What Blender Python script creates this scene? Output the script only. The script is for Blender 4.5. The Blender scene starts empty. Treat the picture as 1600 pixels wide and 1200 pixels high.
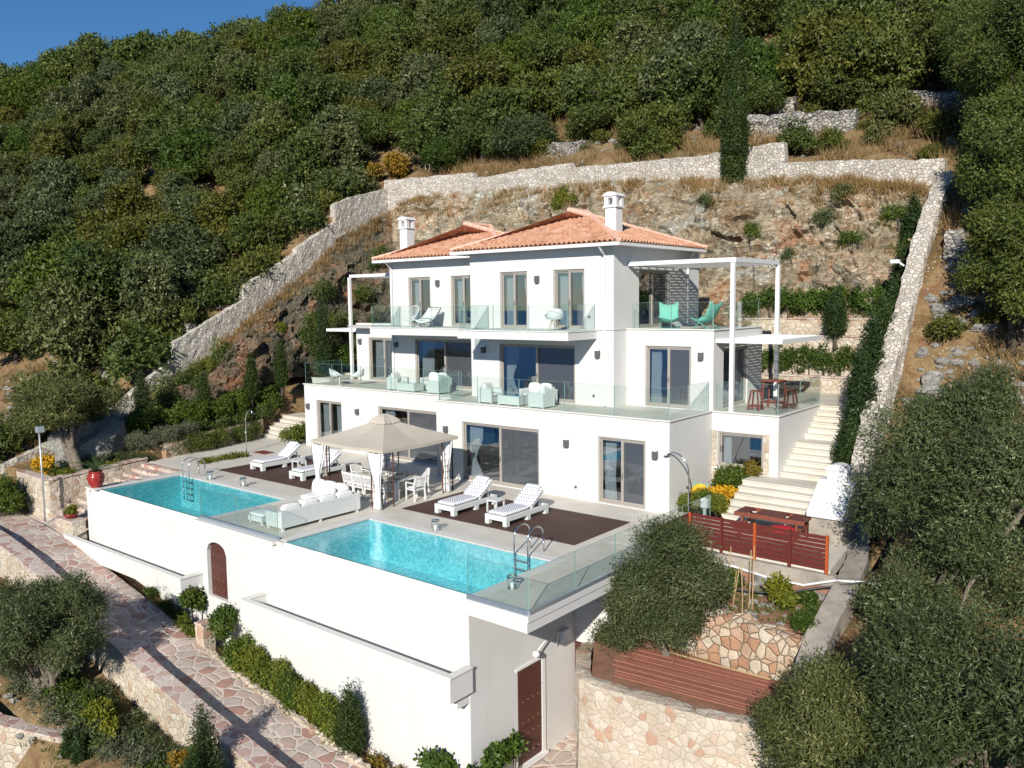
import bpy, math, random
import numpy as np
from mathutils import Vector, Matrix, noise as mnoise

sc = bpy.context.scene
COL = sc.collection
rad = math.radians

# ------------------------------------------------------------------ camera
CAM = (21.345, -14.980, 7.310)
YAW, PITCH, ROLL, FPX = rad(39.1795), rad(5.6236), rad(-0.6947), 1295.89
cd = bpy.data.cameras.new("camera")
cam = bpy.data.objects.new("camera", cd)
COL.objects.link(cam)
sc.camera = cam
F = Vector((-math.sin(YAW) * math.cos(PITCH), math.cos(YAW) * math.cos(PITCH), -math.sin(PITCH)))
r0 = Vector((math.cos(YAW), math.sin(YAW), 0.0))
u0 = r0.cross(F)
RV = r0 * math.cos(ROLL) + u0 * math.sin(ROLL)
UV = -r0 * math.sin(ROLL) + u0 * math.cos(ROLL)
cam.matrix_world = Matrix(((RV.x, UV.x, -F.x, CAM[0]), (RV.y, UV.y, -F.y, CAM[1]), (RV.z, UV.z, -F.z, CAM[2]), (0, 0, 0, 1)))
cd.sensor_width = 36.0
cd.sensor_fit = 'HORIZONTAL'
cd.lens = FPX / 1600 * 36.0
cd.clip_start = 0.1
cd.clip_end = 20000

# ------------------------------------------------------------------ world, sun, exposure
LDIR = Vector((-0.45, 1.0, -0.53)).normalized()          # the way the light travels
w = bpy.data.worlds.new("World")
sc.world = w
w.use_nodes = True
wn = w.node_tree.nodes
sky = wn.new('ShaderNodeTexSky')
sky.sky_type = 'NISHITA'
sky.sun_disc = False
sky.sun_elevation = math.asin(-LDIR.z)
sky.sun_rotation = math.atan2(-LDIR.x, -LDIR.y)
sky.altitude = 300
sky.air_density = 1.0
sky.dust_density = 0.0
sky.ozone_density = 6.0
bg = wn['Background']
bg.inputs['Strength'].default_value = 0.08
hs = wn.new('ShaderNodeHueSaturation')
hs.inputs['Saturation'].default_value = 1.12
w.node_tree.links.new(sky.outputs[0], hs.inputs['Color'])
w.node_tree.links.new(hs.outputs[0], bg.inputs['Color'])
sd = bpy.data.lights.new("sun", 'SUN')
sd.energy = 4.9
sd.angle = rad(0.5)
sd.color = (1.0, 0.945, 0.85)
sun = bpy.data.objects.new("sun", sd)
COL.objects.link(sun)
sun.rotation_euler = LDIR.to_track_quat('-Z', 'Y').to_euler()
sun.location = (30, -60, 60)
sc.view_settings.view_transform = 'Standard'
sc.view_settings.look = 'None'
sc.view_settings.gamma = 1
sc.view_settings.exposure = 0.29
sc.render.engine = 'CYCLES'
sc.cycles.max_bounces = 8
sc.cycles.transparent_max_bounces = 16
sc.cycles.diffuse_bounces = 3
sc.cycles.glossy_bounces = 3
sc.cycles.use_denoising = True
sc.cycles.caustics_reflective = False
sc.cycles.caustics_refractive = False

# ------------------------------------------------------------------ scene helpers
def tag(o, label=None, cat=None, group=None, kind=None):
    if label: o['label'] = label
    if cat: o['category'] = cat
    if group: o['group'] = group
    if kind: o['kind'] = kind
    return o

def empty(name, loc, label, cat, group=None, rz=0.0):
    o = bpy.data.objects.new(name, None)
    COL.objects.link(o)
    o.location = loc
    o.rotation_euler = (0, 0, rz)
    o.empty_display_size = 0.2
    return tag(o, label, cat, group)

def copy_tree(src, loc=None, rz=None, label=None, group=None, scale=None):
    c = src.copy()
    COL.objects.link(c)
    if loc is not None: c.location = loc
    if rz is not None: c.rotation_euler = (0, 0, rz)
    if scale is not None: c.scale = (scale, scale, scale)
    if label: c['label'] = label
    if group: c['group'] = group
    for ch in list(src.children):
        d = ch.copy(); COL.objects.link(d); d.parent = c
        for g in list(ch.children):
            e = g.copy(); COL.objects.link(e); e.parent = d
    return c

def worldloc(o):
    p = Vector((0, 0, 0))
    while o is not None:
        p += o.location
        o = o.parent
    return p

class MB:
    def __init__(self):
        self.v, self.f, self.m = [], [], []
    def poly(self, pts, m=0):
        n = len(self.v)
        self.v += [tuple(p) for p in pts]
        self.f.append(tuple(range(n, n + len(pts))))
        self.m.append(m)
    def hexa(self, c, m=0):
        n = len(self.v)
        self.v += [tuple(p) for p in c]
        for q in ((0, 3, 2, 1), (4, 5, 6, 7), (0, 1, 5, 4), (1, 2, 6, 5), (2, 3, 7, 6), (3, 0, 4, 7)):
            self.f.append(tuple(n + i for i in q)); self.m.append(m)
    def box(self, x0, y0, z0, x1, y1, z1, m=0):
        self.hexa([(x0, y0, z0), (x1, y0, z0), (x1, y1, z0), (x0, y1, z0), (x0, y0, z1), (x1, y0, z1), (x1, y1, z1), (x0, y1, z1)], m)
    def obox(self, c, s, R, m=0):
        c = Vector(c); h = [x / 2 for x in s]
        self.hexa([c + R @ Vector((a * h[0], b * h[1], d * h[2])) for d in (-1, 1) for a, b in ((-1, -1), (1, -1), (1, 1), (-1, 1))], m)
    def bar(self, a, b, wd, th, m=0, up=(0, 0, 1)):
        a, b = Vector(a), Vector(b); d = b - a; L = d.length; d.normalize()
        s = d.cross(Vector(up))
        if s.length < 1e-4: s = d.cross(Vector((0, 1, 0)))
        s.normalize(); t = s.cross(d)
        R = Matrix((s, d, t)).transposed()
        self.obox((a + b) / 2, (wd, L, th), R, m)
    def tube(self, pts, r, n=8, m=0, cap=True):
        pts = [Vector(p) for p in pts]
        rs = r if isinstance(r, (list, tuple)) else [r] * len(pts)
        base = len(self.v)
        prev = None
        for i, p in enumerate(pts):
            d = (pts[min(i + 1, len(pts) - 1)] - pts[max(i - 1, 0)]).normalized()
            if prev is None:
                s = d.orthogonal().normalized()
            else:
                s = (prev - d * prev.dot(d))
                s = s.normalized() if s.length > 1e-5 else d.orthogonal().normalized()
            prev = s
            t = d.cross(s)
            for k in range(n):
                a = 2 * math.pi * k / n
                self.v.append(tuple(p + (s * math.cos(a) + t * math.sin(a)) * rs[i]))
        for i in range(len(pts) - 1):
            for k in range(n):
                self.f.append((base + i * n + k, base + i * n + (k + 1) % n, base + (i + 1) * n + (k + 1) % n, base + (i + 1) * n + k)); self.m.append(m)
        if cap:
            self.f.append(tuple(base + k for k in range(n))[::-1]); self.m.append(m)
            e = base + (len(pts) - 1) * n
            self.f.append(tuple(e + k for k in range(n))); self.m.append(m)
    def lathe(self, prof, c=(0, 0, 0), n=24, m=0):
        base = len(self.v)
        for r, z in prof:
            for k in range(n):
                a = 2 * math.pi * k / n
                self.v.append((c[0] + r * math.cos(a), c[1] + r * math.sin(a), c[2] + z))
        for i in range(len(prof) - 1):
            for k in range(n):
                self.f.append((base + i * n + k, base + i * n + (k + 1) % n, base + (i + 1) * n + (k + 1) % n, base + (i + 1) * n + k)); self.m.append(m)
    def prism(self, poly, z0, z1, m=0):
        n = len(poly)
        lo = [(p[0], p[1], z0 if not callable(z0) else z0(*p)) for p in poly]
        hi = [(p[0], p[1], z1 if not callable(z1) else z1(*p)) for p in poly]
        self.poly(lo[::-1], m); self.poly(hi, m)
        for i in range(n):
            j = (i + 1) % n
            self.poly([lo[i], lo[j], hi[j], hi[i]], m)
    def extrude(self, poly, vec, m=0):
        vec = Vector(vec); a = [Vector(p) for p in poly]; b = [p + vec for p in a]; n = len(a)
        self.poly(a[::-1], m); self.poly(b, m)
        for i in range(n):
            j = (i + 1) % n
            self.poly([a[i], a[j], b[j], b[i]], m)
    def grid(self, pts, nu, nv, m=0, closed=False):
        base = len(self.v)
        self.v += [tuple(p) for p in pts]
        for i in range(nu - 1):
            for j in range(nv - 1 if not closed else nv):
                k = (j + 1) % nv
                self.f.append((base + i * nv + j, base + i * nv + k, base + (i + 1) * nv + k, base + (i + 1) * nv + j)); self.m.append(m)
    def build(self, name, mats, parent=None, smooth=False, bevel=0.0, subsurf=0, weld=False):
        if not isinstance(mats, (list, tuple)): mats = [mats]
        off = worldloc(parent) if parent is not None else Vector((0, 0, 0))
        me = bpy.data.meshes.new(name)
        me.from_pydata([(p[0] - off.x, p[1] - off.y, p[2] - off.z) for p in self.v], [], self.f)
        for mm in mats: me.materials.append(mm)
        me.polygons.foreach_set('material_index', self.m)
        if smooth: me.polygons.foreach_set('use_smooth', [True] * len(self.f))
        if weld or bevel:
            import bmesh
            b = bmesh.new(); b.from_mesh(me)
            bmesh.ops.remove_doubles(b, verts=b.verts, dist=1e-4)
            bmesh.ops.recalc_face_normals(b, faces=b.faces)
            b.to_mesh(me); b.free()
        me.update()
        o = bpy.data.objects.new(name, me)
        COL.objects.link(o)
        if parent is not None: o.parent = parent
        if bevel:
            md = o.modifiers.new('bevel', 'BEVEL'); md.width = bevel; md.segments = 2; md.limit_method = 'ANGLE'; md.angle_limit = rad(40)
        if subsurf:
            md = o.modifiers.new('sub', 'SUBSURF'); md.levels = subsurf; md.render_levels = subsurf
        return o

def cushion(mb, c, s, R=None, m=0, puff=0.5):
    """a soft padded block: a superellipsoid"""
    R = R or Matrix.Identity(3)
    c = Vector(c)
    nu, nv = 10, 20
    def sp(a, e): return math.copysign(abs(a) ** e, a)
    pts = []
    for i in range(nu):
        ph = -math.pi / 2 + math.pi * i / (nu - 1)
        for j in range(nv):
            th = 2 * math.pi * j / nv
            x = sp(math.cos(ph), puff) * sp(math.cos(th), 0.3)
            y = sp(math.cos(ph), puff) * sp(math.sin(th), 0.3)
            z = sp(math.sin(ph), 0.75)
            pts.append(c + R @ Vector((x * s[0] / 2, y * s[1] / 2, z * s[2] / 2)))
    mb.grid(pts, nu, nv, m, closed=True)

# ------------------------------------------------------------------ materials
def newmat(name):
    m = bpy.data.materials.new(name)
    m.use_nodes = True
    nt = m.node_tree
    return m, nt, nt.nodes, nt.links, nt.nodes['Principled BSDF']

def _pos(nt, scale=(1, 1, 1), rot=(0, 0, 0), obj=False):
    if obj:
        g = nt.nodes.new('ShaderNodeTexCoord'); out = g.outputs['Object']
    else:
        g = nt.nodes.new('ShaderNodeNewGeometry'); out = g.outputs['Position']
    mp = nt.nodes.new('ShaderNodeMapping')
    mp.inputs['Scale'].default_value = scale
    mp.inputs['Rotation'].default_value = rot
    nt.links.new(out, mp.inputs['Vector'])
    return mp.outputs['Vector']

def _noise(nt, vec, scale, detail=6, rough=0.6, dist=0.0):
    n = nt.nodes.new('ShaderNodeTexNoise')
    n.inputs['Scale'].default_value = scale
    n.inputs['Detail'].default_value = detail
    n.inputs['Roughness'].default_value = rough
    n.inputs['Distortion'].default_value = dist
    nt.links.new(vec, n.inputs['Vector'])
    return n.outputs['Fac']

def _ramp(nt, fac, stops, interp='LINEAR'):
    r = nt.nodes.new('ShaderNodeValToRGB')
    r.color_ramp.interpolation = interp
    e = r.color_ramp.elements
    while len(e) < len(stops): e.new(0.5)
    for k, (p, c) in enumerate(stops):
        e[k].position = p
        e[k].color = (c[0], c[1], c[2], 1) if not isinstance(c, (int, float)) else (c, c, c, 1)
    nt.links.new(fac, r.inputs['Fac'])
    return r.outputs['Color']

def _mix(nt, fac, a, b, mode='MIX'):
    n = nt.nodes.new('ShaderNodeMix')
    n.data_type = 'RGBA'; n.blend_type = mode
    for k, val in ((0, fac), (6, a), (7, b)):
        sock = n.inputs[k]
        if isinstance(val, (int, float)): sock.default_value = val if k == 0 else (val, val, val, 1)
        elif isinstance(val, tuple): sock.default_value = (*val, 1)
        else: nt.links.new(val, sock)
    return n.outputs[2]

def _bump(nt, bsdf, h, strength=0.3, dist=0.02):
    b = nt.nodes.new('ShaderNodeBump')
    b.inputs['Strength'].default_value = strength
    b.inputs['Distance'].default_value = dist
    nt.links.new(h, b.inputs['Height'])
    nt.links.new(b.outputs['Normal'], bsdf.inputs['Normal'])

def _voro(nt, vec, scale, feature='F1', rnd=1.0):
    n = nt.nodes.new('ShaderNodeTexVoronoi')
    n.feature = feature
    n.inputs['Scale'].default_value = scale
    n.inputs['Randomness'].default_value = rnd
    nt.links.new(vec, n.inputs['Vector'])
    return n

def plain(name, col, rough=0.6, metal=0.0, var=0.12, scale=6.0, bump=0.0, spec=0.4):
    m, nt, nd, lk, b = newmat(name)
    v = _pos(nt)
    n = _noise(nt, v, scale, 8, 0.65)
    c = _ramp(nt, n, [(0.25, tuple(x * (1 - var) for x in col)), (0.75, tuple(min(1, x * (1 + var)) for x in col))])
    lk.new(c, b.inputs['Base Color'])
    b.inputs['Roughness'].default_value = rough
    b.inputs['Metallic'].default_value = metal
    b.inputs['Specular IOR Level'].default_value = spec
    if bump: _bump(nt, b, _noise(nt, v, scale * 8, 4), bump, 0.01)
    return m

def plaster():
    m, nt, nd, lk, b = newmat('white_plaster')
    v = _pos(nt)
    n = _noise(nt, v, 0.5, 8, 0.7)
    c = _ramp(nt, n, [(0.3, (0.60, 0.59, 0.57)), (0.7, (0.645, 0.64, 0.62))])
    # faint rain streaks running down the render
    vs = _pos(nt, (2.2, 2.2, 0.12))
    s = _ramp(nt, _noise(nt, vs, 1.5, 5, 0.7), [(0.25, (0.94, 0.935, 0.925)), (0.45, (1, 1, 1))])
    c = _mix(nt, 1.0, c, s, 'MULTIPLY')
    lk.new(c, b.inputs['Base Color'])
    b.inputs['Roughness'].default_value = 0.85
    b.inputs['Specular IOR Level'].default_value = 0.2
    _bump(nt, b, _noise(nt, v, 60, 3), 0.12, 0.004)
    return m

def tiles(name, c1, c2, grout, sx, sy, mortar=0.006, rough=0.6):
    m, nt, nd, lk, b = newmat(name)
    v = _pos(nt)
    br = nd.new('ShaderNodeTexBrick')
    br.inputs['Color1'].default_value = (*c1, 1); br.inputs['Color2'].default_value = (*c2, 1)
    br.inputs['Mortar'].default_value = (*grout, 1)
    br.inputs['Scale'].default_value = 1.0
    br.inputs['Mortar Size'].default_value = mortar
    br.inputs['Brick Width'].default_value = sx; br.inputs['Row Height'].default_value = sy
    br.offset = 0.5
    lk.new(v, br.inputs['Vector'])
    n = _noise(nt, v, 0.9, 9, 0.7)
    st = _ramp(nt, n, [(0.25, (0.84, 0.82, 0.79)), (0.55, (1, 1, 1)), (0.8, (1.06, 1.05, 1.04))])
    n2 = _noise(nt, v, 14, 5, 0.7)
    st2 = _ramp(nt, n2, [(0.3, (0.93, 0.93, 0.92)), (0.7, (1.04, 1.04, 1.04))])
    c = _mix(nt, 1.0, br.outputs['Color'], st, 'MULTIPLY')
    c = _mix(nt, 1.0, c, st2, 'MULTIPLY')
    lk.new(c, b.inputs['Base Color'])
    b.inputs['Roughness'].default_value = rough
    b.inputs['Specular IOR Level'].default_value = 0.3
    _bump(nt, b, br.outputs['Fac'], -0.25, 0.004)
    return m

def masonry(name, scale, stones, mortar, edge=0.06, bump=0.8, squash=1.0, dirt=0.25):
    """irregular stones set in mortar"""
    m, nt, nd, lk, b = newmat(name)
    v0 = _pos(nt, (1, 1, squash))
    wob = nd.new('ShaderNodeTexNoise'); wob.inputs['Scale'].default_value = 2.5; wob.inputs['Detail'].default_value = 3
    lk.new(v0, wob.inputs['Vector'])
    ad = nd.new('ShaderNodeVectorMath'); ad.operation = 'MULTIPLY_ADD'
    lk.new(wob.outputs['Color'], ad.inputs[0]); ad.inputs[1].default_value = (0.12, 0.12, 0.12); lk.new(v0, ad.inputs[2])
    v = ad.outputs[0]
    cell = _voro(nt, v, scale, 'F1')
    de = _voro(nt, v, scale, 'DISTANCE_TO_EDGE')
    sep = nd.new('ShaderNodeSeparateColor'); lk.new(cell.outputs['Color'], sep.inputs[0])
    n = len(stones)
    col = _ramp(nt, sep.outputs[0], [(i / n, s) for i, s in enumerate(stones)], 'CONSTANT')
    col = _mix(nt, 1.0, col, _ramp(nt, _noise(nt, v, scale * 4, 6, 0.7), [(0.25, (0.74, 0.72, 0.70)), (0.75, (1.12, 1.11, 1.1))]), 'MULTIPLY')
    e = _ramp(nt, de.outputs['Distance'], [(edge * 0.5, 0.0), (edge, 1.0)])
    col = _mix(nt, e, mortar, col)
    d = _ramp(nt, _noise(nt, v0, 0.55, 7, 0.7), [(0.3, (1 - dirt, 1 - dirt, 1 - dirt * 1.1)), (0.6, (1, 1, 1))])
    col = _mix(nt, 1.0, col, d, 'MULTIPLY')
    lk.new(col, b.inputs['Base Color'])
    b.inputs['Roughness'].default_value = 0.9
    b.inputs['Specular IOR Level'].default_value = 0.15
    h = _ramp(nt, de.outputs['Distance'], [(0.0, 0.0), (edge * 1.6, 0.8), (0.4, 1.0)])
    hh = _mix(nt, 0.25, h, _noise(nt, v, scale * 7, 5, 0.7))
    _bump(nt, b, hh, bump, 0.05)
    return m

def rockmat(name, cols, bump=1.0, scale=0.5, strat=1.0, pale=None):
    m, nt, nd, lk, b = newmat(name)
    v = _pos(nt)
    big = _noise(nt, v, scale * 0.8, 10, 0.72, 0.8)
    col = _ramp(nt, big, [(0.30 + 0.40 * i / (len(cols) - 1), c) for i, c in enumerate(cols)])
    vs = _pos(nt, (1, 1, 1.7 * strat), (0.35, 0.2, 0))
    if pale:
        pn = _noise(nt, _pos(nt, (1, 1, 0.8)), 0.33, 9, 0.62, 0.7)
        pf = _ramp(nt, pn, [(0.55, 0.0), (0.62, 1.0)])
        pc = _ramp(nt, _noise(nt, vs, 4.0, 9, 0.75, 1.0), [(0.3, (0.16, 0.15, 0.13)), (0.5, pale), (0.7, tuple(min(1, x * 1.35) for x in pale))])
        col = _mix(nt, pf, col, pc)
    fine = _noise(nt, v, scale * 9, 10, 0.8)
    col = _mix(nt, 1.0, col, _ramp(nt, fine, [(0.30, (0.40, 0.38, 0.36)), (0.60, (1.18, 1.17, 1.15))]), 'MULTIPLY')
    h1 = _noise(nt, vs, 2.6, 12, 0.78, 0.9)
    dk = _ramp(nt, h1, [(0.30, (0.35, 0.33, 0.31)), (0.46, (1, 1, 1))])
    col = _mix(nt, 0.75, col, dk, 'MULTIPLY')
    rv = _pos(nt, (1, 1, 1.9 * strat), (0.2, 0.3, 0))
    rc = _voro(nt, rv, 3.4, 'F1'); re = _voro(nt, rv, 3.4, 'DISTANCE_TO_EDGE')
    sep = nd.new('ShaderNodeSeparateColor'); lk.new(rc.outputs['Color'], sep.inputs[0])
    frag = _mix(nt, 1.0, _ramp(nt, sep.outputs[0], [(0.62, 0.0), (0.68, 1.0)]), _ramp(nt, re.outputs['Distance'], [(0.04, 0.0), (0.10, 1.0)]), 'MULTIPLY')
    zone = _ramp(nt, _noise(nt, v, 0.6, 5, 0.7), [(0.40, 0.0), (0.55, 1.0)])
    frag = _mix(nt, 1.0, frag, zone, 'MULTIPLY')
    fc = _mix(nt, 1.0, col, (1.75, 1.75, 1.7), 'MULTIPLY')
    fc = _mix(nt, 0.45, fc, (pale or (0.2, 0.19, 0.16)))
    col = _mix(nt, frag, col, fc)
    lk.new(col, b.inputs['Base Color'])
    b.inputs['Roughness'].default_value = 0.95
    b.inputs['Specular IOR Level'].default_value = 0.1
    _bump(nt, b, _mix(nt, 0.35, h1, frag), bump, 0.25)
    return m

def groundmat():
    m, nt, nd, lk, b = newmat('hill_soil')
    v = _pos(nt)
    c = _ramp(nt, _noise(nt, v, 0.35, 10, 0.72, 0.5), [(0.30, (0.055, 0.050, 0.022)), (0.42, (0.17, 0.11, 0.055)), (0.52, (0.28, 0.20, 0.105)), (0.62, (0.20, 0.105, 0.06)), (0.72, (0.30, 0.25, 0.17))])
    c = _mix(nt, 1.0, c, _ramp(nt, _noise(nt, v, 6, 9, 0.8), [(0.3, (0.5, 0.48, 0.45)), (0.65, (1.15, 1.13, 1.1))]), 'MULTIPLY')
    st = _voro(nt, v, 5.0, 'F1')
    pk = _ramp(nt, st.outputs['Distance'], [(0.16, 1.0), (0.22, 0.0)])
    pm = _ramp(nt, _noise(nt, v, 0.8, 4), [(0.5, 0.0), (0.6, 1.0)])
    f = _mix(nt, 1.0, pk, pm, 'MULTIPLY')
    c = _mix(nt, f, c, (0.42, 0.40, 0.35))
    lk.new(c, b.inputs['Base Color'])
    b.inputs['Roughness'].default_value = 0.95
    b.inputs['Specular IOR Level'].default_value = 0.1
    _bump(nt, b, _mix(nt, 0.3, _noise(nt, v, 5, 10, 0.75), pk), 0.8, 0.08)
    return m

def leafmat(name, c1, c2, c3=None, rough=0.55, trans=0.22):
    """leaf colour varies leaf by leaf (face attribute) and plant by plant"""
    m, nt, nd, lk, b = newmat(name)
    at = nd.new('ShaderNodeAttribute'); at.attribute_name = 'tone'; at.attribute_type = 'GEOMETRY'
    oi = nd.new('ShaderNodeObjectInfo')
    stops = [(0.1, c1), (0.75, c2)]
    if c3: stops.append((0.97, c3))
    c = _ramp(nt, at.outputs['Fac'], stops)
    tint = _ramp(nt, oi.outputs['Random'], [(0.0, (0.66, 0.78, 0.72)), (0.3, (1.0, 1.0, 1.0)), (0.55, (1.20, 1.08, 0.78)), (0.8, (0.82, 0.95, 0.98)), (1.0, (1.25, 1.16, 1.0))])
    c = _mix(nt, 0.9, c, tint, 'MULTIPLY')
    lk.new(c, b.inputs['Base Color'])
    b.inputs['Roughness'].default_value = rough
    b.inputs['Specular IOR Level'].default_value = 0.35
    tr = nd.new('ShaderNodeBsdfTranslucent'); lk.new(c, tr.inputs['Color'])
    mx = nd.new('ShaderNodeMixShader'); mx.inputs[0].default_value = trans
    lk.new(b.outputs[0], mx.inputs[1]); lk.new(tr.outputs[0], mx.inputs[2])
    lk.new(mx.outputs[0], nd['Material Output'].inputs['Surface'])
    return m

def _schlick(nt, r0, gain=1.0, normal=None):
    """reflectance of a thin sheet, the same from both sides"""
    lw = nt.nodes.new('ShaderNodeLayerWeight'); lw.inputs['Blend'].default_value = 0.5
    if normal is not None: nt.links.new(normal, lw.inputs['Normal'])
    pw = nt.nodes.new('ShaderNodeMath'); pw.operation = 'POWER'; pw.inputs[1].default_value = 4.0
    nt.links.new(lw.outputs['Facing'], pw.inputs[0])
    ma = nt.nodes.new('ShaderNodeMath'); ma.operation = 'MULTIPLY_ADD'; ma.use_clamp = True
    nt.links.new(pw.outputs[0], ma.inputs[0]); ma.inputs[1].default_value = (1 - r0) * gain; ma.inputs[2].default_value = r0
    return ma.outputs[0]

def glassmat(name, tint, refl, rough=0.0, gain=1.0):
    """thin sheet of glass: clear tinted pass-through plus mirror reflection growing at grazing angles"""
    m, nt, nd, lk, b = newmat(name)
    nd.remove(b)
    t = nd.new('ShaderNodeBsdfTransparent'); t.inputs[0].default_value = (*tint, 1)
    g = nd.new('ShaderNodeBsdfGlossy'); g.inputs['Roughness'].default_value = rough; g.inputs['Color'].default_value = (0.9, 0.95, 1, 1)
    mx = nd.new('ShaderNodeMixShader')
    lk.new(_schlick(nt, refl, gain), mx.inputs[0]); lk.new(t.outputs[0], mx.inputs[1]); lk.new(g.outputs[0], mx.inputs[2])
    lk.new(mx.outputs[0], nd['Material Output'].inputs['Surface'])
    return m

def watermat():
    m, nt, nd, lk, b = newmat('pool_water')
    nd.remove(b)
    v = _pos(nt)
    t = nd.new('ShaderNodeBsdfTransparent'); t.inputs[0].default_value = (0.70, 0.96, 0.98, 1)
    g = nd.new('ShaderNodeBsdfGlossy'); g.inputs['Roughness'].default_value = 0.02
    bp = nd.new('ShaderNodeBump'); bp.inputs['Strength'].default_value = 0.3; bp.inputs['Distance'].default_value = 0.04
    h = _mix(nt, 0.4, _noise(nt, v, 3.0, 3, 0.5, 0.8), _noise(nt, v, 9.0, 3, 0.5, 0.5))
    lk.new(h, bp.inputs['Height'])
    lk.new(bp.outputs[0], g.inputs['Normal'])
    mx = nd.new('ShaderNodeMixShader')
    lk.new(_schlick(nt, 0.02, 1.0, bp.outputs[0]), mx.inputs[0]); lk.new(t.outputs[0], mx.inputs[1]); lk.new(g.outputs[0], mx.inputs[2])
    lk.new(mx.outputs[0], nd['Material Output'].inputs['Surface'])
    return m

def screenmat():
    m, nt, nd, lk, b = newmat('insect_screen')
    b.inputs['Base Color'].default_value = (0.115, 0.125, 0.145, 1); b.inputs['Roughness'].default_value = 0.6
    t = nd.new('ShaderNodeBsdfTransparent')
    mx = nd.new('ShaderNodeMixShader'); mx.inputs[0].default_value = 0.46
    lk.new(t.outputs[0], mx.inputs[1]); lk.new(b.outputs[0], mx.inputs[2])
    lk.new(mx.outputs[0], nd['Material Output'].inputs['Surface'])
    return m

def dappled_pooltile(name, a, b_, c_, scale=14.0):  # cell and noise mottle paints dappled water light into the tile colour
    m, nt, nd, lk, b = newmat(name)
    v = _pos(nt)
    ce = _voro(nt, v, scale, 'F1', 0.6)
    sep = nd.new('ShaderNodeSeparateColor'); lk.new(ce.outputs['Color'], sep.inputs[0])
    c = _ramp(nt, sep.outputs[1], [(0.0, a), (0.5, b_), (1.0, c_)])
    n = _noise(nt, v, 2.2, 6, 0.65, 1.2)
    c = _mix(nt, 1.0, c, _ramp(nt, n, [(0.3, (0.88, 0.94, 0.95)), (0.7, (1.10, 1.05, 1.04))]), 'MULTIPLY')
    lk.new(c, b.inputs['Base Color'])
    b.inputs['Roughness'].default_value = 0.4
    return m

def woodmat(name, c1, c2, scale=(1.2, 14, 14), rough=0.5):
    m, nt, nd, lk, b = newmat(name)
    v = _pos(nt, scale)
    n = _noise(nt, v, 2.0, 8, 0.65, 1.5)
    c = _ramp(nt, n, [(0.3, c1), (0.7, c2)])
    lk.new(c, b.inputs['Base Color'])
    b.inputs['Roughness'].default_value = rough
    _bump(nt, b, n, 0.2, 0.01)
    return m

def matmat():
    """dark brown slatted mat: fine boards along the facade"""
    m, nt, nd, lk, b = newmat('brown_mat')
    v = _pos(nt)
    wv = nd.new('ShaderNodeTexWave'); wv.wave_type = 'BANDS'; wv.bands_direction = 'Y'
    wv.inputs['Scale'].default_value = 4.2; wv.inputs['Distortion'].default_value = 0.2
    lk.new(v, wv.inputs['Vector'])
    n = _noise(nt, v, 1.3, 8, 0.7)
    c = _ramp(nt, n, [(0.25, (0.052, 0.024, 0.019)), (0.75, (0.098, 0.046, 0.035))])
    c = _mix(nt, 0.5, c, _ramp(nt, wv.outputs['Fac'], [(0.0, (0.5, 0.5, 0.5)), (0.2, (1.05, 1.05, 1.05))]), 'MULTIPLY')
    lk.new(c, b.inputs['Base Color'])
    b.inputs['Roughness'].default_value = 0.75
    _bump(nt, b, wv.outputs['Fac'], 0.4, 0.008)
    return m

def spotfabric():
    """white cotton printed with a grey lattice of dots"""
    m, nt, nd, lk, b = newmat('dotted_fabric')
    v = _pos(nt, (1, 1, 1), (0, 0, 0.785), obj=True)
    ce = _voro(nt, v, 13.0, 'F1', 0.0)
    c = _ramp(nt, ce.outputs['Distance'], [(0.32, (0.20, 0.21, 0.30)), (0.43, (0.74, 0.74, 0.75))])
    lk.new(c, b.inputs['Base Color'])
    b.inputs['Roughness'].default_value = 0.9
    b.inputs['Specular IOR Level'].default_value = 0.1
    return m

def wicker(name, col):
    m, nt, nd, lk, b = newmat(name)
    v = _pos(nt, obj=True)
    ck = nd.new('ShaderNodeTexChecker'); ck.inputs['Scale'].default_value = 60
    lk.new(v, ck.inputs['Vector'])
    n = _noise(nt, v, 5, 5)
    c = _ramp(nt, n, [(0.3, tuple(x * 0.92 for x in col)), (0.7, col)])
    c = _mix(nt, 0.35, c, _ramp(nt, ck.outputs['Fac'], [(0, (0.8, 0.8, 0.8)), (1, (1, 1, 1))]), 'MULTIPLY')
    lk.new(c, b.inputs['Base Color'])
    b.inputs['Roughness'].default_value = 0.7
    _bump(nt, b, ck.outputs['Fac'], 0.3, 0.004)
    return m

def rooftile():
    m, nt, nd, lk, b = newmat('terracotta_tile')
    v = _pos(nt, (4.5, 4.5, 6.0))
    ce = _voro(nt, v, 1.0, 'F1', 0.9)
    sep = nd.new('ShaderNodeSeparateColor'); lk.new(ce.outputs['Color'], sep.inputs[0])
    c = _ramp(nt, sep.outputs[0], [(0.0, (0.50, 0.235, 0.135)), (0.35, (0.58, 0.305, 0.185)), (0.7, (0.63, 0.345, 0.22)), (0.95, (0.68, 0.42, 0.29))])
    n = _noise(nt, _pos(nt), 1.1, 8, 0.7)
    c = _mix(nt, 1.0, c, _ramp(nt, n, [(0.3, (0.78, 0.76, 0.74)), (0.6, (1.02, 1.02, 1.02))]), 'MULTIPLY')
    lk.new(c, b.inputs['Base Color'])
    b.inputs['Roughness'].default_value = 0.85
    return m

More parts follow.
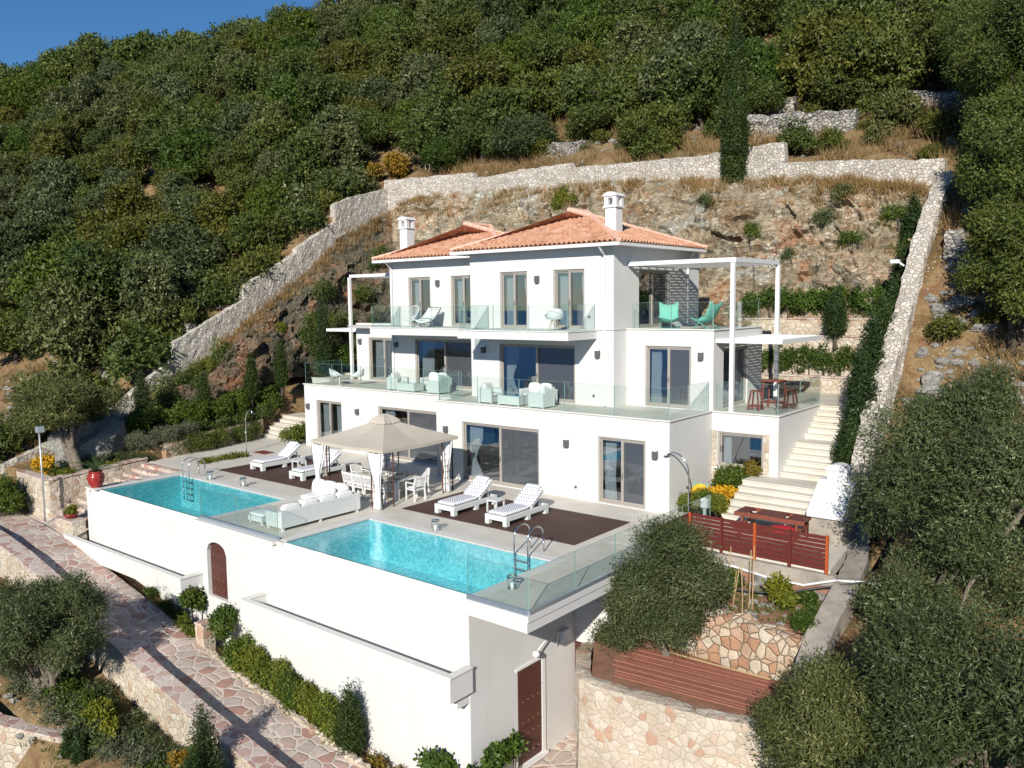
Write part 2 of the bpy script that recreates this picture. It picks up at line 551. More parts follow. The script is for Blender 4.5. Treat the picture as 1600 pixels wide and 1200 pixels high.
M = {}
M['plaster'] = plaster()
M['white'] = plain('white_paint', (0.72, 0.715, 0.70), 0.5, var=0.04)
M['coping'] = plain('white_stone_coping', (0.66, 0.645, 0.605), 0.7, var=0.07, scale=3)
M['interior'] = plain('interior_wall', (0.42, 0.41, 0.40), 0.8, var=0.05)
M['deck'] = tiles('limestone_paving', (0.63, 0.59, 0.52), (0.67, 0.63, 0.56), (0.50, 0.465, 0.40), 0.9, 0.6)
M['step'] = tiles('limestone_step', (0.60, 0.56, 0.48), (0.64, 0.60, 0.53), (0.5, 0.46, 0.4), 1.2, 0.9, 0.003)
M['frame'] = plain('greige_aluminium', (0.34, 0.31, 0.275), 0.45, var=0.05, scale=3)
M['dark'] = plain('dark_metal', (0.05, 0.05, 0.055), 0.45)
M['lampgrey'] = plain('grey_lamp_metal', (0.10, 0.10, 0.105), 0.5)
M['steel'] = plain('polished_steel', (0.72, 0.72, 0.72), 0.15, 1.0, var=0.03)
M['channel'] = plain('aluminium_channel', (0.48, 0.54, 0.60), 0.35, 0.7, var=0.05)
M['galv'] = plain('galvanised_steel', (0.50, 0.53, 0.55), 0.4, 0.6)
M['winglass'] = glassmat('window_glass', (0.56, 0.62, 0.68), 0.36)
M['ballglass'] = glassmat('balustrade_glass', (0.93, 0.972, 0.96), 0.03)
M['glassedge'] = plain('glass_edge', (0.22, 0.36, 0.33), 0.2, var=0.02)
M['screen'] = screenmat()
M['curtain'] = plain('sheer_curtain', (0.72, 0.74, 0.70), 0.9, var=0.05)
M['rooftile'] = rooftile()
M['ridge'] = plain('ridge_mortar', (0.66, 0.42, 0.32), 0.9, var=0.2, scale=9)
M['door'] = woodmat('brown_door', (0.060, 0.020, 0.014), (0.105, 0.036, 0.025), (10, 10, 1.0))
M['brass'] = plain('stud_brass', (0.55, 0.40, 0.25), 0.35, 0.8)
M['water'] = watermat()
M['pool'] = dappled_pooltile('turquoise_dappled_tile', (0.12, 0.48, 0.56), (0.17, 0.57, 0.63), (0.30, 0.70, 0.74))
M['weir'] = dappled_pooltile('deep_teal_dappled_tile', (0.02, 0.20, 0.28), (0.03, 0.27, 0.35), (0.07, 0.36, 0.43))
M['mat'] = matmat()
M['spot'] = spotfabric()
M['wick'] = wicker('white_wicker', (0.66, 0.68, 0.66))
M['pale'] = plain('pale_grey_paint', (0.62, 0.65, 0.63), 0.5, var=0.05)
M['cush'] = plain('white_cushion', (0.74, 0.73, 0.71), 0.9, var=0.05)
M['canopy'] = plain('beige_canvas', (0.47, 0.425, 0.35), 0.9, var=0.06, scale=2)
M['rust'] = plain('rust_brown_iron', (0.115, 0.055, 0.042), 0.55)
M['sheer'] = plain('white_voile', (0.82, 0.82, 0.82), 0.9, var=0.03)
M['rust2'] = plain('dark_red_mat', (0.16, 0.025, 0.02), 0.9)
M['teal'] = plain('mint_canvas', (0.17, 0.47, 0.38), 0.85, var=0.06)
M['redwood'] = woodmat('red_stained_wood', (0.085, 0.014, 0.010), (0.16, 0.030, 0.020))
M['orangewood'] = plain('orange_stained_post', (0.42, 0.085, 0.022), 0.45)
M['barwood'] = woodmat('bar_wood', (0.17, 0.045, 0.028), (0.26, 0.08, 0.05), (8, 8, 2))
M['redglaze'] = plain('red_glaze', (0.30, 0.03, 0.026), 0.22, var=0.25, scale=4)
M['red'] = plain('red_fabric', (0.55, 0.02, 0.03), 0.7)
M['soil'] = plain('red_soil', (0.26, 0.135, 0.085), 0.95, var=0.4, scale=2.5, bump=0.6)
M['planks'] = woodmat('weathered_red_planks', (0.22, 0.075, 0.048), (0.36, 0.15, 0.10), (0.8, 9, 9), 0.85)
M['concrete'] = plain('concrete', (0.33, 0.295, 0.25), 0.9, var=0.42, scale=1.8, bump=0.3)
M['pipe'] = plain('white_plastic_pipe', (0.68, 0.70, 0.72), 0.5)
M['cane'] = plain('bamboo_cane', (0.42, 0.31, 0.16), 0.7)
M['yellow'] = plain('yellow_plastic', (0.62, 0.42, 0.04), 0.4)
M['bark'] = plain('grey_bark', (0.16, 0.13, 0.10), 0.95, var=0.45, scale=7, bump=0.8)
M['barkdark'] = plain('dark_bark', (0.075, 0.058, 0.045), 0.95, var=0.4, scale=7, bump=0.8)
M['flag'] = masonry('pink_flagstone', 2.25, [(0.52, 0.375, 0.32), (0.57, 0.46, 0.405), (0.47, 0.29, 0.24), (0.60, 0.51, 0.46), (0.55, 0.42, 0.37), (0.53, 0.455, 0.42), (0.58, 0.47, 0.41)], (0.64, 0.58, 0.50), 0.065, 0.6, 1.0, 0.28)
M['flagcap'] = masonry('pink_capping_stone', 3.2, [(0.50, 0.37, 0.32), (0.55, 0.45, 0.40), (0.44, 0.29, 0.25), (0.58, 0.50, 0.45)], (0.62, 0.56, 0.49), 0.05, 0.25, 1.0, 0.12)
M['cream'] = masonry('cream_stone_wall', 4.2, [(0.56, 0.48, 0.37), (0.62, 0.55, 0.45), (0.50, 0.37, 0.27), (0.66, 0.60, 0.51), (0.58, 0.50, 0.40), (0.52, 0.46, 0.38), (0.60, 0.52, 0.42)], (0.58, 0.50, 0.40), 0.045, 0.8)
M['bigstone'] = masonry('pinkish_stone_wall', 4.3, [(0.60, 0.50, 0.39), (0.64, 0.56, 0.46), (0.66, 0.59, 0.49), (0.54, 0.35, 0.25), (0.62, 0.54, 0.44), (0.60, 0.48, 0.38), (0.65, 0.58, 0.49), (0.63, 0.54, 0.44), (0.58, 0.49, 0.39)], (0.60, 0.51, 0.40), 0.03, 0.6, 1.2)
M['gardenstone'] = masonry('ochre_stone_wall', 3.7, [(0.50, 0.38, 0.27), (0.58, 0.48, 0.37), (0.46, 0.27, 0.17), (0.60, 0.53, 0.43), (0.52, 0.36, 0.26)], (0.30, 0.22, 0.15), 0.05, 0.9)
M['greywall'] = masonry('boundary_stone', 6.0, [(0.55, 0.51, 0.45), (0.64, 0.60, 0.54), (0.48, 0.44, 0.39), (0.68, 0.64, 0.58), (0.58, 0.52, 0.45)], (0.46, 0.42, 0.36), 0.05, 1.0)
M['drywall'] = masonry('dry_stone', 4.4, [(0.34, 0.33, 0.31), (0.44, 0.42, 0.39), (0.28, 0.27, 0.26), (0.50, 0.48, 0.44), (0.38, 0.34, 0.30)], (0.05, 0.045, 0.04), 0.07, 1.0, 1.5)
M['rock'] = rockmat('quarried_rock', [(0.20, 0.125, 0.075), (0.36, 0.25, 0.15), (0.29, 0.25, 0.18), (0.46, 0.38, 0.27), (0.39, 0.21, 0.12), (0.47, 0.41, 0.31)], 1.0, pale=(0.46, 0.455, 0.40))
M['rockdark'] = rockmat('netted_rock_painted_shade', [(0.06, 0.058, 0.045), (0.15, 0.12, 0.08), (0.10, 0.10, 0.075), (0.22, 0.165, 0.11), (0.30, 0.13, 0.07), (0.20, 0.18, 0.145)], 1.0)  # dark netted stone, with the shade of house and trees mixed into its colour
M['boulder'] = rockmat('grey_limestone', [(0.22, 0.215, 0.20), (0.38, 0.37, 0.34), (0.30, 0.29, 0.27), (0.50, 0.48, 0.44)], 0.8, 0.9)
M['ground'] = groundmat()
M['oak'] = leafmat('evergreen_leaf', (0.034, 0.052, 0.010), (0.112, 0.148, 0.031), (0.235, 0.235, 0.06))
M['olive'] = leafmat('olive_leaf', (0.034, 0.050, 0.015), (0.125, 0.148, 0.055), (0.36, 0.365, 0.20))
M['olive2'] = leafmat('light_olive_leaf', (0.045, 0.062, 0.022), (0.115, 0.135, 0.052), (0.30, 0.30, 0.16))
M['oak2'] = leafmat('yellow_green_leaf', (0.045, 0.054, 0.009), (0.125, 0.135, 0.024), (0.22, 0.20, 0.045))
M['bush'] = leafmat('shrub_leaf', (0.030, 0.056, 0.007), (0.095, 0.145, 0.018), (0.20, 0.235, 0.035))
M['lime'] = leafmat('bright_shrub_leaf', (0.06, 0.085, 0.01), (0.18, 0.20, 0.022), (0.33, 0.31, 0.045))
M['lav'] = leafmat('grey_green_leaf', (0.065, 0.085, 0.055), (0.13, 0.155, 0.105), (0.22, 0.24, 0.18))
M['cyp'] = leafmat('cypress_leaf', (0.014, 0.030, 0.007), (0.044, 0.076, 0.016), (0.095, 0.135, 0.03))
M['autumn'] = leafmat('turning_leaf', (0.10, 0.10, 0.012), (0.28, 0.17, 0.02), (0.40, 0.14, 0.02))
M['flower'] = leafmat('yellow_flower', (0.45, 0.24, 0.01), (0.60, 0.36, 0.015), (0.66, 0.46, 0.04), trans=0.1)
M['frond'] = plain('cycad_frond', (0.045, 0.085, 0.018), 0.5, var=0.35)
M['straw'] = leafmat('dry_grass', (0.17, 0.105, 0.045), (0.33, 0.225, 0.10), (0.46, 0.34, 0.17))
M['sea'] = plain('sea_water', (0.012, 0.065, 0.19), 0.35, var=0.2, scale=0.01)

# ------------------------------------------------------------------ terrain
CTRL = np.array([
 (-22, -0.1, -0.2), (-22, 4.6, 1.4), (-22, 8.6, 4.1), (-22, 13.1, 7.5), (-22, 17, 10.0), (-22, 20, 13.0), (-22, 24.2, 14.8),
 (-30, 3, 2.4), (-40, 8, 6.5), (-60, 14, 14.0), (-40, 25, 17.5), (-97, 28.6, 33), (-80, 55, 40), (-53, 77, 50), (-33, 52, 36), (-60, 40, 32),
 (-14, 26, 15.2), (-5, 26, 14.9), (4, 26, 14.0), (12, 26, 12.9), (-10, 32, 18.2), (4, 32, 17.0), (14, 33, 16.6), (0, 50, 30), (15, 50, 27), (-5, 85, 53), (25, 85, 47), (40, 50, 26),
 (12.8, 17, 3.4), (12.8, 20, 7.5), (12.8, 23, 10.8), (17, 21, 7.4), (17, 27, 12.4), (25, 26, 11),
 (14.4, 12, 0.6), (14.6, 8, -0.3), (15.2, 4, -1.6), (15.6, 1.5, -3.0), (16, -3, -6.0), (20, 6, -1.0), (20, 13, 2.8), (20, 0, -4.5), (24, -8, -10), (32, 10, 0.5), (36, -10, -11),
 (-22, -6, -3.0), (-30, -8, -4.5), (-60, -8, -4), (-110, 0, 10)], float)
def _tps_k(r2): return np.where(r2 > 1e-12, 0.5 * r2 * np.log(np.maximum(r2, 1e-12)), 0.0)
_n = len(CTRL)
_S = 40.0
_P = CTRL[:, :2] / _S
_K = _tps_k(((_P[:, None] - _P[None]) ** 2).sum(-1)) + 0.0006 * np.eye(_n)
_A = np.zeros((_n + 3, _n + 3)); _A[:_n, :_n] = _K; _A[:_n, _n] = 1; _A[:_n, _n + 1:] = _P; _A[_n, :_n] = 1; _A[_n + 1:, :_n] = _P.T
_W = np.linalg.solve(_A, np.concatenate([CTRL[:, 2], np.zeros(3)]))
def hill(x, y):
    x = np.asarray(x, float); y = np.asarray(y, float)
    q = np.stack([x.ravel(), y.ravel()], -1) / _S
    h = _tps_k(((q[:, None] - _P[None]) ** 2).sum(-1)) @ _W[:_n] + _W[_n] + q @ _W[_n + 1:]
    h = h.reshape(x.shape)
    d = np.hypot(x - 21.3, y + 15.0)
    h = np.where(d > 130, h - (d - 130) ** 1.15 * 0.45, h)         # the hill's crest, then it falls away
    return h
PX = [-30, -18, -16, -13, -9.3, -7.6, -4.5, -1.6, 3.1, 8, 12]
PZ = [-1.9, -1.7, -1.75, -2.0, -2.7, -3.0, -3.65, -4.3, -5.0, -5.8, -6.3]
def pz(x): return np.interp(x, PX, PZ)
def ground(x, y):
    x = np.asarray(x, float); y = np.asarray(y, float)
    h = hill(x, y)
    p = pz(x)
    # below the pools: bed, path, parapet drop, lower garden, then the slope to the sea
    fr = np.where(y > -0.95, p - 0.45 * (np.minimum(y, -0.2) + 0.95) / 0.95 - 0.04, np.where(y > -3.1, p - 0.04, p - 1.0 - 0.12 * np.maximum(0, -3.4 - y)))
    fr = np.where(y < -6.3, p - 2.6 - 0.62 * (-6.3 - y), fr)
    xl_ = np.interp(y, [3.9, 5.1, 8.0, 11.6, 11.9, 17.6, 18.0], [-16.6, -17.0, -17.6, -18.7, -18.9, -18.9, -16.5])
    left = np.clip(np.where(y < 4, -0.12, -0.12 + (y - 4) * 0.16) + np.clip(-17.6 - x, 0, 3) * 0.42 * np.clip((y - 3) / 6, 0, 1), -0.2, 3.2)
    left = np.where((x > xl_) & (y > 4.3) & (y < 17.9), -0.5, np.where((y > 4.3), np.maximum(left, np.interp(y, [4.3, 8, 12], [0.5, 0.75, 1.0])), left))
    prop = (x > -21.9) & (x < 12.7) & (y > -0.15) & (y < 25.6)
    h = np.where(prop, np.where((x < -16.6) & (y < 21), left, -0.6), h)
    h = np.where((x >= -16.6) & (x < 9.4) & (y > -0.15) & (y < 9), -7.2, h)
    h = np.where((y <= -0.15) & (x > -21) & (x < 8), fr, h)
    t = np.clip((x + 26) / 5, 0, 1)                                  # blend to the hill on the left
    h = np.where((y <= -0.15) & (x <= -21), fr * t + np.minimum(h, fr + 2) * (1 - t), h)
    rt = (x >= 8) & (x < 15.0) & (y < 4.6)
    h = np.where(rt, np.where(y > -3, -6.2, -6.6 - 0.62 * (-3 - y)), h)
    h = np.where((x >= 8) & (x < 14.9) & (y >= 4.6) & (y < 13), -1.9, h)
    h = np.where((x >= 15.0) & (y < -4), np.minimum(h, -6.6 - 0.6 * (-4 - y)), h)
    h = np.where(y < -25, np.minimum(h, -18 - 0.5 * (-25 - y)), h)
    return h
def axis(*segs):
    out = []
    for a, b, s in segs: out += list(np.arange(a, b, s))
    return np.array(out + [segs[-1][1]])
gx = axis((-200, -60, 4), (-60, -26, 1.2), (-26, 30, 0.5), (30, 90, 4))
gy = np.array(sorted(list(axis((-240, -40, 10), (-40, -12, 2), (-12, 36, 0.5), (36, 100, 2), (100, 240, 6))) + [-0.2, -0.1, -0.9, -1.0, -2.95, -3.05, -3.15, -3.35]))
X, Y = np.meshgrid(gx, gy, indexing='ij')
Z = ground(X, Y)
mask = ~((X > -22.2) & (X < 15) & (Y > -4) & (Y < 25.4))
bumpz = np.array([mnoise.fractal(Vector((a * 0.45, b * 0.45, 0)), 1.0, 2.0, 5) for a, b in zip(X.ravel(), Y.ravel())]).reshape(X.shape)
Z = Z + np.where(mask, 0.45 * bumpz, 0.04 * bumpz)
mb = MB()
mb.grid(np.stack([X, Y, Z], -1).reshape(-1, 3), len(gx), len(gy))
terrain = mb.build('hillside_terrain', M['ground'], smooth=True)
tag(terrain, kind='structure')
mb = MB(); mb.poly([(-9000, -9000, -110), (9000, -9000, -110), (9000, 600, -110), (-9000, 600, -110)])
tag(mb.build('sea_water', M['sea']), kind='structure')

def gz(x, y): return float(ground(np.array([x]), np.array([y]))[0])

# ------------------------------------------------------------------ paved surfaces
def sheet(name, poly, z, m, th=0.2, kind='structure'):
    mb = MB(); mb.prism(poly, lambda a, b: (z if not callable(z) else z(a, b)) - th, z)
    return tag(mb.build(name, m), kind=kind)
# deck: the paving with two openings for the pools
mb = MB()
P1L, P1R, P2R, PB = -12.31, -4.72, 7.73, 3.40
XS = [-13.0, P1L, P1R, -0.26 + 0.26, P2R, 9.62]
def dk(x0, y0, x1, y1): mb.box(x0, y0, -0.18, x1, y1, 0.0)
e_ = 0.02
dk(-13.0, 0.0, P1L - e_, PB + e_); dk(P1R + e_, -0.1, -e_, PB + e_); dk(P2R + e_, -0.1, 9.62, PB + e_)
dk(-13.0, PB + e_, 9.62, 9.98)
dk(-16.6, 4.2, -13.0, 9.98); dk(-19.0, 9.98, -3.15, 12.5); dk(7.88, 9.98, 9.62, 10.6)
mb.poly([(-16.6, 4.2, -0.002), (-18.6, 12.0, -0.002), (-16.6, 9.98, -0.002)])
tag(mb.build('pool_deck_paving', M['deck']), kind='structure')
# the flagstone path below the pools
N = 60
pts = []
for i in range(N + 1):
    x = -22 + 33.5 * i / N
    for y in (-2.9, -1.9, -0.95): pts.append((x, y, float(pz(x))))
mb = MB(); mb.grid(pts, N + 1, 3)
mb.poly([(-22, -0.95, -1.7), (-13.2, -0.95, pz(-13.2)), (-13.2, 0.2, -1.62), (-16.5, 0.2, -1.55), (-22, 0.2, -1.5)])
mb.poly([(7.8, -0.95, pz(7.8) + 0.004), (10.4, -0.95, pz(10.4) + 0.004), (10.2, 4.5, -5.35), (7.8, 4.5, -5.35)])
tag(mb.build('flagstone_path', M['flag']), kind='structure')
# flagstone ramp and steps rising beside the left pool
mb = MB()
for i in range(10):
    y0 = -0.1 + i * 0.43
    mb.box(-16.5, y0, -2.2, -13.02, 4.25, -1.55 + 0.155 * (i + 1) - 0.002 * i)
tag(mb.build('flagstone_steps', M['flag']), kind='structure')
sheet('patio_paving', [(9.62, 7.45), (14.2, 7.25), (13.6, 12.6), (9.62, 12.6)], -0.004, M['step'], 0.3)

# ------------------------------------------------------------------ podium under the pools
pod = empty('pool_podium', (0, -0.2, -5.5), 'white rendered podium wall that carries both infinity pools above the path', 'retaining wall')
mb = MB()
fy = -0.2
def wall(mb, P, u0, u1, w0, w1, ops=(), th=0.2, m=0, back=True):
    us = sorted({u0, u1, *[o[0] for o in ops], *[o[1] for o in ops]})
    ws = sorted({w0, w1, *[o[2] for o in ops], *[o[3] for o in ops]})
    for a, b in zip(us, us[1:]):
        for c, d in zip(ws, ws[1:]):
            if any(o[0] <= a + 1e-6 and o[1] >= b - 1e-6 and o[2] <= c + 1e-6 and o[3] >= d - 1e-6 for o in ops): continue
            mb.poly([P(a, c, 0), P(b, c, 0), P(b, d, 0), P(a, d, 0)], m)
            if back: mb.poly([P(a, c, th), P(a, d, th), P(b, d, th), P(b, c, th)], m)
    for o in ops:
        a, b, c, d = o
        mb.poly([P(a, c, 0), P(a, d, 0), P(a, d, th), P(a, c, th)], m); mb.poly([P(b, c, 0), P(b, c, th), P(b, d, th), P(b, d, 0)], m)
        mb.poly([P(a, d, 0), P(b, d, 0), P(b, d, th), P(a, d, th)], m); mb.poly([P(a, c, 0), P(a, c, th), P(b, c, th), P(b, c, 0)], m)
    for (a, c, b, d) in ((u0, w0, u0, w1), (u1, w0, u1, w1), (u0, w0, u1, w0), (u0, w1, u1, w1)):
        mb.poly([P(a, c, 0), P(b, d, 0), P(b, d, th), P(a, c, th)], m)
def front(y): return lambda u, w, d: (u, y + d, w)
def rside(x): return lambda u, w, d: (x - d, u, w)
# front wall under each pool with a bevelled lip, plain wall between with the arched door
def pool_front(x0, x1):
    mb.extrude([(x0, 0.0, -0.01), (x0, fy, -0.30), (x0, fy, -6.4), (x0, 0.24, -6.4), (x0, 0.24, -0.30), (x0, 0.06, -0.06)], (x1 - x0, 0, 0))
pool_front(-12.9, -4.86); pool_front(-0.42, 7.82)
mb.box(-13.12, fy - 0.02, -6.4, -12.902, 4.0, -0.002)               # left return of pool 1 with pier
mb.box(7.60, 0.242, -6.4, 7.82, 4.4, -0.19)                         # side wall, part (door opening below is in its face)
dx0, dx1, dz0, dzs, dzt = -4.22, -3.04, -2.55, -0.98, -0.60
wall(mb, front(fy), -4.858, -0.422, -6.4, -0.10, [(dx0, dx1, dz0, dzt)], th=0.3)
arc = [(dx0, fy, dzt), (dx0, fy, dzs)] + [(dx0 + (dx1 - dx0) * k / 12, fy, dzs + (dzt - 0.01 - dzs) * math.sqrt(1 - (k / 6 - 1) ** 2)) for k in range(1, 12)] + [(dx1, fy, dzs), (dx1, fy, dzt)]
for k in range(len(arc) // 2):
    pass
ar = arc[1:-1]
for a, b in zip(ar, ar[1:]):
    mb.poly([a, b, (b[0], fy, dzt), (a[0], fy, dzt)]); mb.poly([a, b, (b[0], fy + 0.3, b[2]), (a[0], fy + 0.3, a[2])])
# wall below the cantilever, facing front
mb.box(7.822, 4.4, -2.62, 9.5, 4.62, -0.40)
mb.box(8.32, 4.42, -6.4, 9.5, 4.60, -2.622)
mb.build('wall', M['plaster'], pod)
# coping on top of the wall between the pools and on the cantilever
mb = MB()
mb.box(-4.86, -0.26, -0.098, -0.30, 0.02, 0.012)
mb.build('coping', M['coping'], pod, bevel=0.01)
mb = MB()
mb.box(-13.16, -0.26, 0.0, P1L + 0.02, 0.02, 0.05)
mb.build('coping', M['coping'], pod, bevel=0.01)
# cantilevered deck slab on the right with a sloping soffit
mb = MB()
sx0, sx1, sy0, sy1 = 7.825, 9.70, -0.24, 10.4
mb.hexa([(sx0, sy0, -0.42), (sx1, sy0, -0.44), (sx1, sy1, -0.44), (sx0, sy1, -0.42), (sx0, sy0, -0.185), (sx1, sy0, -0.185), (sx1, sy1, -0.185), (sx0, sy1, -0.185)])
mb.box(9.622, -0.24, -0.184, 9.73, 10.4, -0.02)
mb.box(7.73, -0.24, -0.184, 9.62, -0.102, -0.02)
mb.build('cantilever_slab', M['plaster'], pod, bevel=0.008)
# overflow troughs
def trough(x0, x1, zt, d=0.82, cut=True):
    mb = MB(); yo = fy - d
    mb.box(x0, yo, zt - 0.62, x1, yo + 0.16, zt)
    mb.box(x0, yo + 0.16, zt - 0.62, x0 + 0.16, fy - 0.002, zt); mb.box(x1 - 0.16, yo + 0.16, zt - 0.62, x1, fy - 0.002, zt)
    mb.box(x0 + 0.16, yo + 0.16, zt - 0.62, x1 - 0.16, fy - 0.002, zt - 0.42)
    t = mb.build('overflow_trough', M['plaster'], pod)
    mb = MB()
    mb.box(x0 - 0.03, yo - 0.03, zt + 0.001, x1 + 0.03, yo + 0.18, zt + 0.05)
    mb.box(x0 - 0.03, yo + 0.181, zt + 0.001, x0 + 0.18, fy - 0.003, zt + 0.05); mb.box(x1 - 0.18, yo + 0.181, zt + 0.001, x1 + 0.03, fy - 0.003, zt + 0.05)
    mb.build('trough_coping', M['coping'], t, bevel=0.008)
trough(-13.55, -4.55, -1.87); trough(-0.98, 7.92, -1.78)
mb = MB(); mb.box(7.84 - 0.5, fy - 0.45, -2.72, 7.80, fy - 0.002, -2.41); mb.build('trough_bracket', M['plaster'], pod)
# arched door and side door, each with studs
def studs(mb, pts, nrm):
    for p in pts:
        mb.obox(p, (0.035, 0.035, 0.035), Matrix.Rotation(0.6, 3, 'X'), 1)
mb = MB()
ap = [(a[0], fy + 0.14, a[2]) for a in arc[1:-1]]
mb.extrude([(dx0, fy + 0.14, dz0), (dx1, fy + 0.14, dz0)] + ap[::-1], (0, 0.05, 0))
studs(mb, [(dx0 + 0.2 + 0.26 * i, fy + 0.135, z) for i in range(4) for z in (-1.12, -1.52, -1.93, -2.32)], None)
tag(mb.build('arched_door', [M['door'], M['brass']], pod), 'dark brown arched door with rows of studs')
def sxq(u, w, d): return (7.82 - d, u, w)
mb = MB()
mb.box(7.81, 1.70, -5.28, 7.835, 2.74, -2.58)
mb.box(7.836, 1.70, -3.30, 7.845, 2.74, -3.27); mb.box(7.836, 1.70, -4.30, 7.845, 2.74, -4.28)
studs(mb, [(7.84, 1.88 + 0.23 * i, z) for i in range(4) for z in (-3.52, -4.12, -4.48, -5.02)], None)
sdoor = tag(mb.build('metal_door', [M['door'], M['brass']], pod), 'tall brown metal door with three studded panels')
mb = MB(); mb.box(7.80, 2.745, -5.33, 7.86, 2.90, -2.50); mb.box(7.80, 1.60, -2.575, 7.86, 2.745, -2.50); mb.box(7.80, 1.6, -5.42, 7.93, 2.95, -5.335)
mb.build('door_surround', M['white'], sdoor)
mb = MB(); mb.box(7.86, 4.34, -5.45, 8.30, 4.40, -2.64); mb.build('passage_dark_panel', M['door'], pod)  # dark panel standing in for the shade inside the open passage
mb = MB(); mb.tube([(7.86, 3.45, -2.45), (7.92, 3.45, -2.05), (7.98, 3.2, -1.95), (8.02, 2.7, -2.0), (8.05, 2.3, -2.15)], 0.022)
mb.lathe([(0.0, 0.08), (0.06, 0.07), (0.11, 0.0), (0.10, -0.07), (0.0, -0.09)], (8.06, 2.22, -2.2), 12)
mb.build('gooseneck_lamp', M['white'], pod, smooth=True)
mb = MB(); mb.box(7.825, 3.6, -2.42, 7.98, 3.98, -2.06); mb.build('meter_box', M['white'], pod, bevel=0.02)
mb = MB(); mb.lathe([(0.0, 0.07), (0.07, 0.06), (0.12, 0.0), (0.07, -0.07), (0, -0.08)], (-4.56, -0.34, -2.30), 12); mb.tube([(-4.4, -0.22, -2.45), (-4.5, -0.3, -2.42), (-4.56, -0.34, -2.33)], 0.03)
mb.build('outlet_lamp', M['white'], pod, smooth=True)

# ------------------------------------------------------------------ pools
def pool(x0, x1, label):
    t = empty('swimming_pool', ((x0 + x1) / 2, 1.7, -1.4), label, 'swimming pool')
    mb = MB(); zb = -1.35
    mb.poly([(x0, 0.55, zb), (x1, 0.55, zb), (x1, PB, zb), (x0, PB, zb)])
    mb.poly([(x0, PB, zb), (x1, PB, zb), (x1, PB, -0.02), (x0, PB, -0.02)])
    mb.poly([(x0, 0.0, zb), (x0, PB, zb), (x0, PB, -0.02), (x0, 0.0, -0.02)]); mb.poly([(x1, 0.0, zb), (x1, PB, zb), (x1, PB, -0.02), (x1, 0.0, -0.02)])
    mb.build('basin', M['pool'], t)
    mb = MB()
    mb.poly([(x0 + 0.002, 0.03, -0.03), (x1 - 0.002, 0.03, -0.03), (x1 - 0.002, 0.50, -0.22), (x0 + 0.002, 0.50, -0.22)])
    mb.poly([(x0 + 0.002, 0.50, -0.22), (x1 - 0.002, 0.50, -0.22), (x1 - 0.002, 0.55, zb + 0.003), (x0 + 0.002, 0.55, zb + 0.003)])
    mb.build('weir', M['weir'], t)
    mb = MB(); mb.poly([(x0 + 0.003, 0.0, -0.018), (x1 - 0.003, 0.0, -0.018), (x1 - 0.003, PB - 0.003, -0.018), (x0 + 0.003, PB - 0.003, -0.018)])
    mb.build('water', M['water'], t)
    for a in ((x0, PB, x1, PB + 0.34), (x0 - 0.35, 0.05, x0 - 0.001, PB + 0.34), (x1 + 0.001, 0.05, x1 + 0.30, PB + 0.34)):
        mb = MB(); mb.box(a[0], a[1], 0.004, a[2], a[3], 0.022); mb.build('coping', M['coping'], t)
    return t
pool(P1L, P1R, 'rectangular infinity pool on the left, beside the red plant pot')
pool(0.0, P2R, 'rectangular infinity pool on the right, in front of the dotted loungers')

# ------------------------------------------------------------------ villa
Z1, Z2, ZT = 3.2, 6.19, 9.44
villa = empty('villa', (-3.0, 15.0, 0), 'three storey white villa with terracotta hipped roofs and wide sliding windows', 'villa')
win = []          # (P, u0, u1, w0, w1, n panels, curtain side, screen panel)
mb = MB()
TH = 0.22
G_d, G_e = (4.99, 6.95, 0.03, 2.45), (-1.69, 2.30, 0.03, 2.45)
G_w1, G_w3 = (-13.19, -11.20, 0.03, 2.45), (-8.48, -4.50, 0.03, 2.45)
wall(mb, front(9.98), -3.15, 7.88, 0.0, 3.18, [G_d, G_e], TH)
wall(mb, front(11.46), -14.15, -3.152, 0.0, 3.18, [G_w1, G_w3], TH)
wall(mb, rside(7.88), 10.2, 13.2, 0.0, 3.18, (), TH)
mb.box(-3.15, 10.2, 0, -2.93, 11.46, 3.18)
mb.box(-14.15, 11.68, 0, -13.93, 19.5, 3.18)
RW = (8.11, 9.87, 1.20, 2.50)
wall(mb, front(13.2), 7.882, 10.41, 0.0, 3.18, [RW], TH)
wall(mb, rside(10.41), 13.42, 17.6, 0.0, 3.18, (), TH)
mb.box(-16.7, 14.9, 0, -14.152, 15.1, 3.18)
F_b, F_c, F_f, F_l = (-1.54, 2.41, Z1 + .03, 5.56), (-8.41, -4.45, Z1 + .03, 5.56), (5.07, 7.02, Z1 + .03, 5.58), (-12.92, -10.6, Z1 + .03, 5.52)
wall(mb, front(12.26), -3.15, 4.22, Z1, Z2 - 0.02, [F_b], TH)
wall(mb, front(13.93), -10.11, -3.152, Z1, Z2 - 0.02, [F_c], TH)
wall(mb, rside(4.22), 12.48, 13.2, Z1, Z2 - 0.02, (), TH)
wall(mb, front(13.2), 4.222, 7.92, Z1, Z2 - 0.02, [F_f], TH)
S_r = (14.05, 16.25, Z1 + .03, 5.50)
wall(mb, rside(7.92), 13.42, 17.5, Z1, Z2 - 0.02, [S_r], TH)
wall(mb, front(14.85), -13.9, -10.112, Z1, Z2 - 0.02, [F_l], TH)
mb.box(-13.9, 15.07, Z1, -13.68, 19.0, Z2 - 0.02); mb.box(-3.15, 12.48, Z1, -2.93, 13.93, Z2 - .02)
mb.box(-13.9, 14.85, Z2 - 0.018, -10.112, 15.07, Z2 + 0.10)          # low parapet of the left roof terrace
U_3, U_4, U_1, U_2 = (-1.46, 0.02, Z2 + .03, 8.59), (1.36, 2.87, Z2 + .03, 8.59), (-8.78, -7.26, Z2 + .03, 8.59), (-5.89, -4.38, Z2 + .03, 8.59)
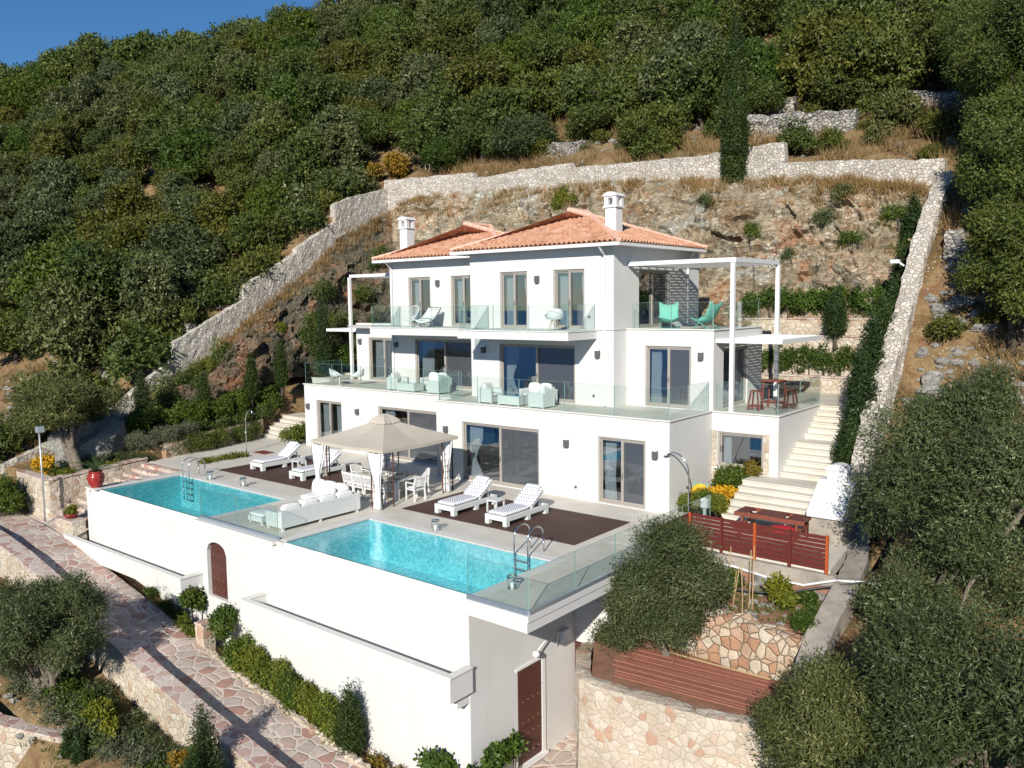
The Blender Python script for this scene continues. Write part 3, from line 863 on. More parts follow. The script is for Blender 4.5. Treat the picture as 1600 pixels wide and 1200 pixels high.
wall(mb, front(12.26), -3.15, 4.22, Z2, ZT, [U_3, U_4], TH)
wall(mb, front(13.93), -10.11, -3.152, Z2, ZT - 0.04, [U_1, U_2], TH)
S_u = (14.15, 16.60, Z2 + .03, 8.55)
wall(mb, rside(4.22), 12.48, 19.2, Z2, ZT, [S_u], TH)
mb.box(-10.11, 14.15, Z2, -9.89, 19.4, ZT - 0.04); mb.box(-3.15, 12.48, Z2, -2.93, 13.93, ZT)
mb.box(-13.9, 19.2, 0, 7.0, 19.42, Z2 - 0.02); mb.box(4.5, 17.52, 0, 7.9, 17.7, Z2 - 0.02); mb.box(-10.0, 19.2, Z2, 4.2, 19.42, ZT - 0.05)
mb.build('wall', M['plaster'], villa)
# floors that show as terraces
mb = MB()
def fl(x0, y0, x1, y1, z): mb.box(x0, y0, z - 0.02 - 0.25, x1, y1, z)
fl(-3.15, 9.99, 7.87, 12.25, Z1); fl(-14.15, 11.47, -3.155, 13.92, Z1); fl(-16.7, 13.925, -10.12, 14.84, Z1); fl(-16.7, 14.845, -13.95, 19.0, Z1)
fl(7.875, 13.21, 10.40, 17.6, Z1); fl(4.225, 12.255, 7.87, 13.19, Z1)
fl(4.22, 13.21, 7.91, 17.5, Z2)
fl(-13.88, 15.08, -10.12, 19.0, Z2)
mb.build('terrace_floor', M['deck'], villa)
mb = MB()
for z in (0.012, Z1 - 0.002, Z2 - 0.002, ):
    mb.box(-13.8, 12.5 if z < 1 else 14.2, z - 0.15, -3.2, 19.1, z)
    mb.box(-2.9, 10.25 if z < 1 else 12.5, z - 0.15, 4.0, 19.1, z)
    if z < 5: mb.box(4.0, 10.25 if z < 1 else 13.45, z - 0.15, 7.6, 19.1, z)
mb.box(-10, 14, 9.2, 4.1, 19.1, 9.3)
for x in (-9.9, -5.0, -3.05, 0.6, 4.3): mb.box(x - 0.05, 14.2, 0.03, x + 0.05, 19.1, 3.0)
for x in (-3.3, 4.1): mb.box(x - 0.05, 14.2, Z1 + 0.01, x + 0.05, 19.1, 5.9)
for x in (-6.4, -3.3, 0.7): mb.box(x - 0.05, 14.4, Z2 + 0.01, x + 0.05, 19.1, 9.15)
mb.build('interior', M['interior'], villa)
# coping lips along the terrace edges
mb = MB()
def lip(x0, y0, x1, y1, z, h=0.05): mb.box(x0, y0, z + 0.001, x1, y1, z + h)
lip(-3.18, 9.93, 7.93, 10.16, Z1); lip(7.70, 10.162, 7.93, 13.15, Z1); lip(-14.2, 11.41, -3.19, 11.64, Z1); lip(7.932, 13.15, 10.46, 13.38, Z1); lip(10.23, 13.382, 10.46, 17.6, Z1)
lip(-16.75, 13.9, -14.2, 14.1, Z1)
lip(4.23, 13.15, 7.97, 13.38, Z2); lip(7.74, 13.382, 7.97, 17.5, Z2)
mb.build('terrace_coping', M['coping'], villa, bevel=0.008)
# balconies
for (x0, x1, y0, y1, zz) in ((-2.16, 3.45, 10.31, 12.255, Z2), (-9.49, -3.16, 11.98, 13.925, Z2 - 0.01)):
    mb = MB(); mb.box(x0, y0, zz - 0.34, x1, y1, zz - 0.03)
    b = mb.build('balcony', M['plaster'], villa)
    mb = MB(); mb.box(x0 - 0.03, y0 - 0.03, zz - 0.029, x1 + 0.03, y1, zz + 0.012); mb.build('balcony_coping', M['coping'], b, bevel=0.006)
# stone facing round the right-hand window
mb = MB()
for a in ((7.9, 0.0, 8.08, 2.53), (9.90, 0.0, 10.08, 2.53), (8.081, 0.0, 9.899, 1.14)):
    mb.box(a[0], 13.165, a[1], a[2], 13.199, a[3])
mb.build('stone_facing', M['cream'], villa)

def window(P, op, n=2, curtains=(), screens=(), rec=0.12, vn='window'):
    u0, u1, w0, w1 = op
    mb = MB()
    def bar(a, c, b, d, d0, d1): mb.hexa([P(a, c, d0), P(b, c, d0), P(b, c, d1), P(a, c, d1), P(a, d, d0), P(b, d, d0), P(b, d, d1), P(a, d, d1)])
    fw = 0.07
    bar(u0 + .002, w0, u0 + fw, w1 - .002, rec - .06, rec + .05); bar(u1 - fw, w0, u1 - .002, w1 - .002, rec - .06, rec + .05)
    bar(u0 + fw, w1 - fw, u1 - fw, w1 - .002, rec - .06, rec + .05); bar(u0 + fw, w0, u1 - fw, w0 + 0.06, rec - .06, rec + .05)
    pw = (u1 - u0 - 2 * fw) / n
    for i in range(n):
        a = u0 + fw + i * pw; b = a + pw
        d0 = rec - 0.03 if i % 2 else rec
        if i > 0: bar(a - 0.05, w0 + .06, a + 0.05, w1 - fw, d0 - 0.02, d0 + .04)
        bar(a + 0.05 if i else a, w0 + .06, b - (0.05 if i < n - 1 else 0), w0 + .14, d0, d0 + .035)
        bar(a + 0.05 if i else a, w1 - fw - .06, b - (0.05 if i < n - 1 else 0), w1 - fw, d0, d0 + .035)
        if i == 0: bar(a, w0 + .14, a + .05, w1 - fw - .06, d0, d0 + .035)
        if i == n - 1: bar(b - .05, w0 + .14, b, w1 - fw - .06, d0, d0 + .035)
    o = mb.build(vn, M['frame'], villa)
    mb = MB(); dp = rec + 0.02
    mb.poly([P(u0 + fw, w0 + .06, dp), P(u1 - fw, w0 + .06, dp), P(u1 - fw, w1 - fw, dp), P(u0 + fw, w1 - fw, dp)])
    mb.build('pane', M['winglass'], o)
    hm = u0 + fw + pw if n > 1 else u0 + fw + .04
    mb = MB(); wm = w0 + min(1.05, (w1 - w0) * .5)
    mb.hexa([P(hm - .015, wm - .1, rec - .075), P(hm + .015, wm - .1, rec - .075), P(hm + .015, wm - .1, rec - .055), P(hm - .015, wm - .1, rec - .055), P(hm - .015, wm + .1, rec - .075), P(hm + .015, wm + .1, rec - .075), P(hm + .015, wm + .1, rec - .055), P(hm - .015, wm + .1, rec - .055)])
    mb.build('handle', M['lampgrey'], o)
    if screens:
        mb = MB()
        for i in screens:
            a = u0 + fw + i * pw + .05; b = a + pw - .1
            mb.poly([P(a, w0 + .1, rec - .012), P(b, w0 + .1, rec - .012), P(b, w1 - fw - .03, rec - .012), P(a, w1 - fw - .03, rec - .012)])
        mb.build('insect_screen', M['screen'], o)
    for (ca, cb, gather) in curtains:
        mb = MB(); nu, nw = 25, 9
        pts = []
        for i in range(nu):
            t = i / (nu - 1)
            for j in range(nw):
                s = j / (nw - 1)
                pinch = 1 - gather * math.exp(-((s - 0.38) / 0.22) ** 2)
                uu = ca + (cb - ca) * (t * pinch if ca < cb else t * pinch)
                pts.append(P(uu, w0 + .04 + (w1 - w0 - .12) * s, rec + 0.26 + 0.045 * math.sin(t * 34 + s)))
        mb.grid(pts, nu, nw)
        mb.build('curtain', M['curtain'], o, smooth=True)
    return o
window(front(9.98), G_e, 2, [(-1.62, -0.85, 0.55)], (1,))
window(front(9.98), G_d, 2, [(5.05, 5.55, 0.1)], (1,))
window(front(11.46), G_w1, 2, [(-13.1, -12.5, 0.0), (-11.3, -12.0, 0.0)], (), rec=0.12)
window(front(11.46), G_w3, 2, [(-8.4, -7.7, 0.2)], (1,))
window(front(12.26), F_b, 2, [(-1.45, -0.75, 0.5)], (1,))
window(front(13.93), F_c, 2, [(-8.3, -7.4, 0.1)], (1,))
window(front(13.2), F_f, 2, [(5.12, 5.6, 0.1)], (1,))
window(front(14.85), F_l, 2, [(-12.8, -11.6, 0.0)], (1,))
window(front(12.26), U_3, 2, [(-1.4, -1.0, 0.1), (-0.02, -0.4, 0.4)])
window(front(12.26), U_4, 2, [(1.42, 1.85, 0.1), (2.8, 2.5, 0.3)])
window(front(13.93), U_1, 2, [(-8.7, -8.2, 0.1)])
window(front(13.93), U_2, 2, [(-5.8, -5.3, 0.1), (-4.45, -4.8, 0.4)])
window(rside(7.92), S_r, 2, (), (1,))
window(rside(4.22), S_u, 2, (), (1,))
window(front(13.2), RW, 1, [(8.2, 8.5, 0.0)], ())
mb = MB(); mb.box(8.02, 13.06, 1.14, 9.96, 13.16, 1.198); mb.build('window_sill', M['coping'], villa)

# wall lamps
for (x, y, z) in ((-6.7, 13.93, 8.31), (0.58, 12.26, 8.27), (-13.55, 14.85, 5.34), (-9.69, 13.93, 5.30), (-2.38, 12.26, 5.30), (3.52, 12.26, 5.29), (7.44, 13.2, 5.28),
                  (-13.81, 11.46, 2.13), (-9.94, 11.46, 2.12), (-2.56, 9.98, 2.09), (3.62, 9.98, 2.10), (7.36, 9.98, 2.06)):
    mb = MB(); mb.box(x - 0.085, y - 0.15, z - 0.17, x + 0.085, y - 0.002, z + 0.10, 0); mb.box(x - 0.085, y - 0.15, z + 0.102, x + 0.085, y - 0.002, z + 0.17, 1)
    mb.build('wall_lamp', [M['lampgrey'], M['pipe']], villa)
# sockets, taps
mb = MB()
for (x, y, z) in ((4.0, 9.98, 0.45), (3.3, 12.26, 3.6), (-0.9, 12.26, 3.75), (1.0, 12.26, 6.75), (-7.0, 13.93, 6.7), (3.1, 12.26, 6.7)):
    mb.box(x - 0.05, y - 0.02, z - 0.05, x + 0.05, y - 0.002, z + 0.05)
mb.build('socket_cover', M['lampgrey'], villa)
# gutters and downpipes
mb = MB(); mb.tube([(3.9, 11.72, 9.38), (3.9, 11.9, 9.22), (3.86, 12.18, 9.05), (3.86, 12.19, 3.25)], 0.045, 8); mb.build('downpipe', M['white'], villa)
mb = MB(); mb.tube([(-9.9, 13.4, 9.38), (-9.9, 13.6, 9.25), (-9.93, 13.86, 9.05), (-9.93, 13.86, 3.25)], 0.045, 8); mb.build('downpipe', M['white'], villa)
mb = MB(); mb.tube([(4.6, 18.2, 9.36), (4.35, 18.2, 9.1), (4.29, 18.2, 8.9), (4.29, 18.2, 6.3)], 0.045, 8); mb.build('downpipe', M['white'], villa)

# roofs: barrel tiles laid in columns on each slope of a hip
def hip_roof(x0, x1, y0, y1, ze, pitch, name):
    """eaves rectangle, ridge along y"""
    hw = (x1 - x0) / 2; xm = (x0 + x1) / 2; H = hw * pitch
    ra, rb = (xm, y0 + hw, ze + H), (xm, y1 - hw, ze + H)
    root = None
    mb = MB()
    slopes = [  # origin, along eave, up-slope horizontal dir, eave length, f(s)->t max horizontal run
        (Vector((x0, y0, ze)), Vector((1, 0, 0)), Vector((0, 1, 0)), x1 - x0, lambda s: min(s, (x1 - x0) - s)),
        (Vector((x1, y0, ze)), Vector((0, 1, 0)), Vector((-1, 0, 0)), y1 - y0, lambda s: min(s, hw, (y1 - y0) - s)),
        (Vector((x0, y1, ze)), Vector((0, -1, 0)), Vector((1, 0, 0)), y1 - y0, lambda s: min(s, hw, (y1 - y0) - s)),
        (Vector((x1, y1, ze)), Vector((-1, 0, 0)), Vector((0, -1, 0)), x1 - x0, lambda s: min(s, (x1 - x0) - s))]
    pr = 0.23; cs = 0.33; r = 0.085
    for O, E, Uh, L, fmax in slopes:
        nrm = (-Uh * pitch + Vector((0, 0, 1))).normalized()
        n = int(L / pr)
        for i in range(n):
            s = (i + 0.5) * L / n; tm = fmax(s)
            if tm < 0.06: continue
            k = max(1, int(math.ceil(tm / cs)))
            prof = [(-0.115, 0.0), (-0.085, 0.01), (-0.06, 0.065), (0, r + 0.01), (0.06, 0.065), (0.085, 0.01), (0.115, 0.0)]
            for j in range(k):
                t0 = j * cs - (0.05 if j == 0 else 0.0); t1 = min(tm, (j + 1) * cs + 0.02)
                if t1 - t0 < 0.03: continue
                jit = random.uniform(-0.006, 0.006)
                lo = [O + E * (s + a + jit) + Uh * t0 + Vector((0, 0, t0 * pitch)) + nrm * (b + 0.028) for a, b in prof]
                hi = [O + E * (s + a * 0.97 + jit) + Uh * t1 + Vector((0, 0, t1 * pitch)) + nrm * (b + 0.0) for a, b in prof]
                for q in range(len(prof) - 1): mb.poly([lo[q], lo[q + 1], hi[q + 1], hi[q]])
                base = [O + E * (s + a + jit) + Uh * t0 + Vector((0, 0, t0 * pitch)) for a in (-0.06, 0.06)]
                if j: mb.poly([base[0], base[1], lo[4], lo[3], lo[2]])
    # solid deck under the tiles
    for a in ([(x0, y0, ze), (x1, y0, ze), ra], [(x1, y0, ze), (x1, y1, ze), rb, ra], [(x1, y1, ze), (x0, y1, ze), rb], [(x0, y1, ze), (x0, y0, ze), ra, rb]):
        mb.poly([(p[0], p[1], p[2] - 0.015) for p in a])
    root = mb.build('roof', M['rooftile'], villa)
    mb = MB()
    for a, b in (((x0, y0, ze), ra), ((x1, y0, ze), ra), ((x0, y1, ze), rb), ((x1, y1, ze), rb), (ra, rb)):
        a, b = Vector(a), Vector(b); L = (b - a).length; n = max(1, int(L / 0.36))
        for k in range(n):
            p = a.lerp(b, k / n) + Vector((0, 0, 0.05)); q = a.lerp(b, (k + 1.08) / n) + Vector((0, 0, 0.05))
            mb.tube([p, q], [0.125, 0.10], 8, cap=True)
    mb.build('ridge_tile', M['ridge'], root)
    # eaves: soffit, fascia and gutter
    mb = MB(); g = 0.02
    mb.box(x0 + 0.05, y0 + 0.05, ze - 0.10, x1 - 0.05, y1 - 0.05, ze - 0.06)
    mb.box(x0 - g, y0 - g, ze - 0.14, x1 + g, y0 + 0.08, ze - 0.005); mb.box(x1 - 0.08, y0 + 0.081, ze - 0.14, x1 + g, y1, ze - 0.005); mb.box(x0 - g, y0 + 0.081, ze - 0.14, x0 + 0.08, y1, ze - 0.005)
    mb.build('gutter', M['white'], root, bevel=0.01)
    return root
main_roof = hip_roof(-3.76, 4.82, 11.66, 18.87, 9.52, 0.385, 'main')
left_roof = hip_roof(-10.72, -2.2, 13.33, 19.9, 9.49, 0.385, 'left')
def chimney(x, y, zb, zt, wd, roof):
    mb = MB(); h = wd / 2
    mb.box(x - h, y - h, zb, x + h, y + h, zt - 0.62)
    mb.box(x - h - .06, y - h - .06, zt - 0.62, x + h + .06, y + h + .06, zt - 0.54)
    t = mb.build('chimney', M['white'], villa, bevel=0.01)
    # vented head with openings on each side, and a curved cap
    mb = MB(); hh = h + 0.03; zt0 = zt - 0.538
    for sx in (-1, 1):
        for sy in (-1, 1):
            mb.box(x + sx * hh, y + sy * hh, zt0, x + sx * 0.11, y + sy * 0.11, zt0 + 0.30)
    mb.box(x - hh, y - hh, zt0 + 0.301, x + hh, y + hh, zt0 + 0.36)
    for i in range(8):
        a0, a1 = math.pi * i / 8, math.pi * (i + 1) / 8; rr = hh + 0.05
        mb.hexa([(x - rr * math.cos(a0), y - rr, zt0 + .361), (x - rr * math.cos(a1), y - rr, zt0 + .361), (x - rr * math.cos(a1), y + rr, zt0 + .361), (x - rr * math.cos(a0), y + rr, zt0 + .361),
                 (x - rr * math.cos(a0), y - rr, zt0 + .37 + 0.16 * math.sin(a0)), (x - rr * math.cos(a1), y - rr, zt0 + .37 + 0.16 * math.sin(a1)), (x - rr * math.cos(a1), y + rr, zt0 + .37 + 0.16 * math.sin(a1)), (x - rr * math.cos(a0), y + rr, zt0 + .37 + 0.16 * math.sin(a0))])
    mb.box(x - 0.2, y - 0.2, zt0 - 0.3, x + 0.2, y + 0.2, zt0 + 0.01)
    mb.build('chimney_head', M['white'], t)
    return t
chimney(3.45, 13.5, 9.4, 11.60, 0.50, main_roof)
chimney(-9.9, 15.0, 9.4, 11.72, 0.52, left_roof)

# ------------------------------------------------------------------ glass balustrades
def balustrade(label, runs, h=1.08, channel=None, group='glass balustrades of the villa', pl=2.1):
    """runs: list of ((x0,y0),(x1,y1),z)"""
    a, b, z = runs[0]
    t = empty('glass_balustrade', (a[0], a[1], z), label, 'balustrade', group)
    for a, b, z in runs:
        a = Vector((a[0], a[1], z)); b = Vector((b[0], b[1], z)); d = (b - a); L = d.length; d.normalize()
        n = max(1, round(L / pl))
        if channel:
            mb = MB(); s = Vector((-d.y, d.x, 0)); mb.bar(a + Vector((0, 0, 0.055)), b + Vector((0, 0, 0.055)), 0.10, 0.11); mb.build('rail_channel', M[channel], t)
        for i in range(n):
            p = a + d * (L * i / n + 0.006); q = a + d * (L * (i + 1) / n - 0.006)
            c = (p + q) / 2; R = Matrix((d, Vector((-d.y, d.x, 0)), Vector((0, 0, 1)))).transposed()
            mb = MB(); sz = ((q - p).length, 0.016, h)
            mb.obox(c + Vector((0, 0, h / 2)), sz, R, 0)
            for m_ in (0, 0): pass
            # polished edges read as green lines
            for e in (p, q): mb.obox(e + Vector((0, 0, h / 2)), (0.006, 0.018, h), R, 1)
            mb.obox(c + Vector((0, 0, h)), ((q - p).length, 0.018, 0.005), R, 1)
            mb.build('glass_panel', [M['ballglass'], M['glassedge']], t)
    return t
balustrade('glass balustrade in a metal channel between the two pools', [((-4.76, -0.04), (-0.30, -0.04), 0.012)], channel='channel')
balustrade('glass balustrade along the overhanging deck corner beside the ladder pool', [((7.76, -0.16), (9.66, -0.16), -0.02), ((9.675, -0.15), (9.675, 9.4), -0.02)], channel='channel')
balustrade('glass balustrade of the long first floor terrace above the gazebo', [((-14.1, 11.53), (-3.26, 11.53), Z1 + .05), ((-3.06, 11.5), (-3.06, 10.1), Z1 + .05), ((-3.04, 10.05), (7.80, 10.05), Z1 + .05), ((7.815, 10.06), (7.815, 13.05), Z1 + .05), ((-14.11, 11.55), (-14.11, 13.95), Z1 + .05)])
balustrade('glass balustrade round the bar table terrace at the right', [((8.0, 13.27), (10.33, 13.27), Z1 + .05), ((10.345, 13.28), (10.345, 17.5), Z1 + .05)])
balustrade('glass balustrade of the left balcony with the woven round chair', [((-9.42, 12.06), (-3.3, 12.06), Z2), ((-9.43, 12.07), (-9.43, 13.9), Z2)], h=1.0)
balustrade('glass balustrade of the middle balcony with the white shell chair', [((-2.08, 10.39), (3.36, 10.39), Z2 + .01), ((3.375, 10.40), (3.375, 12.2), Z2 + .01), ((-2.09, 10.4), (-2.09, 12.2), Z2 + .01)], h=1.0)
balustrade('glass balustrade of the roof terrace with the mint chairs', [((4.45, 13.27), (7.84, 13.27), Z2 + .05), ((7.855, 13.28), (7.855, 17.4), Z2 + .05)], h=1.0)

# ------------------------------------------------------------------ pergolas
def pergola(label, x0, x1, y0, y1, zt, zb, posts, slat_dx=0.105, edge=0.16):
    t = empty('pergola', (posts[0][0] if posts else x0, y0, zb), label, 'pergola', 'white metal pergolas on the villa')
    for (x, y, m) in posts:
        mb = MB(); mb.box(x - 0.075, y - 0.075, zb, x + 0.075, y + 0.075, zt); mb.build('post', M[m], t, bevel=0.006)
    for (a, b) in (((x0, y0), (x1, y0)), ((x0, y1), (x1, y1)), ((x1 if abs(x1 - posts[0][0]) < 0.3 else x0, y0), (x1 if abs(x1 - posts[0][0]) < 0.3 else x0, y1))) if posts else (((x0, y0), (x1, y0)), ((x0, y1), (x1, y1)), ((x0, y0), (x0, y1)), ((x1, y0), (x1, y1))):
        mb = MB(); mb.bar((a[0], a[1], zt + edge / 2), (b[0], b[1], zt + edge / 2), 0.11, edge); mb.build('beam', M['white'], t, bevel=0.006)
    mb = MB(); n = int((x1 - x0 - 0.2) / slat_dx)
    for i in range(n):
        x = x0 + 0.12 + i * slat_dx
        mb.box(x - 0.022, y0 + 0.06, zt + 0.03, x + 0.022, y1 - 0.06, zt + 0.075)
    k = int((y1 - y0) / 0.62)
    for i in range(1, k):
        y = y0 + (y1 - y0) * i / k
        mb.box(x0 + 0.06, y - 0.03, zt + 0.078, x1 - 0.06, y + 0.03, zt + 0.135)
    mb.build('slats', M['white'], t)
    return t
pergola('tall white pergola over the mint chairs, two long posts at its outer side', 4.25, 8.63, 13.30, 17.4, 8.66, Z1 + .01, [(8.63, 13.22, 'white'), (8.63, 17.4, 'white')])
pergola('low white slatted canopy over the bar table terrace', 7.98, 10.36, 13.36, 17.45, 5.74, 5.74, [], slat_dx=0.10)
pergola('tall white pergola at the far left end of the villa', -14.35, -10.15, 14.9, 18.2, 8.75, Z1 + .01, [(-14.35, 14.86, 'white'), (-14.35, 18.2, 'white')])
pergola('low white canopy at the far left end of the villa', -16.6, -13.95, 15.0, 18.2, 5.80, 5.80, [])

# ------------------------------------------------------------------ stairs on the right
mb = MB()
def steps_y(mb, x0, x1, y0, y1, z0, z1, n, m=0):
    for i in range(n):
        a = y0 + (y1 - y0) * i / n; zt = z0 + (z1 - z0) * (i + 1) / n
        mb.box(x0, a, z0 - 0.4, x1, y1 + 0.002 * i, zt - 0.001)
        mb.box(x0 - 0.01, a - 0.03, zt - 0.045, x1 + 0.01, a + 0.3, zt + 0.001)
steps_y(mb, 9.55, 12.45, 10.55, 12.5, 0.0, 1.05, 6)
mb.box(9.55, 12.5, -0.2, 12.45, 13.40, 1.051)
steps_y(mb, 10.425, 12.3, 13.40, 15.1, 1.05, 2.10, 6)
mb.box(10.425, 15.1, 0.5, 12.3, 15.75, 2.102)
steps_y(mb, 10.425, 12.3, 15.75, 17.6, 2.10, 3.20, 6)
mb.box(7.95, 17.62, 2.9, 12.3, 21.8, 3.195)
stair = mb.build('stone_stairs', M['step'])
tag(stair, 'broad pale stone stairs climbing beside the villa from the patio to the bar table terrace', 'stairs')
mb = MB(); mb.box(12.47, 10.6, -0.3, 12.75, 21.5, 0.3)
for i in range(12):
    y = 10.6 + i * 0.9; mb.box(12.472, y, 0.28, 12.748, y + 0.9, 0.5 + max(0, (y - 10.0)) * 0.36)
mb.build('stair_side_wall', M['concrete'], stair)
mb = MB(); steps_y(mb, -18.6, -16.4, 11.7, 13.5, 0.0, 1.05, 6); mb.box(-18.6, 13.5, 0, -16.4, 14.6, 1.05); steps_y(mb, -18.2, -16.8, 14.6, 17.6, 1.05, 3.2, 11)
tag(mb.build('stone_stairs', M['step']), 'pale stone steps rising at the left end of the villa, beside the trailing plants', 'stairs')

# ------------------------------------------------------------------ rock cut behind and left of the villa
RB = [(-21.4, 3.6, 0.3), (-20.6, 7, 1.2), (-19.9, 10, 2.1), (-19.6, 13.5, 2.9), (-19.2, 17, 3.2), (-18.2, 20.5, 3.2), (-15, 22.3, 3.2), (-8, 22.6, 3.3), (0, 22.8, 4.3), (6, 23.3, 5.8), (9, 23.4, 6.0), (12.2, 23.2, 6.2)]
RT = [(-21.75, 4.4, 0.8), (-21.65, 8.0, 2.7), (-21.65, 10.6, 4.3), (-21.65, 14, 7.0), (-21.6, 17.3, 9.2), (-21.5, 20.4, 11.7), (-19.5, 24.9, 14.4), (-8, 25.15, 14.15), (0, 25.25, 13.7), (6, 25.35, 13.15), (9, 25.45, 12.75), (12.6, 25.45, 12.2)]
def polylerp(P, t):
    L = [0]
    for a, b in zip(P, P[1:]): L.append(L[-1] + (Vector(b) - Vector(a)).length)
    s = t * L[-1]
    for i in range(len(P) - 1):
        if s <= L[i + 1] + 1e-9:
            return Vector(P[i]).lerp(Vector(P[i + 1]), (s - L[i]) / (L[i + 1] - L[i]))
    return Vector(P[-1])
def seglerp(P, t):
    x = t * (len(P) - 1); i = min(int(x), len(P) - 2)
    return Vector(P[i]).lerp(Vector(P[i + 1]), x - i)
NU, NV = 440, 84
ROCK = []
def blocky(p, sc_):
    q = Vector((p.x * sc_, p.y * sc_, p.z * sc_ * 1.5)) + 0.35 * mnoise.noise_vector(p * sc_ * 0.7)
    c = mnoise.voronoi(q)
    return mnoise.noise(c[1][0] * 7.3), c[0][1] - c[0][0]
for i in range(NU):
    u = i / (NU - 1); b, t = seglerp(RB, u), seglerp(RT, u)
    d = (t - b); tan = seglerp(RB, min(1, u + .03)) - seglerp(RB, max(0, u - .03)); nr = tan.cross(d).normalized()
    row = []
    for j in range(NV):
        v = j / (NV - 1)
        p = b.lerp(t, v) + nr * (0.75 * math.sin(math.pi * v) ** 0.7)
        f = 0.2 + 0.8 * math.sin(math.pi * min(1, v * 1.02)) ** 0.5
        n1 = mnoise.fractal(p * 0.35, 0.9, 2.1, 6)
        b1, e1 = blocky(p, 0.75); b2, e2 = blocky(p, 2.1)
        row.append(p + nr * f * (0.55 * n1 + 0.75 * b1 + 0.30 * b2 - 0.10 * max(0, 0.12 - e2) / 0.12) + Vector((0, 0, 0.1 * b2)))
    ROCK.append(row)
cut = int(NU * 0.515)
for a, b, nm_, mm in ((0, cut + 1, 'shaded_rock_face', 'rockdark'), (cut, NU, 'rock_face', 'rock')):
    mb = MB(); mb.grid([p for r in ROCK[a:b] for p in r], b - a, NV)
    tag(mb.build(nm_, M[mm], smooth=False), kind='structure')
mb = MB(); mb.poly([(-18.8, 17.62, 3.18), (-16.7, 17.62, 3.18), (-16.7, 15.2, 3.18), (-14.0, 15.2, 3.18), (-14.0, 19.4, 3.18), (12.3, 19.4, 3.18), (12.3, 23.4, 3.18), (-18.8, 23.4, 3.18)])
tag(mb.build('rear_yard', M['concrete']), kind='structure')

# ------------------------------------------------------------------ boundary walls of rough stone
def stonewall(name, path, th, mats, label, cat='stone wall', group=None, capm=None, step=0.3, rough=0.05, cap=0.0):
    """one continuous rough wall; path: list of (x, y, zbase, ztop)"""
    mb = MB(); capb = MB(); P = []
    for a, b in zip(path, path[1:]):
        L = math.hypot(b[0] - a[0], b[1] - a[1]); n = max(1, int(L / step))
        for i in range(n): P.append([a[k] + (b[k] - a[k]) * i / n for k in range(4)])
        if capm and L > 0.1:
            capb.bar((a[0], a[1], a[3] + cap / 2 + .012), (b[0], b[1], b[3] + cap / 2 + .012), th + 0.08, cap)
    P.append(list(path[-1]))
    m = 8; sec = []; k = 2 * m + 3
    for i, p in enumerate(P):
        a, b = P[max(0, i - 2)], P[min(len(P) - 1, i + 2)]
        d = Vector((b[0] - a[0], b[1] - a[1], 0)).normalized(); s = Vector((-d.y, d.x, 0))
        zb, zt = p[2], p[3]
        prof = [(-th / 2, zb + (zt - zb) * q / m) for q in range(m + 1)] + [(0, zt + 0.02)] + [(th / 2, zb + (zt - zb) * (m - q) / m) for q in range(m + 1)]
        for o, z in prof:
            q = Vector((p[0], p[1], 0)) + s * o + Vector((0, 0, z))
            kk = mnoise.noise(q * 2.4) * rough * 1.4 + mnoise.noise(q * 6.0) * rough * 1.0
            sec.append(q + s * (kk if o >= 0 else -kk) + Vector((0, 0, (kk * 1.1 if z > zt - 0.05 else 0))))
    mb.grid(sec, len(P), k)
    mb.poly(sec[:k]); mb.poly(sec[-k:][::-1])
    t = mb.build(name, mats, smooth=False)
    tag(t, label, cat, group)
    if capm: capb.build('capping', capm, t, bevel=0.01)
    return t
lw = [(-0.2, -0.04), (1.5, 0.55), (4.6, 1.75), (8.55, 4.45), (8.60, 5.3), (13.05, 7.6), (13.1, 8.45), (16.95, 10.5), (17.0, 10.8), (20.0, 12.6), (20.05, 13.75), (21.6, 14.35), (24.8, 15.2)]
path = [(-22.0, y, z - 2.2, z) for y, z in lw]
stonewall('boundary_wall', path, 0.5, M['greywall'], 'long stepped stone wall climbing the hillside on the left of the villa', group='boundary walls of the plot', rough=0.03, step=0.15)
path = [(-22.05, 24.85, 13.6, 15.75), (-14.5, 25.5, 13.6, 15.55), (-14.4, 25.5, 13.6, 15.2), (-7.0, 25.6, 13.4, 15.35), (-6.9, 25.6, 13.3, 15.05), (1.2, 25.7, 12.8, 14.75), (5.6, 25.75, 12.6, 14.95), (5.7, 25.75, 12.4, 13.95), (12.75, 25.8, 11.9, 13.3)]
stonewall('boundary_wall', path, 0.5, M['greywall'], 'pale stone wall running level along the top of the rock cut behind the roof', group='boundary walls of the plot', rough=0.05)
path = [(12.95, 25.5, 11.2, 12.7), (12.95, 23.3, 9.6, 11.6), (12.9, 21.2, 7.4, 9.6), (12.9, 19.3, 5.2, 7.3), (12.9, 17.2, 2.7, 5.2), (12.95, 15.0, 1.2, 3.2), (13.2, 13.2, 0.0, 1.9)]
stonewall('boundary_wall', path, 0.62, M['greywall'], 'pale stone wall falling steeply down the right edge of the plot', group='boundary walls of the plot', rough=0.05, step=0.2)
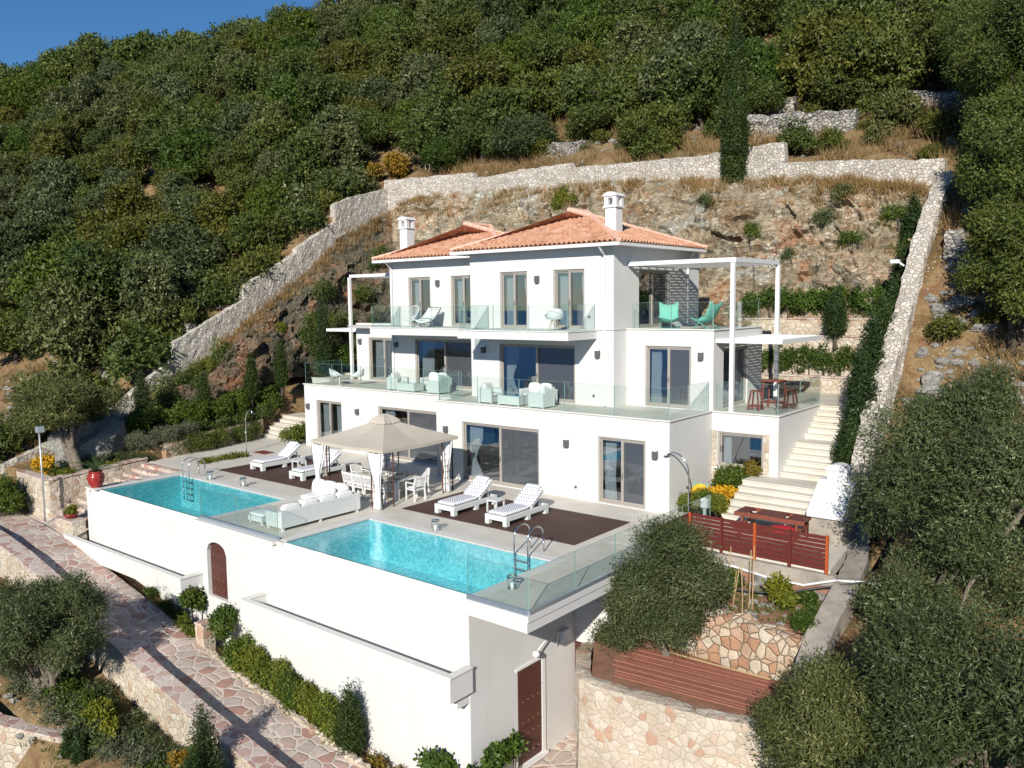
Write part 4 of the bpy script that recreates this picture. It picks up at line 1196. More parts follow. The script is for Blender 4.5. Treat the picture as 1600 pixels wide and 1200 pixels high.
# dry stone terrace walls on the hill
def drywall(pts, h, label, th=0.6):
    p = [(x, y, gz(x, y) - 0.5, gz(x, y) + h) for x, y in pts]
    stonewall('dry_stone_wall', p, th, M['drywall'], label, 'stone wall', 'dry stone terrace walls on the hill', rough=0.13)
drywall([(-14.5, 29.0), (-10, 28.6), (-8.2, 28.4)], 0.85, 'short grey dry stone wall among dry grass behind the left end of the top wall')
drywall([(1.5, 30.2), (4.5, 30.0), (7.6, 30.2)], 1.1, 'grey dry stone wall behind the tall cypress, above the straw grass')
drywall([(9.5, 33), (12.5, 32.6), (15.5, 33.0)], 0.9, 'grey dry stone wall high on the right of the clearing')
drywall([(13.8, 21.6), (15.5, 21.3), (17.8, 21.4)], 0.8, 'grey dry stone wall in the shade of the dark trees at the right')
drywall([(-29, 9.5), (-26, 9.8), (-22.6, 10.2)], 0.9, 'grey dry stone wall joining the left boundary wall under the forest edge')
drywall([(-27, 3.2), (-24.5, 3.6), (-22.6, 4.1)], 0.9, 'grey dry stone wall behind the old olive tree')
drywall([(-2.5, 33.5), (0.5, 33.2), (3.2, 33.6)], 0.8, 'grey dry stone wall half hidden under olive trees above the clearing')
drywall([(-31.0, 14.0), (-28, 14.3), (-25.0, 14.8)], 1.0, 'pale tumbled dry stone wall within the left forest')

# planter walls at the left of the deck
stonewall('planter_wall', [(-19.4, -0.3, -2.6, -0.10), (-16.62, -0.25, -2.4, -0.12), (-16.60, -0.24, -2.4, -0.12), (-16.72, 4.1, -0.6, 0.14)], 0.4, M['cream'], 'cream stone planter wall with pink capping under the old olive tree', group='stone planter walls beside the pools', capm=M['flagcap'], cap=0.07, rough=0.02)
stonewall('planter_wall', [(-16.9, 5.1, -0.2, 0.62), (-17.5, 8.0, -0.2, 0.85), (-18.5, 11.6, -0.2, 0.95), (-18.9, 11.9, -0.2, 1.0)], 0.4, M['gardenstone'], 'low stone wall under trailing plants beside the left steps', group='stone planter walls beside the pools', rough=0.04)
stonewall('planter_wall', [(-14.75, -0.55, -2.6, -1.40), (-13.3, -0.5, -2.6, -1.40)], 0.55, M['cream'], 'small stone pier with pink top carrying the red planting bowl', group='stone planter walls beside the pools', capm=M['flagcap'], cap=0.06, rough=0.02)
# rear planter walls at the right
stonewall('planter_wall', [(4.0, 21.9, 2.6, 3.84), (12.3, 21.9, 2.6, 3.84)], 0.35, M['cream'], 'low cream stone wall at the back of the stair landing', group='stone planter walls beside the pools', capm=M['flagcap'], cap=0.07, rough=0.02)
stonewall('planter_wall', [(5.0, 22.75, 3.2, 5.60), (11.9, 22.75, 3.2, 5.60)], 0.3, M['cream'], 'cream stone wall behind the rose hedge, second tier', group='stone planter walls beside the pools', capm=M['flagcap'], cap=0.06, rough=0.02)
stonewall('planter_wall', [(5.0, 23.2, 5.2, 6.35), (12.1, 23.2, 5.2, 6.35)], 0.25, M['cream'], 'cream stone wall below the dark hedge, third tier', group='stone planter walls beside the pools', capm=M['flagcap'], cap=0.06, rough=0.02)
# parapet along the path and the planter below it
path = [(x, -3.12, float(pz(x)) - 1.6, float(pz(x)) + 0.33) for x in (-21, -18, -14.5, -12, -10, -7.5, -5, -2.5, 0, 2.5, 4.2, 6)]
stonewall('parapet_wall', path, 0.55, M['cream'], 'thick cream stone parapet with pink flagstone top along the path', capm=M['flagcap'], cap=0.04, rough=0.02)
stonewall('planter_wall', [(-9.5, -7.6, pz(-9.5) - 3.5, pz(-9.5) - 1.1), (-5.2, -6.6, pz(-5.2) - 3, pz(-5.2) - 1.2), (-3.2, -5.2, pz(-3.2) - 3, pz(-3.2) - 1.25), (-1.9, -4.6, pz(-1.9) - 3, pz(-1.9) - 1.2)], 0.45, M['cream'], 'low cream stone wall with pink top at the foot of the lower garden', capm=M['flagcap'], cap=0.05, rough=0.02)
# pier of pinkish blocks between the shrubs
stonewall('stone_pier', [(-3.70, -0.85, -4.4, -3.18), (-3.25, -0.82, -4.5, -3.18)], 0.42, M['bigstone'], 'pink stone pier beside the arched door step', capm=M['flagcap'], cap=0.06, rough=0.03)
mb = MB()
for i in range(46):
    x = -3.0 + i * 0.17; mb.obox((x, -0.97 + random.uniform(-.04, .04), float(pz(x)) + 0.03), (0.19, random.uniform(.14, .24), random.uniform(.10, .2)), Matrix.Rotation(random.uniform(-.4, .4), 3, 'Z') @ Matrix.Rotation(random.uniform(-.3, .3), 3, 'Y'))
tag(mb.build('stone_edging', M['cream'], bevel=0.03), 'row of rough cream edging stones between the path and the shrubs', 'edging')

# ------------------------------------------------------------------ terraced garden at the right
stonewall('garden_wall', [(8.36, 4.30, -6.6, -2.5), (9.1, 3.0, -6.6, -2.15), (9.9, 1.75, -6.8, -2.02), (10.15, 1.52, -6.8, -2.0), (10.6, 1.48, -7, -2.0), (11.4, 1.5, -7, -2.0), (13.4, 1.68, -7, -2.0), (15.3, 2.3, -7, -2.0)], 0.4, M['bigstone'], 'tall pale stone retaining wall below the plank terrace', group='garden retaining walls', rough=0.03)
sheet('lower_garden_soil', [(8.6, 4.3), (10.2, 1.7), (13.4, 1.8), (15.3, 2.4), (15.0, 4.6), (9.4, 4.7)], lambda x, y: -2.10 + 0.06 * math.sin(x * 3 + y), M['soil'], 0.5)
stonewall('garden_wall', [(9.4, 4.9, -3, -1.0), (10.9, 4.75, -3, -0.86), (12.3, 4.62, -3, -0.80), (14.2, 4.5, -3, -0.85), (14.8, 4.6, -3, -0.95)], 0.4, M['gardenstone'], 'rough ochre stone wall between the plank terrace and the vegetable bed', group='garden retaining walls', rough=0.06)
mb = MB(); pts = []
for i in range(40):
    for j in range(24):
        x = 9.75 + (14.6 - 9.75) * i / 39; y = 4.75 + (7.2 - 4.75) * j / 23
        z = -0.86 + 0.16 * max(0, (y - 5.2) / 1.6) + 0.28 * max(0, (y - 6.55) / 0.65) + 0.10 * mnoise.fractal(Vector((x * 1.4, y * 1.4, 1.0)), 1.0, 2.0, 4)
        pts.append((x, y, z))
mb.grid(pts, 40, 24); tag(mb.build('vegetable_bed_soil', M['soil'], smooth=True), kind='structure')
mb = MB()
for i in range(15):
    y0 = 2.02 + i * 0.125; a, b = random.uniform(-.15, .15), random.uniform(-.25, .15); z = -2.055 + random.uniform(0, .05)
    xa, xb = 10.55 - .035 * i + a, 14.5 + b; t_ = random.uniform(-.01, .01)
    mb.hexa([(xa, y0, z), (xb, y0 + .38 + t_, z), (xb, y0 + .49 + t_, z), (xa, y0 + .115, z), (xa, y0, z + .035), (xb, y0 + .38 + t_, z + .03), (xb, y0 + .49 + t_, z + .03), (xa, y0 + .115, z + .035)])
tag(mb.build('plank_boards', M['planks'], bevel=0.008), 'faded red timber planks laid flat on the lower garden terrace', 'planks')
mb = MB(); mb.box(9.66, 7.08, -0.75, 14.4, 7.3, -0.08); tag(mb.build('fence_footing', M['concrete'], bevel=0.015), 'pale concrete footing strip under the red slatted fence', 'footing')
mb = MB(); pts = []
for i in range(30):
    y = 12.6 - 10.0 * i / 29; z = np.interp(y, [2.2, 4.4, 7, 13], [-1.6, -0.75, -0.12, 0.05])
    xc = np.interp(y, [2.2, 4.5, 7, 9, 12.6], [15.15, 14.85, 14.75, 14.4, 13.45])
    for dx, dz in ((-0.30, -1.2), (-0.30, 0), (0.28, 0.02), (0.30, -1.2)): pts.append((xc + dx + .03 * mnoise.noise(Vector((y * 3, dx, 0))), y, z + dz))
mb.grid(pts, 30, 4); mb.poly(pts[:4]); mb.poly(pts[-4:])
tag(mb.build('concrete_kerb_path', M['concrete'], weld=True), kind='structure')

mb = MB()
for x, y in ((-20.9, 27.9), (-20.3, 27.8), (-18.9, 28.4), (-21.6, 28.2)):
    z = gz(x, y); b_ = MB(); b_.tube([(x, y, z - .2), (x, y, z + 1.7)], .03, 6); tag(b_.build('fence_post', M['galv']), 'thin galvanised fence post standing in front of the forest edge', 'post', 'galvanised posts at the forest edge')
# boulders
def boulder(bm_, c, r, seed):
    n, k = 9, 14; pts = []
    for i in range(n):
        ph = -math.pi / 2 + math.pi * i / (n - 1)
        for j in range(k):
            th = 2 * math.pi * j / k; d = Vector((math.cos(ph) * math.cos(th), math.cos(ph) * math.sin(th), math.sin(ph) * 0.7))
            q = 1 + 0.45 * mnoise.noise(d * 1.3 + Vector((seed * 3.1, 0, 0))) + 0.25 * mnoise.noise(d * 3 + Vector((0, seed * 2.7, 0)))
            pts.append(Vector(c) + d * r * q)
    bm_.grid(pts, n, k, 0, closed=True)
mb = MB(); boulder(mb, (0, 0, 0), 2.1, 7)
bl = mb.build('limestone_boulder', M['boulder']); bl.location = (-20.4, 3.4, 0.5)
tag(bl, 'large rounded grey limestone boulder in shade behind the old olive tree', 'boulder')
random.seed(5)
mb = MB()
for i in range(640):
    k = random.random()
    if k < 0.58: x, y = random.uniform(13.6, 18), random.uniform(13, 25)
    elif k < 0.8: x, y = random.uniform(-32, -22.8), random.uniform(-0.5, 16)
    else: x, y = random.uniform(-16, 14), random.uniform(26.5, 33)
    boulder(mb, (x, y, gz(x, y)), random.uniform(0.07, 0.28) * (1.6 if random.random() < .12 else 1), i)
for i in range(130):
    x, y = random.uniform(9.9, 14.5), random.uniform(4.8, 7.05)
    boulder(mb, (x, y, -0.86 + 0.16 * max(0, (y - 5.2) / 1.6) + 0.28 * max(0, (y - 6.55) / 0.65)), random.uniform(.03, .11) * (1.7 if y > 6.5 else 1), i + 900)
for i in range(60):
    x, y = random.uniform(-11, 2), random.uniform(-7, -3.6); boulder(mb, (x, y, gz(x, y)), random.uniform(.04, .14), i + 1200)
tag(mb.build('scattered_rocks', M['boulder']), 'loose grey stones scattered over the dry hillside', 'rocks', kind='stuff')

# ------------------------------------------------------------------ furniture on the deck
random.seed(11)
I3 = Matrix.Identity(3)
def RX(a): return Matrix.Rotation(a, 3, 'X')
def RZ(a): return Matrix.Rotation(a, 3, 'Z')
def RY(a): return Matrix.Rotation(a, 3, 'Y')

def make_lounger():
    t = empty('sun_lounger', (0, 0, 0), 'x', 'sun lounger', 'sun loungers on the pool deck')
    W, L = 0.92, 2.3
    mb = MB()
    mb.box(-W / 2, 0, 0.16, -W / 2 + .07, L, 0.33); mb.box(W / 2 - .07, 0, 0.16, W / 2, L, 0.33)
    mb.box(-W / 2 + .07, 0, 0.16, W / 2 - .07, 0.07, 0.33); mb.box(-W / 2 + .07, L - .07, 0.16, W / 2 - .07, L, 0.33)
    mb.box(-W / 2 + .07, 0.07, 0.27, W / 2 - .07, 1.42, 0.31)
    mb.build('frame', M['pale'], t, bevel=0.008)
    for x in (-W / 2, W / 2 - .16):
        for y in (0.0, 1.12, L - .18):
            b = MB(); b.box(x, y, 0, x + .16, y + .18, 0.158); b.build('leg', M['pale'], t, bevel=0.006)
    a = rad(33)
    mb = MB(); mb.obox((0, 1.42 + 0.42 * math.cos(a), 0.33 + 0.42 * math.sin(a)), (W - .14, 0.86, 0.04), RX(a)); mb.bar((0.25, 2.05, .3), (0.25, 1.95, .62), .04, .04); mb.bar((-0.25, 2.05, .3), (-0.25, 1.95, .62), .04, .04)
    mb.build('backrest', M['pale'], t)
    mb = MB(); cushion(mb, (0, 0.73, 0.385), (W - .10, 1.44, 0.12), puff=0.28)
    cushion(mb, (0, 1.40 + 0.44 * math.cos(a), 0.41 + 0.44 * math.sin(a)), (W - .10, 0.96, 0.12), RX(a), puff=0.28)
    mb.build('mattress', M['spot'], t, smooth=True)
    mb = MB(); cushion(mb, (0, 1.40 + 0.66 * math.cos(a), 0.53 + 0.66 * math.sin(a)), (0.62, 0.36, 0.13), RX(a), puff=0.55)
    mb.build('pillow', M['spot'], t, smooth=True)
    return t
lg = make_lounger()
spots = [((1.72, 5.3), 'dotted sun lounger on the right mat, left of the small table'), ((4.03, 5.32), 'dotted sun lounger on the right mat, right of the small table'),
         ((-10.42, 5.95), 'dotted sun lounger at the far left of the left mat'), ((-7.28, 5.75), 'dotted sun lounger half hidden behind the left gazebo curtain')]
for i, ((x, y), lb) in enumerate(spots):
    if i == 0: lg.location = (x, y, 0.026); lg['label'] = lb
    else: copy_tree(lg, (x, y, 0.026), 0, lb)

def make_table(s=0.46, h=0.44):
    t = empty('side_table', (0, 0, 0), 'x', 'side table', 'small side tables between loungers')
    mb = MB(); mb.box(-s / 2, -s / 2, h - .05, s / 2, s / 2, h); mb.build('table_top', M['wick'], t, bevel=.006)
    for x in (-1, 1):
        for y in (-1, 1):
            b = MB(); b.box(x * (s / 2) - (x > 0) * .05, y * (s / 2) - (y > 0) * .05, 0, x * (s / 2) + (x < 0) * .05, y * (s / 2) + (y < 0) * .05, h - .051); b.build('leg', M['wick'], t)
    return t
tb = make_table(); tb.location = (2.86, 6.72, .026); tb['label'] = 'small pale table between the two right loungers'
copy_tree(tb, (-8.92, 7.15, .026), 0, 'small pale table between the two left loungers')

for (x0, y0, x1, y1, lb) in ((-0.15, 5.06, 7.35, 8.30, 'large dark brown slatted mat under the right loungers'), (-11.95, 5.02, -3.55, 9.1, 'large dark brown slatted mat under the left loungers and gazebo')):
    mb = MB(); mb.box(x0, y0, 0.003, x1, y1, 0.024)
    tag(mb.build('deck_mat', M['mat']), lb, 'mat', 'brown mats on the pool deck')
# strip of planting and red mat by the shower
mb = MB(); mb.box(-14.6, 8.55, 0.003, -13.6, 9.15, 0.02); tag(mb.build('door_mat', M['rust2']), 'small dark red mat by the left shower', 'mat')

# gazebo
gxc, gyc = -2.42, 6.4
gz_t = empty('gazebo', (gxc, gyc, 0), 'square garden gazebo with beige canvas roof and white tied curtains', 'gazebo')
hx, hy, he = 2.02, 1.95, 2.18
mb = MB(); pk = Vector((gxc, gyc, 2.98))
def canopy_pts(r):   # ring of 16 points at fraction r from peak to the eaves
    out = []
    for k in range(32):
        a = 8 * k / 32; s = int(a // 2); f = (a % 2) - 1
        e = {0: (1, f), 1: (-f, 1), 2: (-1, -f), 3: (f, -1)}[s]
        x, y = e; z = he - 0.05 * (1 - abs(f)) * r + (pk.z - he) * (1 - r) - 0.10 * math.sin(math.pi * r) * (1 - 0.5 * abs(f))
        out.append((gxc + x * hx * r, gyc + y * hy * r, z))
    return out
rows = [canopy_pts(r) for r in (0.10, 0.3, 0.5, 0.7, 0.85, 1.0)]
rows.append([(p[0], p[1], p[2] - 0.12) for p in rows[-1]])
mb.grid([p for r in rows for p in r], len(rows), 32, closed=True)
mb.build('canopy', M['canopy'], gz_t, smooth=False)
mb = MB()
rows = [[(gxc + (p[0] - gxc), gyc + (p[1] - gyc), p[2] + 0.10 + (0.06 if r < .2 else 0)) for p in canopy_pts(r)] for r in (0.02, 0.12, 0.2)]
rows.append([(gxc + (p[0] - gxc) * 1.12, gyc + (p[1] - gyc) * 1.12, p[2] - 0.10 + 0.03 * (k % 2)) for k, p in enumerate(rows[-1])])
mb.grid([p for r in rows for p in r], len(rows), 32, closed=True)
mb.build('canopy_vent', M['canopy'], gz_t)
mb = MB()
for sx in (-1, 1):
    mb.bar((gxc + sx * (hx - .1), gyc - hy + .1, he - .12), (gxc + sx * (hx - .1), gyc + hy - .1, he - .12), .04, .04)
    mb.bar((gxc - hx + .1, gyc + sx * (hy - .1), he - .12), (gxc + hx - .1, gyc + sx * (hy - .1), he - .12), .04, .04)
    for sy in (-1, 1): mb.bar((gxc + sx * (hx - .1), gyc + sy * (hy - .1), he - .1), (gxc, gyc, 2.86), .03, .03)
mb.build('roof_frame', M['rust'], gz_t)
for sx in (-1, 1):
    for sy in (-1, 1):
        cx, cy = gxc + sx * (hx - .22), gyc + sy * (hy - .12)
        mb = MB()
        wdt = 0.55
        for (dx, dy) in ((-sx, 0), (0, -sy)):
            for k in (0, 1):
                mb.bar((cx + dx * wdt * k, cy + dy * wdt * k, 0), (cx + dx * wdt * k, cy + dy * wdt * k, he - .1), .035, .035)
            mb.bar((cx + dx * wdt * .5, cy + dy * wdt * .5, 0.1), (cx + dx * wdt * .5, cy + dy * wdt * .5, he - .15), .014, .014)
            for q in range(9):
                z = 0.12 + q * 0.235
                mb.bar((cx, cy, z), (cx + dx * wdt, cy + dy * wdt, z), .016, .016)
        mb.build('lattice_post', M['rust'], gz_t)
        mb = MB(); nu, nw = 28, 14; pts = []
        bx, by = cx - sx * 0.10, cy - sy * 0.05 - (0.12 if sy < 0 else -0.12) * 0
        for i in range(nu):
            a = 2 * math.pi * i / nu
            for j in range(nw):
                s = j / (nw - 1); z = 0.03 + (he - .16) * s
                pinch = 0.28 + 0.72 * min(1, (abs(s - 0.42) / 0.58) ** 0.8 if s > 0.42 else (abs(s - 0.42) / 0.42) ** 0.9 * 0.35)
                fold = 1 + 0.20 * math.sin(a * 7 + s * 2)
                pts.append((cx - sx * (0.10 + 0.16 * (pinch - .28)) + 0.36 * pinch * fold * math.cos(a), cy - sy * 0.06 - 0.16 + 0.15 * pinch * fold * math.sin(a), z))
        mb.grid(pts, nu, nw); n0 = len(mb.v)
        for j in range(nw - 1):
            mb.f.append(((nu - 1) * nw + j, j, j + 1, (nu - 1) * nw + j + 1)); mb.m.append(0)
        mb.build('curtain', M['sheer'], gz_t, smooth=True)

# dining table and chairs
dt = empty('dining_table', (-2.35, 6.35, 0), 'white dining table under the gazebo laid with plates', 'table')
mb = MB(); mb.box(-3.6, 5.75, 0.70, -1.1, 6.95, 0.75); mb.build('table_top', M['pale'], dt, bevel=.01)
for x in (-3.5, -1.3):
    for y in (5.85, 6.75):
        b = MB(); b.box(x, y, 0, x + .1, y + .1, .699); b.build('leg', M['pale'], dt)
def make_chair():
    t = empty('garden_chair', (0, 0, 0), 'white slatted garden armchair at the gazebo dining table', 'chair', 'white chairs round the gazebo table')
    mb = MB(); mb.box(-.26, -.24, .40, .26, .26, .44); mb.build('seat', M['white'], t, bevel=.006)
    mb = MB(); cushion(mb, (0, 0.01, .47), (.46, .44, .07), puff=.4); mb.build('seat_pad', M['spot'], t, smooth=True)
    mb = MB()
    R = RX(rad(12)); c = lambda z: 0.25 + (z - .44) * .21
    mb.bar((-.24, c(.9), .90), (.24, c(.9), .90), .035, .08); mb.bar((-.24, c(.56), .56), (.24, c(.56), .56), .03, .05)
    for k in range(5): x = -.16 + .08 * k; mb.bar((x, c(.57), .57), (x, c(.88), .88), .04, .02)
    mb.build('backrest', M['white'], t)
    for sx in (-1, 1):
        b = MB(); b.bar((sx * .25, -.22, 0), (sx * .25, -.22, .66), .045, .045); b.build('leg', M['white'], t)
        b = MB(); b.bar((sx * .25, .30, 0), (sx * .25, .25, .44), .045, .05); b.bar((sx * .25, .25, .44), (sx * .25, c(.93), .93), .045, .05); b.build('leg', M['white'], t)
        b = MB(); b.box(sx * .25 - .035, -.26, .66, sx * .25 + .035, c(.66), .69); b.build('armrest', M['white'], t)
    return t
ch = make_chair()
cs = [(-3.25, 5.50, math.pi), (-2.65, 5.46, math.pi), (-2.05, 5.48, math.pi), (-1.45, 5.5, math.pi), (-3.3, 7.25, 0), (-2.7, 7.28, 0), (-2.08, 7.27, 0), (-1.5, 7.25, 0), (-0.78, 6.35, -math.pi / 2 - .1), (-3.98, 6.5, math.pi / 2)]
names = ['white chair at the front of the gazebo table, leftmost of its row', 'white chair second from the left at the front of the gazebo table', 'white chair behind the front gazebo curtain', 'white chair behind the front lattice post of the gazebo',
         'white chair at the far side of the gazebo table, leftmost', 'white chair at the far side of the gazebo table, second from the left', 'white chair at the far side of the gazebo table, third from the left', 'white chair at the far side of the gazebo table, rightmost', 'white chair at the right end of the gazebo table', 'white chair at the left end of the gazebo table']
for i, (x, y, r) in enumerate(cs):
    if i == 0: ch.location = (x, y, 0.001); ch.rotation_euler = (0, 0, r); ch['label'] = names[0]
    else: copy_tree(ch, (x, y, 0.001), r, names[i])
pl0 = None
for i, (x, y) in enumerate([(-3.2, 6.0), (-2.6, 6.0), (-2.0, 6.0), (-1.45, 6.0), (-3.2, 6.72), (-2.6, 6.72), (-2.0, 6.72), (-1.45, 6.72)]):
    if pl0 is None:
        mb = MB(); mb.lathe([(0, .012), (.09, .012), (.15, .024), (.15, .018), (.09, .0), (0, .0)], (0, 0, 0), 20); pl0 = mb.build('dinner_plate', M['canopy'], smooth=True); o = pl0
    else: o = pl0.copy(); COL.objects.link(o)
    o.location = (x, y, .751); tag(o, 'beige dinner plate set on the white gazebo table', 'plate', 'plates on the gazebo table')
mb = MB(); mb.lathe([(0, .0), (.07, 0), (.10, .06), (.06, .12), (.0, .12)], (0, 0, 0), 16); o = mb.build('table_bowl', M['wick'], smooth=True); o.location = (-2.3, 6.36, .751); tag(o, 'small pale bowl in the middle of the gazebo table', 'bowl')

# L-shaped wicker sofa between the pools
sf = empty('corner_sofa', (-1.6, 2.4, 0), 'long white wicker corner sofa between the two pools', 'sofa')
mb = MB()
mb.box(-1.18, 0.62, 0.10, -1.04, 3.78, 0.66)                          # long back (towards the right pool)
mb.box(-1.92, 0.62, 0.10, -1.181, 0.76, 0.60)                         # front arm
mb.build('backrest', M['wick'], sf, bevel=.01)
mb = MB(); mb.box(-1.92, 0.762, 0.10, -1.182, 3.78, 0.30); mb.box(-3.3, 2.95, 0.10, -1.922, 3.78, 0.30); mb.build('seat_base', M['wick'], sf, bevel=.01)
mb = MB(); mb.box(-3.3, 3.782, 0.10, -1.04, 3.92, 0.66); mb.build('backrest', M['wick'], sf, bevel=.01)
mb = MB()
for i in range(4): cushion(mb, (-1.56, 1.15 + i * .74, .39), (.74, .74, .20), puff=.35)
for i in range(2): cushion(mb, (-2.25 - i * .7, 3.36, .39), (.70, .78, .20), puff=.35)
mb.build('seat_cushion', M['cush'], sf, smooth=True)
mb = MB()
for i in range(4): cushion(mb, (-1.27, 1.15 + i * .74, .63), (.22, .72, .40), RY(rad(12)), puff=.5)
mb.build('back_cushion', M['cush'], sf, smooth=True)
mb = MB()
for i in range(3): cushion(mb, (-1.75 - i * .62, 3.66, .70), (.66, .24, .56), RX(rad(-14)), puff=.5)
mb.build('back_cushion', M['cush'], sf, smooth=True)
mb = MB()
for (x, y) in ((-1.85, .7), (-1.1, .7), (-1.1, 3.8), (-3.2, 3.8), (-3.2, 3.05), (-1.1, 2.2)): mb.box(x - .04, y - .04, 0.0, x + .04, y + .04, .099)
mb.build('leg', M['pale'], sf)
mb = MB(); cushion(mb, (0, 0, 0), (.46, .16, .40), RX(rad(-20)), puff=.5); o = mb.build('scatter_cushion', M['cush'], smooth=True); o.location = (-1.92, 3.30, .70)
tag(o, 'square white cushion leaning on the corner sofa', 'cushion')
ot = empty('ottoman', (-2.65, 0.95, 0), 'low pale ottoman in front of the corner sofa, behind the glass', 'ottoman')
mb = MB(); mb.box(-3.0, .66, .10, -2.2, 1.3, .27); mb.build('base', M['wick'], ot, bevel=.01)
mb = MB(); cushion(mb, (-2.6, .98, .33), (.80, .64, .13), puff=.3); mb.build('cushion', M['cush'], ot, smooth=True)
for x in (-2.95, -2.33):
    for y in (.7, 1.17):
        b = MB(); b.box(x, y, 0, x + .09, y + .09, .099); b.build('leg', M['pale'], ot)

# pool ladders
def ladder(x, y, label):
    t = empty('pool_ladder', (x, y, 0), label, 'ladder', 'steel pool ladders')
    for dx in (-.25, .25):
        mb = MB(); p = []
        p.append((x + dx, y + .75, 0.03)); p.append((x + dx, y + .74, .55))
        for k in range(9):
            a = math.pi * k / 8; p.append((x + dx, y + .37 + .37 * math.cos(a), .55 + .28 * math.sin(a)))
        p += [(x + dx, y - .0, .1), (x + dx, y, -.95)]
        mb.tube(p, .022, 10); mb.build('rail', M['steel'], t, smooth=True)
    mb = MB()
    for z in (-.12, -.38, -.64, -.9): mb.box(x - .24, y - .05, z - .015, x + .24, y + .05, z + .015)
    mb.build('rung', M['steel'], t)
ladder(-11.45, 3.20, 'steel ladder at the far corner of the left pool')
ladder(6.75, 3.25, 'steel ladder at the far corner of the right pool')
# glass lanterns at the pool edge
def make_lantern():
    t = empty('glass_lantern', (0, 0, 0), 'x', 'lantern', 'glass lanterns along the pool edges')
    mb = MB(); mb.lathe([(0, 0), (.13, 0), (.13, .03), (0, .03)], n=16); mb.lathe([(.118, .30), (.135, .30), (.135, .34), (.118, .34), (.118, .30)], n=16)
    for k in range(3): a = k * 2.09; mb.tube([(.126 * math.cos(a), .126 * math.sin(a), .03), (.126 * math.cos(a), .126 * math.sin(a), .31)], .008, 6)
    mb.build('frame', M['steel'], t)
    mb = MB(); mb.lathe([(.11, .031), (.11, .36)], n=16); mb.build('glass_cylinder', M['ballglass'], t, smooth=True)
    mb = MB(); mb.lathe([(0, .031), (.05, .031), (.05, .17), (0, .175)], n=12); mb.build('candle', M['cush'], t)
    return t
ln = make_lantern()
for i, (x, y, lb) in enumerate(((2.85, 3.72, 'glass lantern at the far edge of the right pool'), (8.25, 1.0, 'glass lantern behind the corner glass balustrade'), (-10.35, 3.66, 'glass lantern beside the left pool ladder'), (-8.05, 3.76, 'glass lantern midway along the left pool'))):
    if i == 0: ln.location = (x, y, .023); ln['label'] = lb
    else: copy_tree(ln, (x, y, .023 if i != 1 else .001), 0, lb)
# outdoor showers
def shower(x, y, s, label):
    t = empty('outdoor_shower', (x, y, 0), label, 'shower', 'curved outdoor showers')
    mb = MB(); p = [(x, y, 0), (x, y, .9), (x, y, 1.5)]
    for k in range(1, 8): a = rad(90) * k / 7; p.append((x + s * .62 * (1 - math.cos(a)), y - .05 * k / 7, 1.5 + .68 * math.sin(a)))
    p += [(x + s * .85, y - .08, 2.10)]
    mb.tube(p, .026, 8); mb.build('pole', M['steel'], t, smooth=True)
    mb = MB(); mb.lathe([(0, .03), (.10, .02), (.12, 0), (0, 0)], (x + s * .88, y - .08, 2.05), 14); mb.build('shower_head', M['steel'], t)
    mb = MB(); mb.lathe([(0, .0), (.10, 0), (.10, .02), (0, .02)], (x, y, .001), 14); mb.box(x - .05, y - .09, 1.0, x + .05, y - .03, 1.1); mb.build('base_plate', M['steel'], t)
shower(-14.75, 8.3, 0.9, 'curved steel shower by the planter at the left of the deck')
shower(8.6, 10.0, -0.9, 'curved steel shower at the right corner of the villa')

# red pot with cycad, red bowl
t = empty('plant_pot', (-12.74, 0.02, .052), 'large glazed red pot at the front corner of the left pool', 'pot')
mb = MB(); mb.lathe([(0, 0), (.20, 0), (.21, .03), (.30, .20), (.34, .38), (.31, .52), (.24, .58), (.27, .62), (.27, .65), (.22, .65), (.20, .58), (.0, .57)], (-12.74, .02, .052), 28)
mb.build('body', M['redglaze'], t, smooth=True)
mb = MB()
for s in (-1, 1): mb.tube([(-12.74 + s * .25, .02, .60), (-12.74 + s * .34, .02, .57), (-12.74 + s * .33, .02, .47)], .025, 8)
mb.build('handle', M['redglaze'], t, smooth=True)
mb = MB(); mb.lathe([(0, 0), (.20, 0), (.28, .12), (.31, .16), (.27, .16), (.0, .13)], (-14.0, -.52, -1.30), 20); tag(mb.build('planting_bowl', M['redglaze'], smooth=True), 'shallow red glazed bowl on the small stone pier', 'bowl')

# floodlight mast
t = empty('floodlight_mast', (-16.0, -0.75, -1.75), 'thin galvanised mast with a floodlight at the left of the pools', 'lamp post')
mb = MB(); mb.tube([(-16.0, -.75, -1.75), (-16.0, -.75, 2.3)], .035, 8); mb.build('mast', M['galv'], t, smooth=True)
mb = MB(); mb.box(-16.02, -.9, 2.10, -15.75, -.62, 2.36); mb.build('floodlight', M['galv'], t, bevel=.02)
mb = MB(); mb.bar((-16.0, -.79, -.55), (-15.85, -.79, -.55), .03, .03); mb.bar((-15.85, -.79, -1.6), (-15.85, -.79, -.4), .03, .03); mb.build('cable_duct', M['galv'], t)

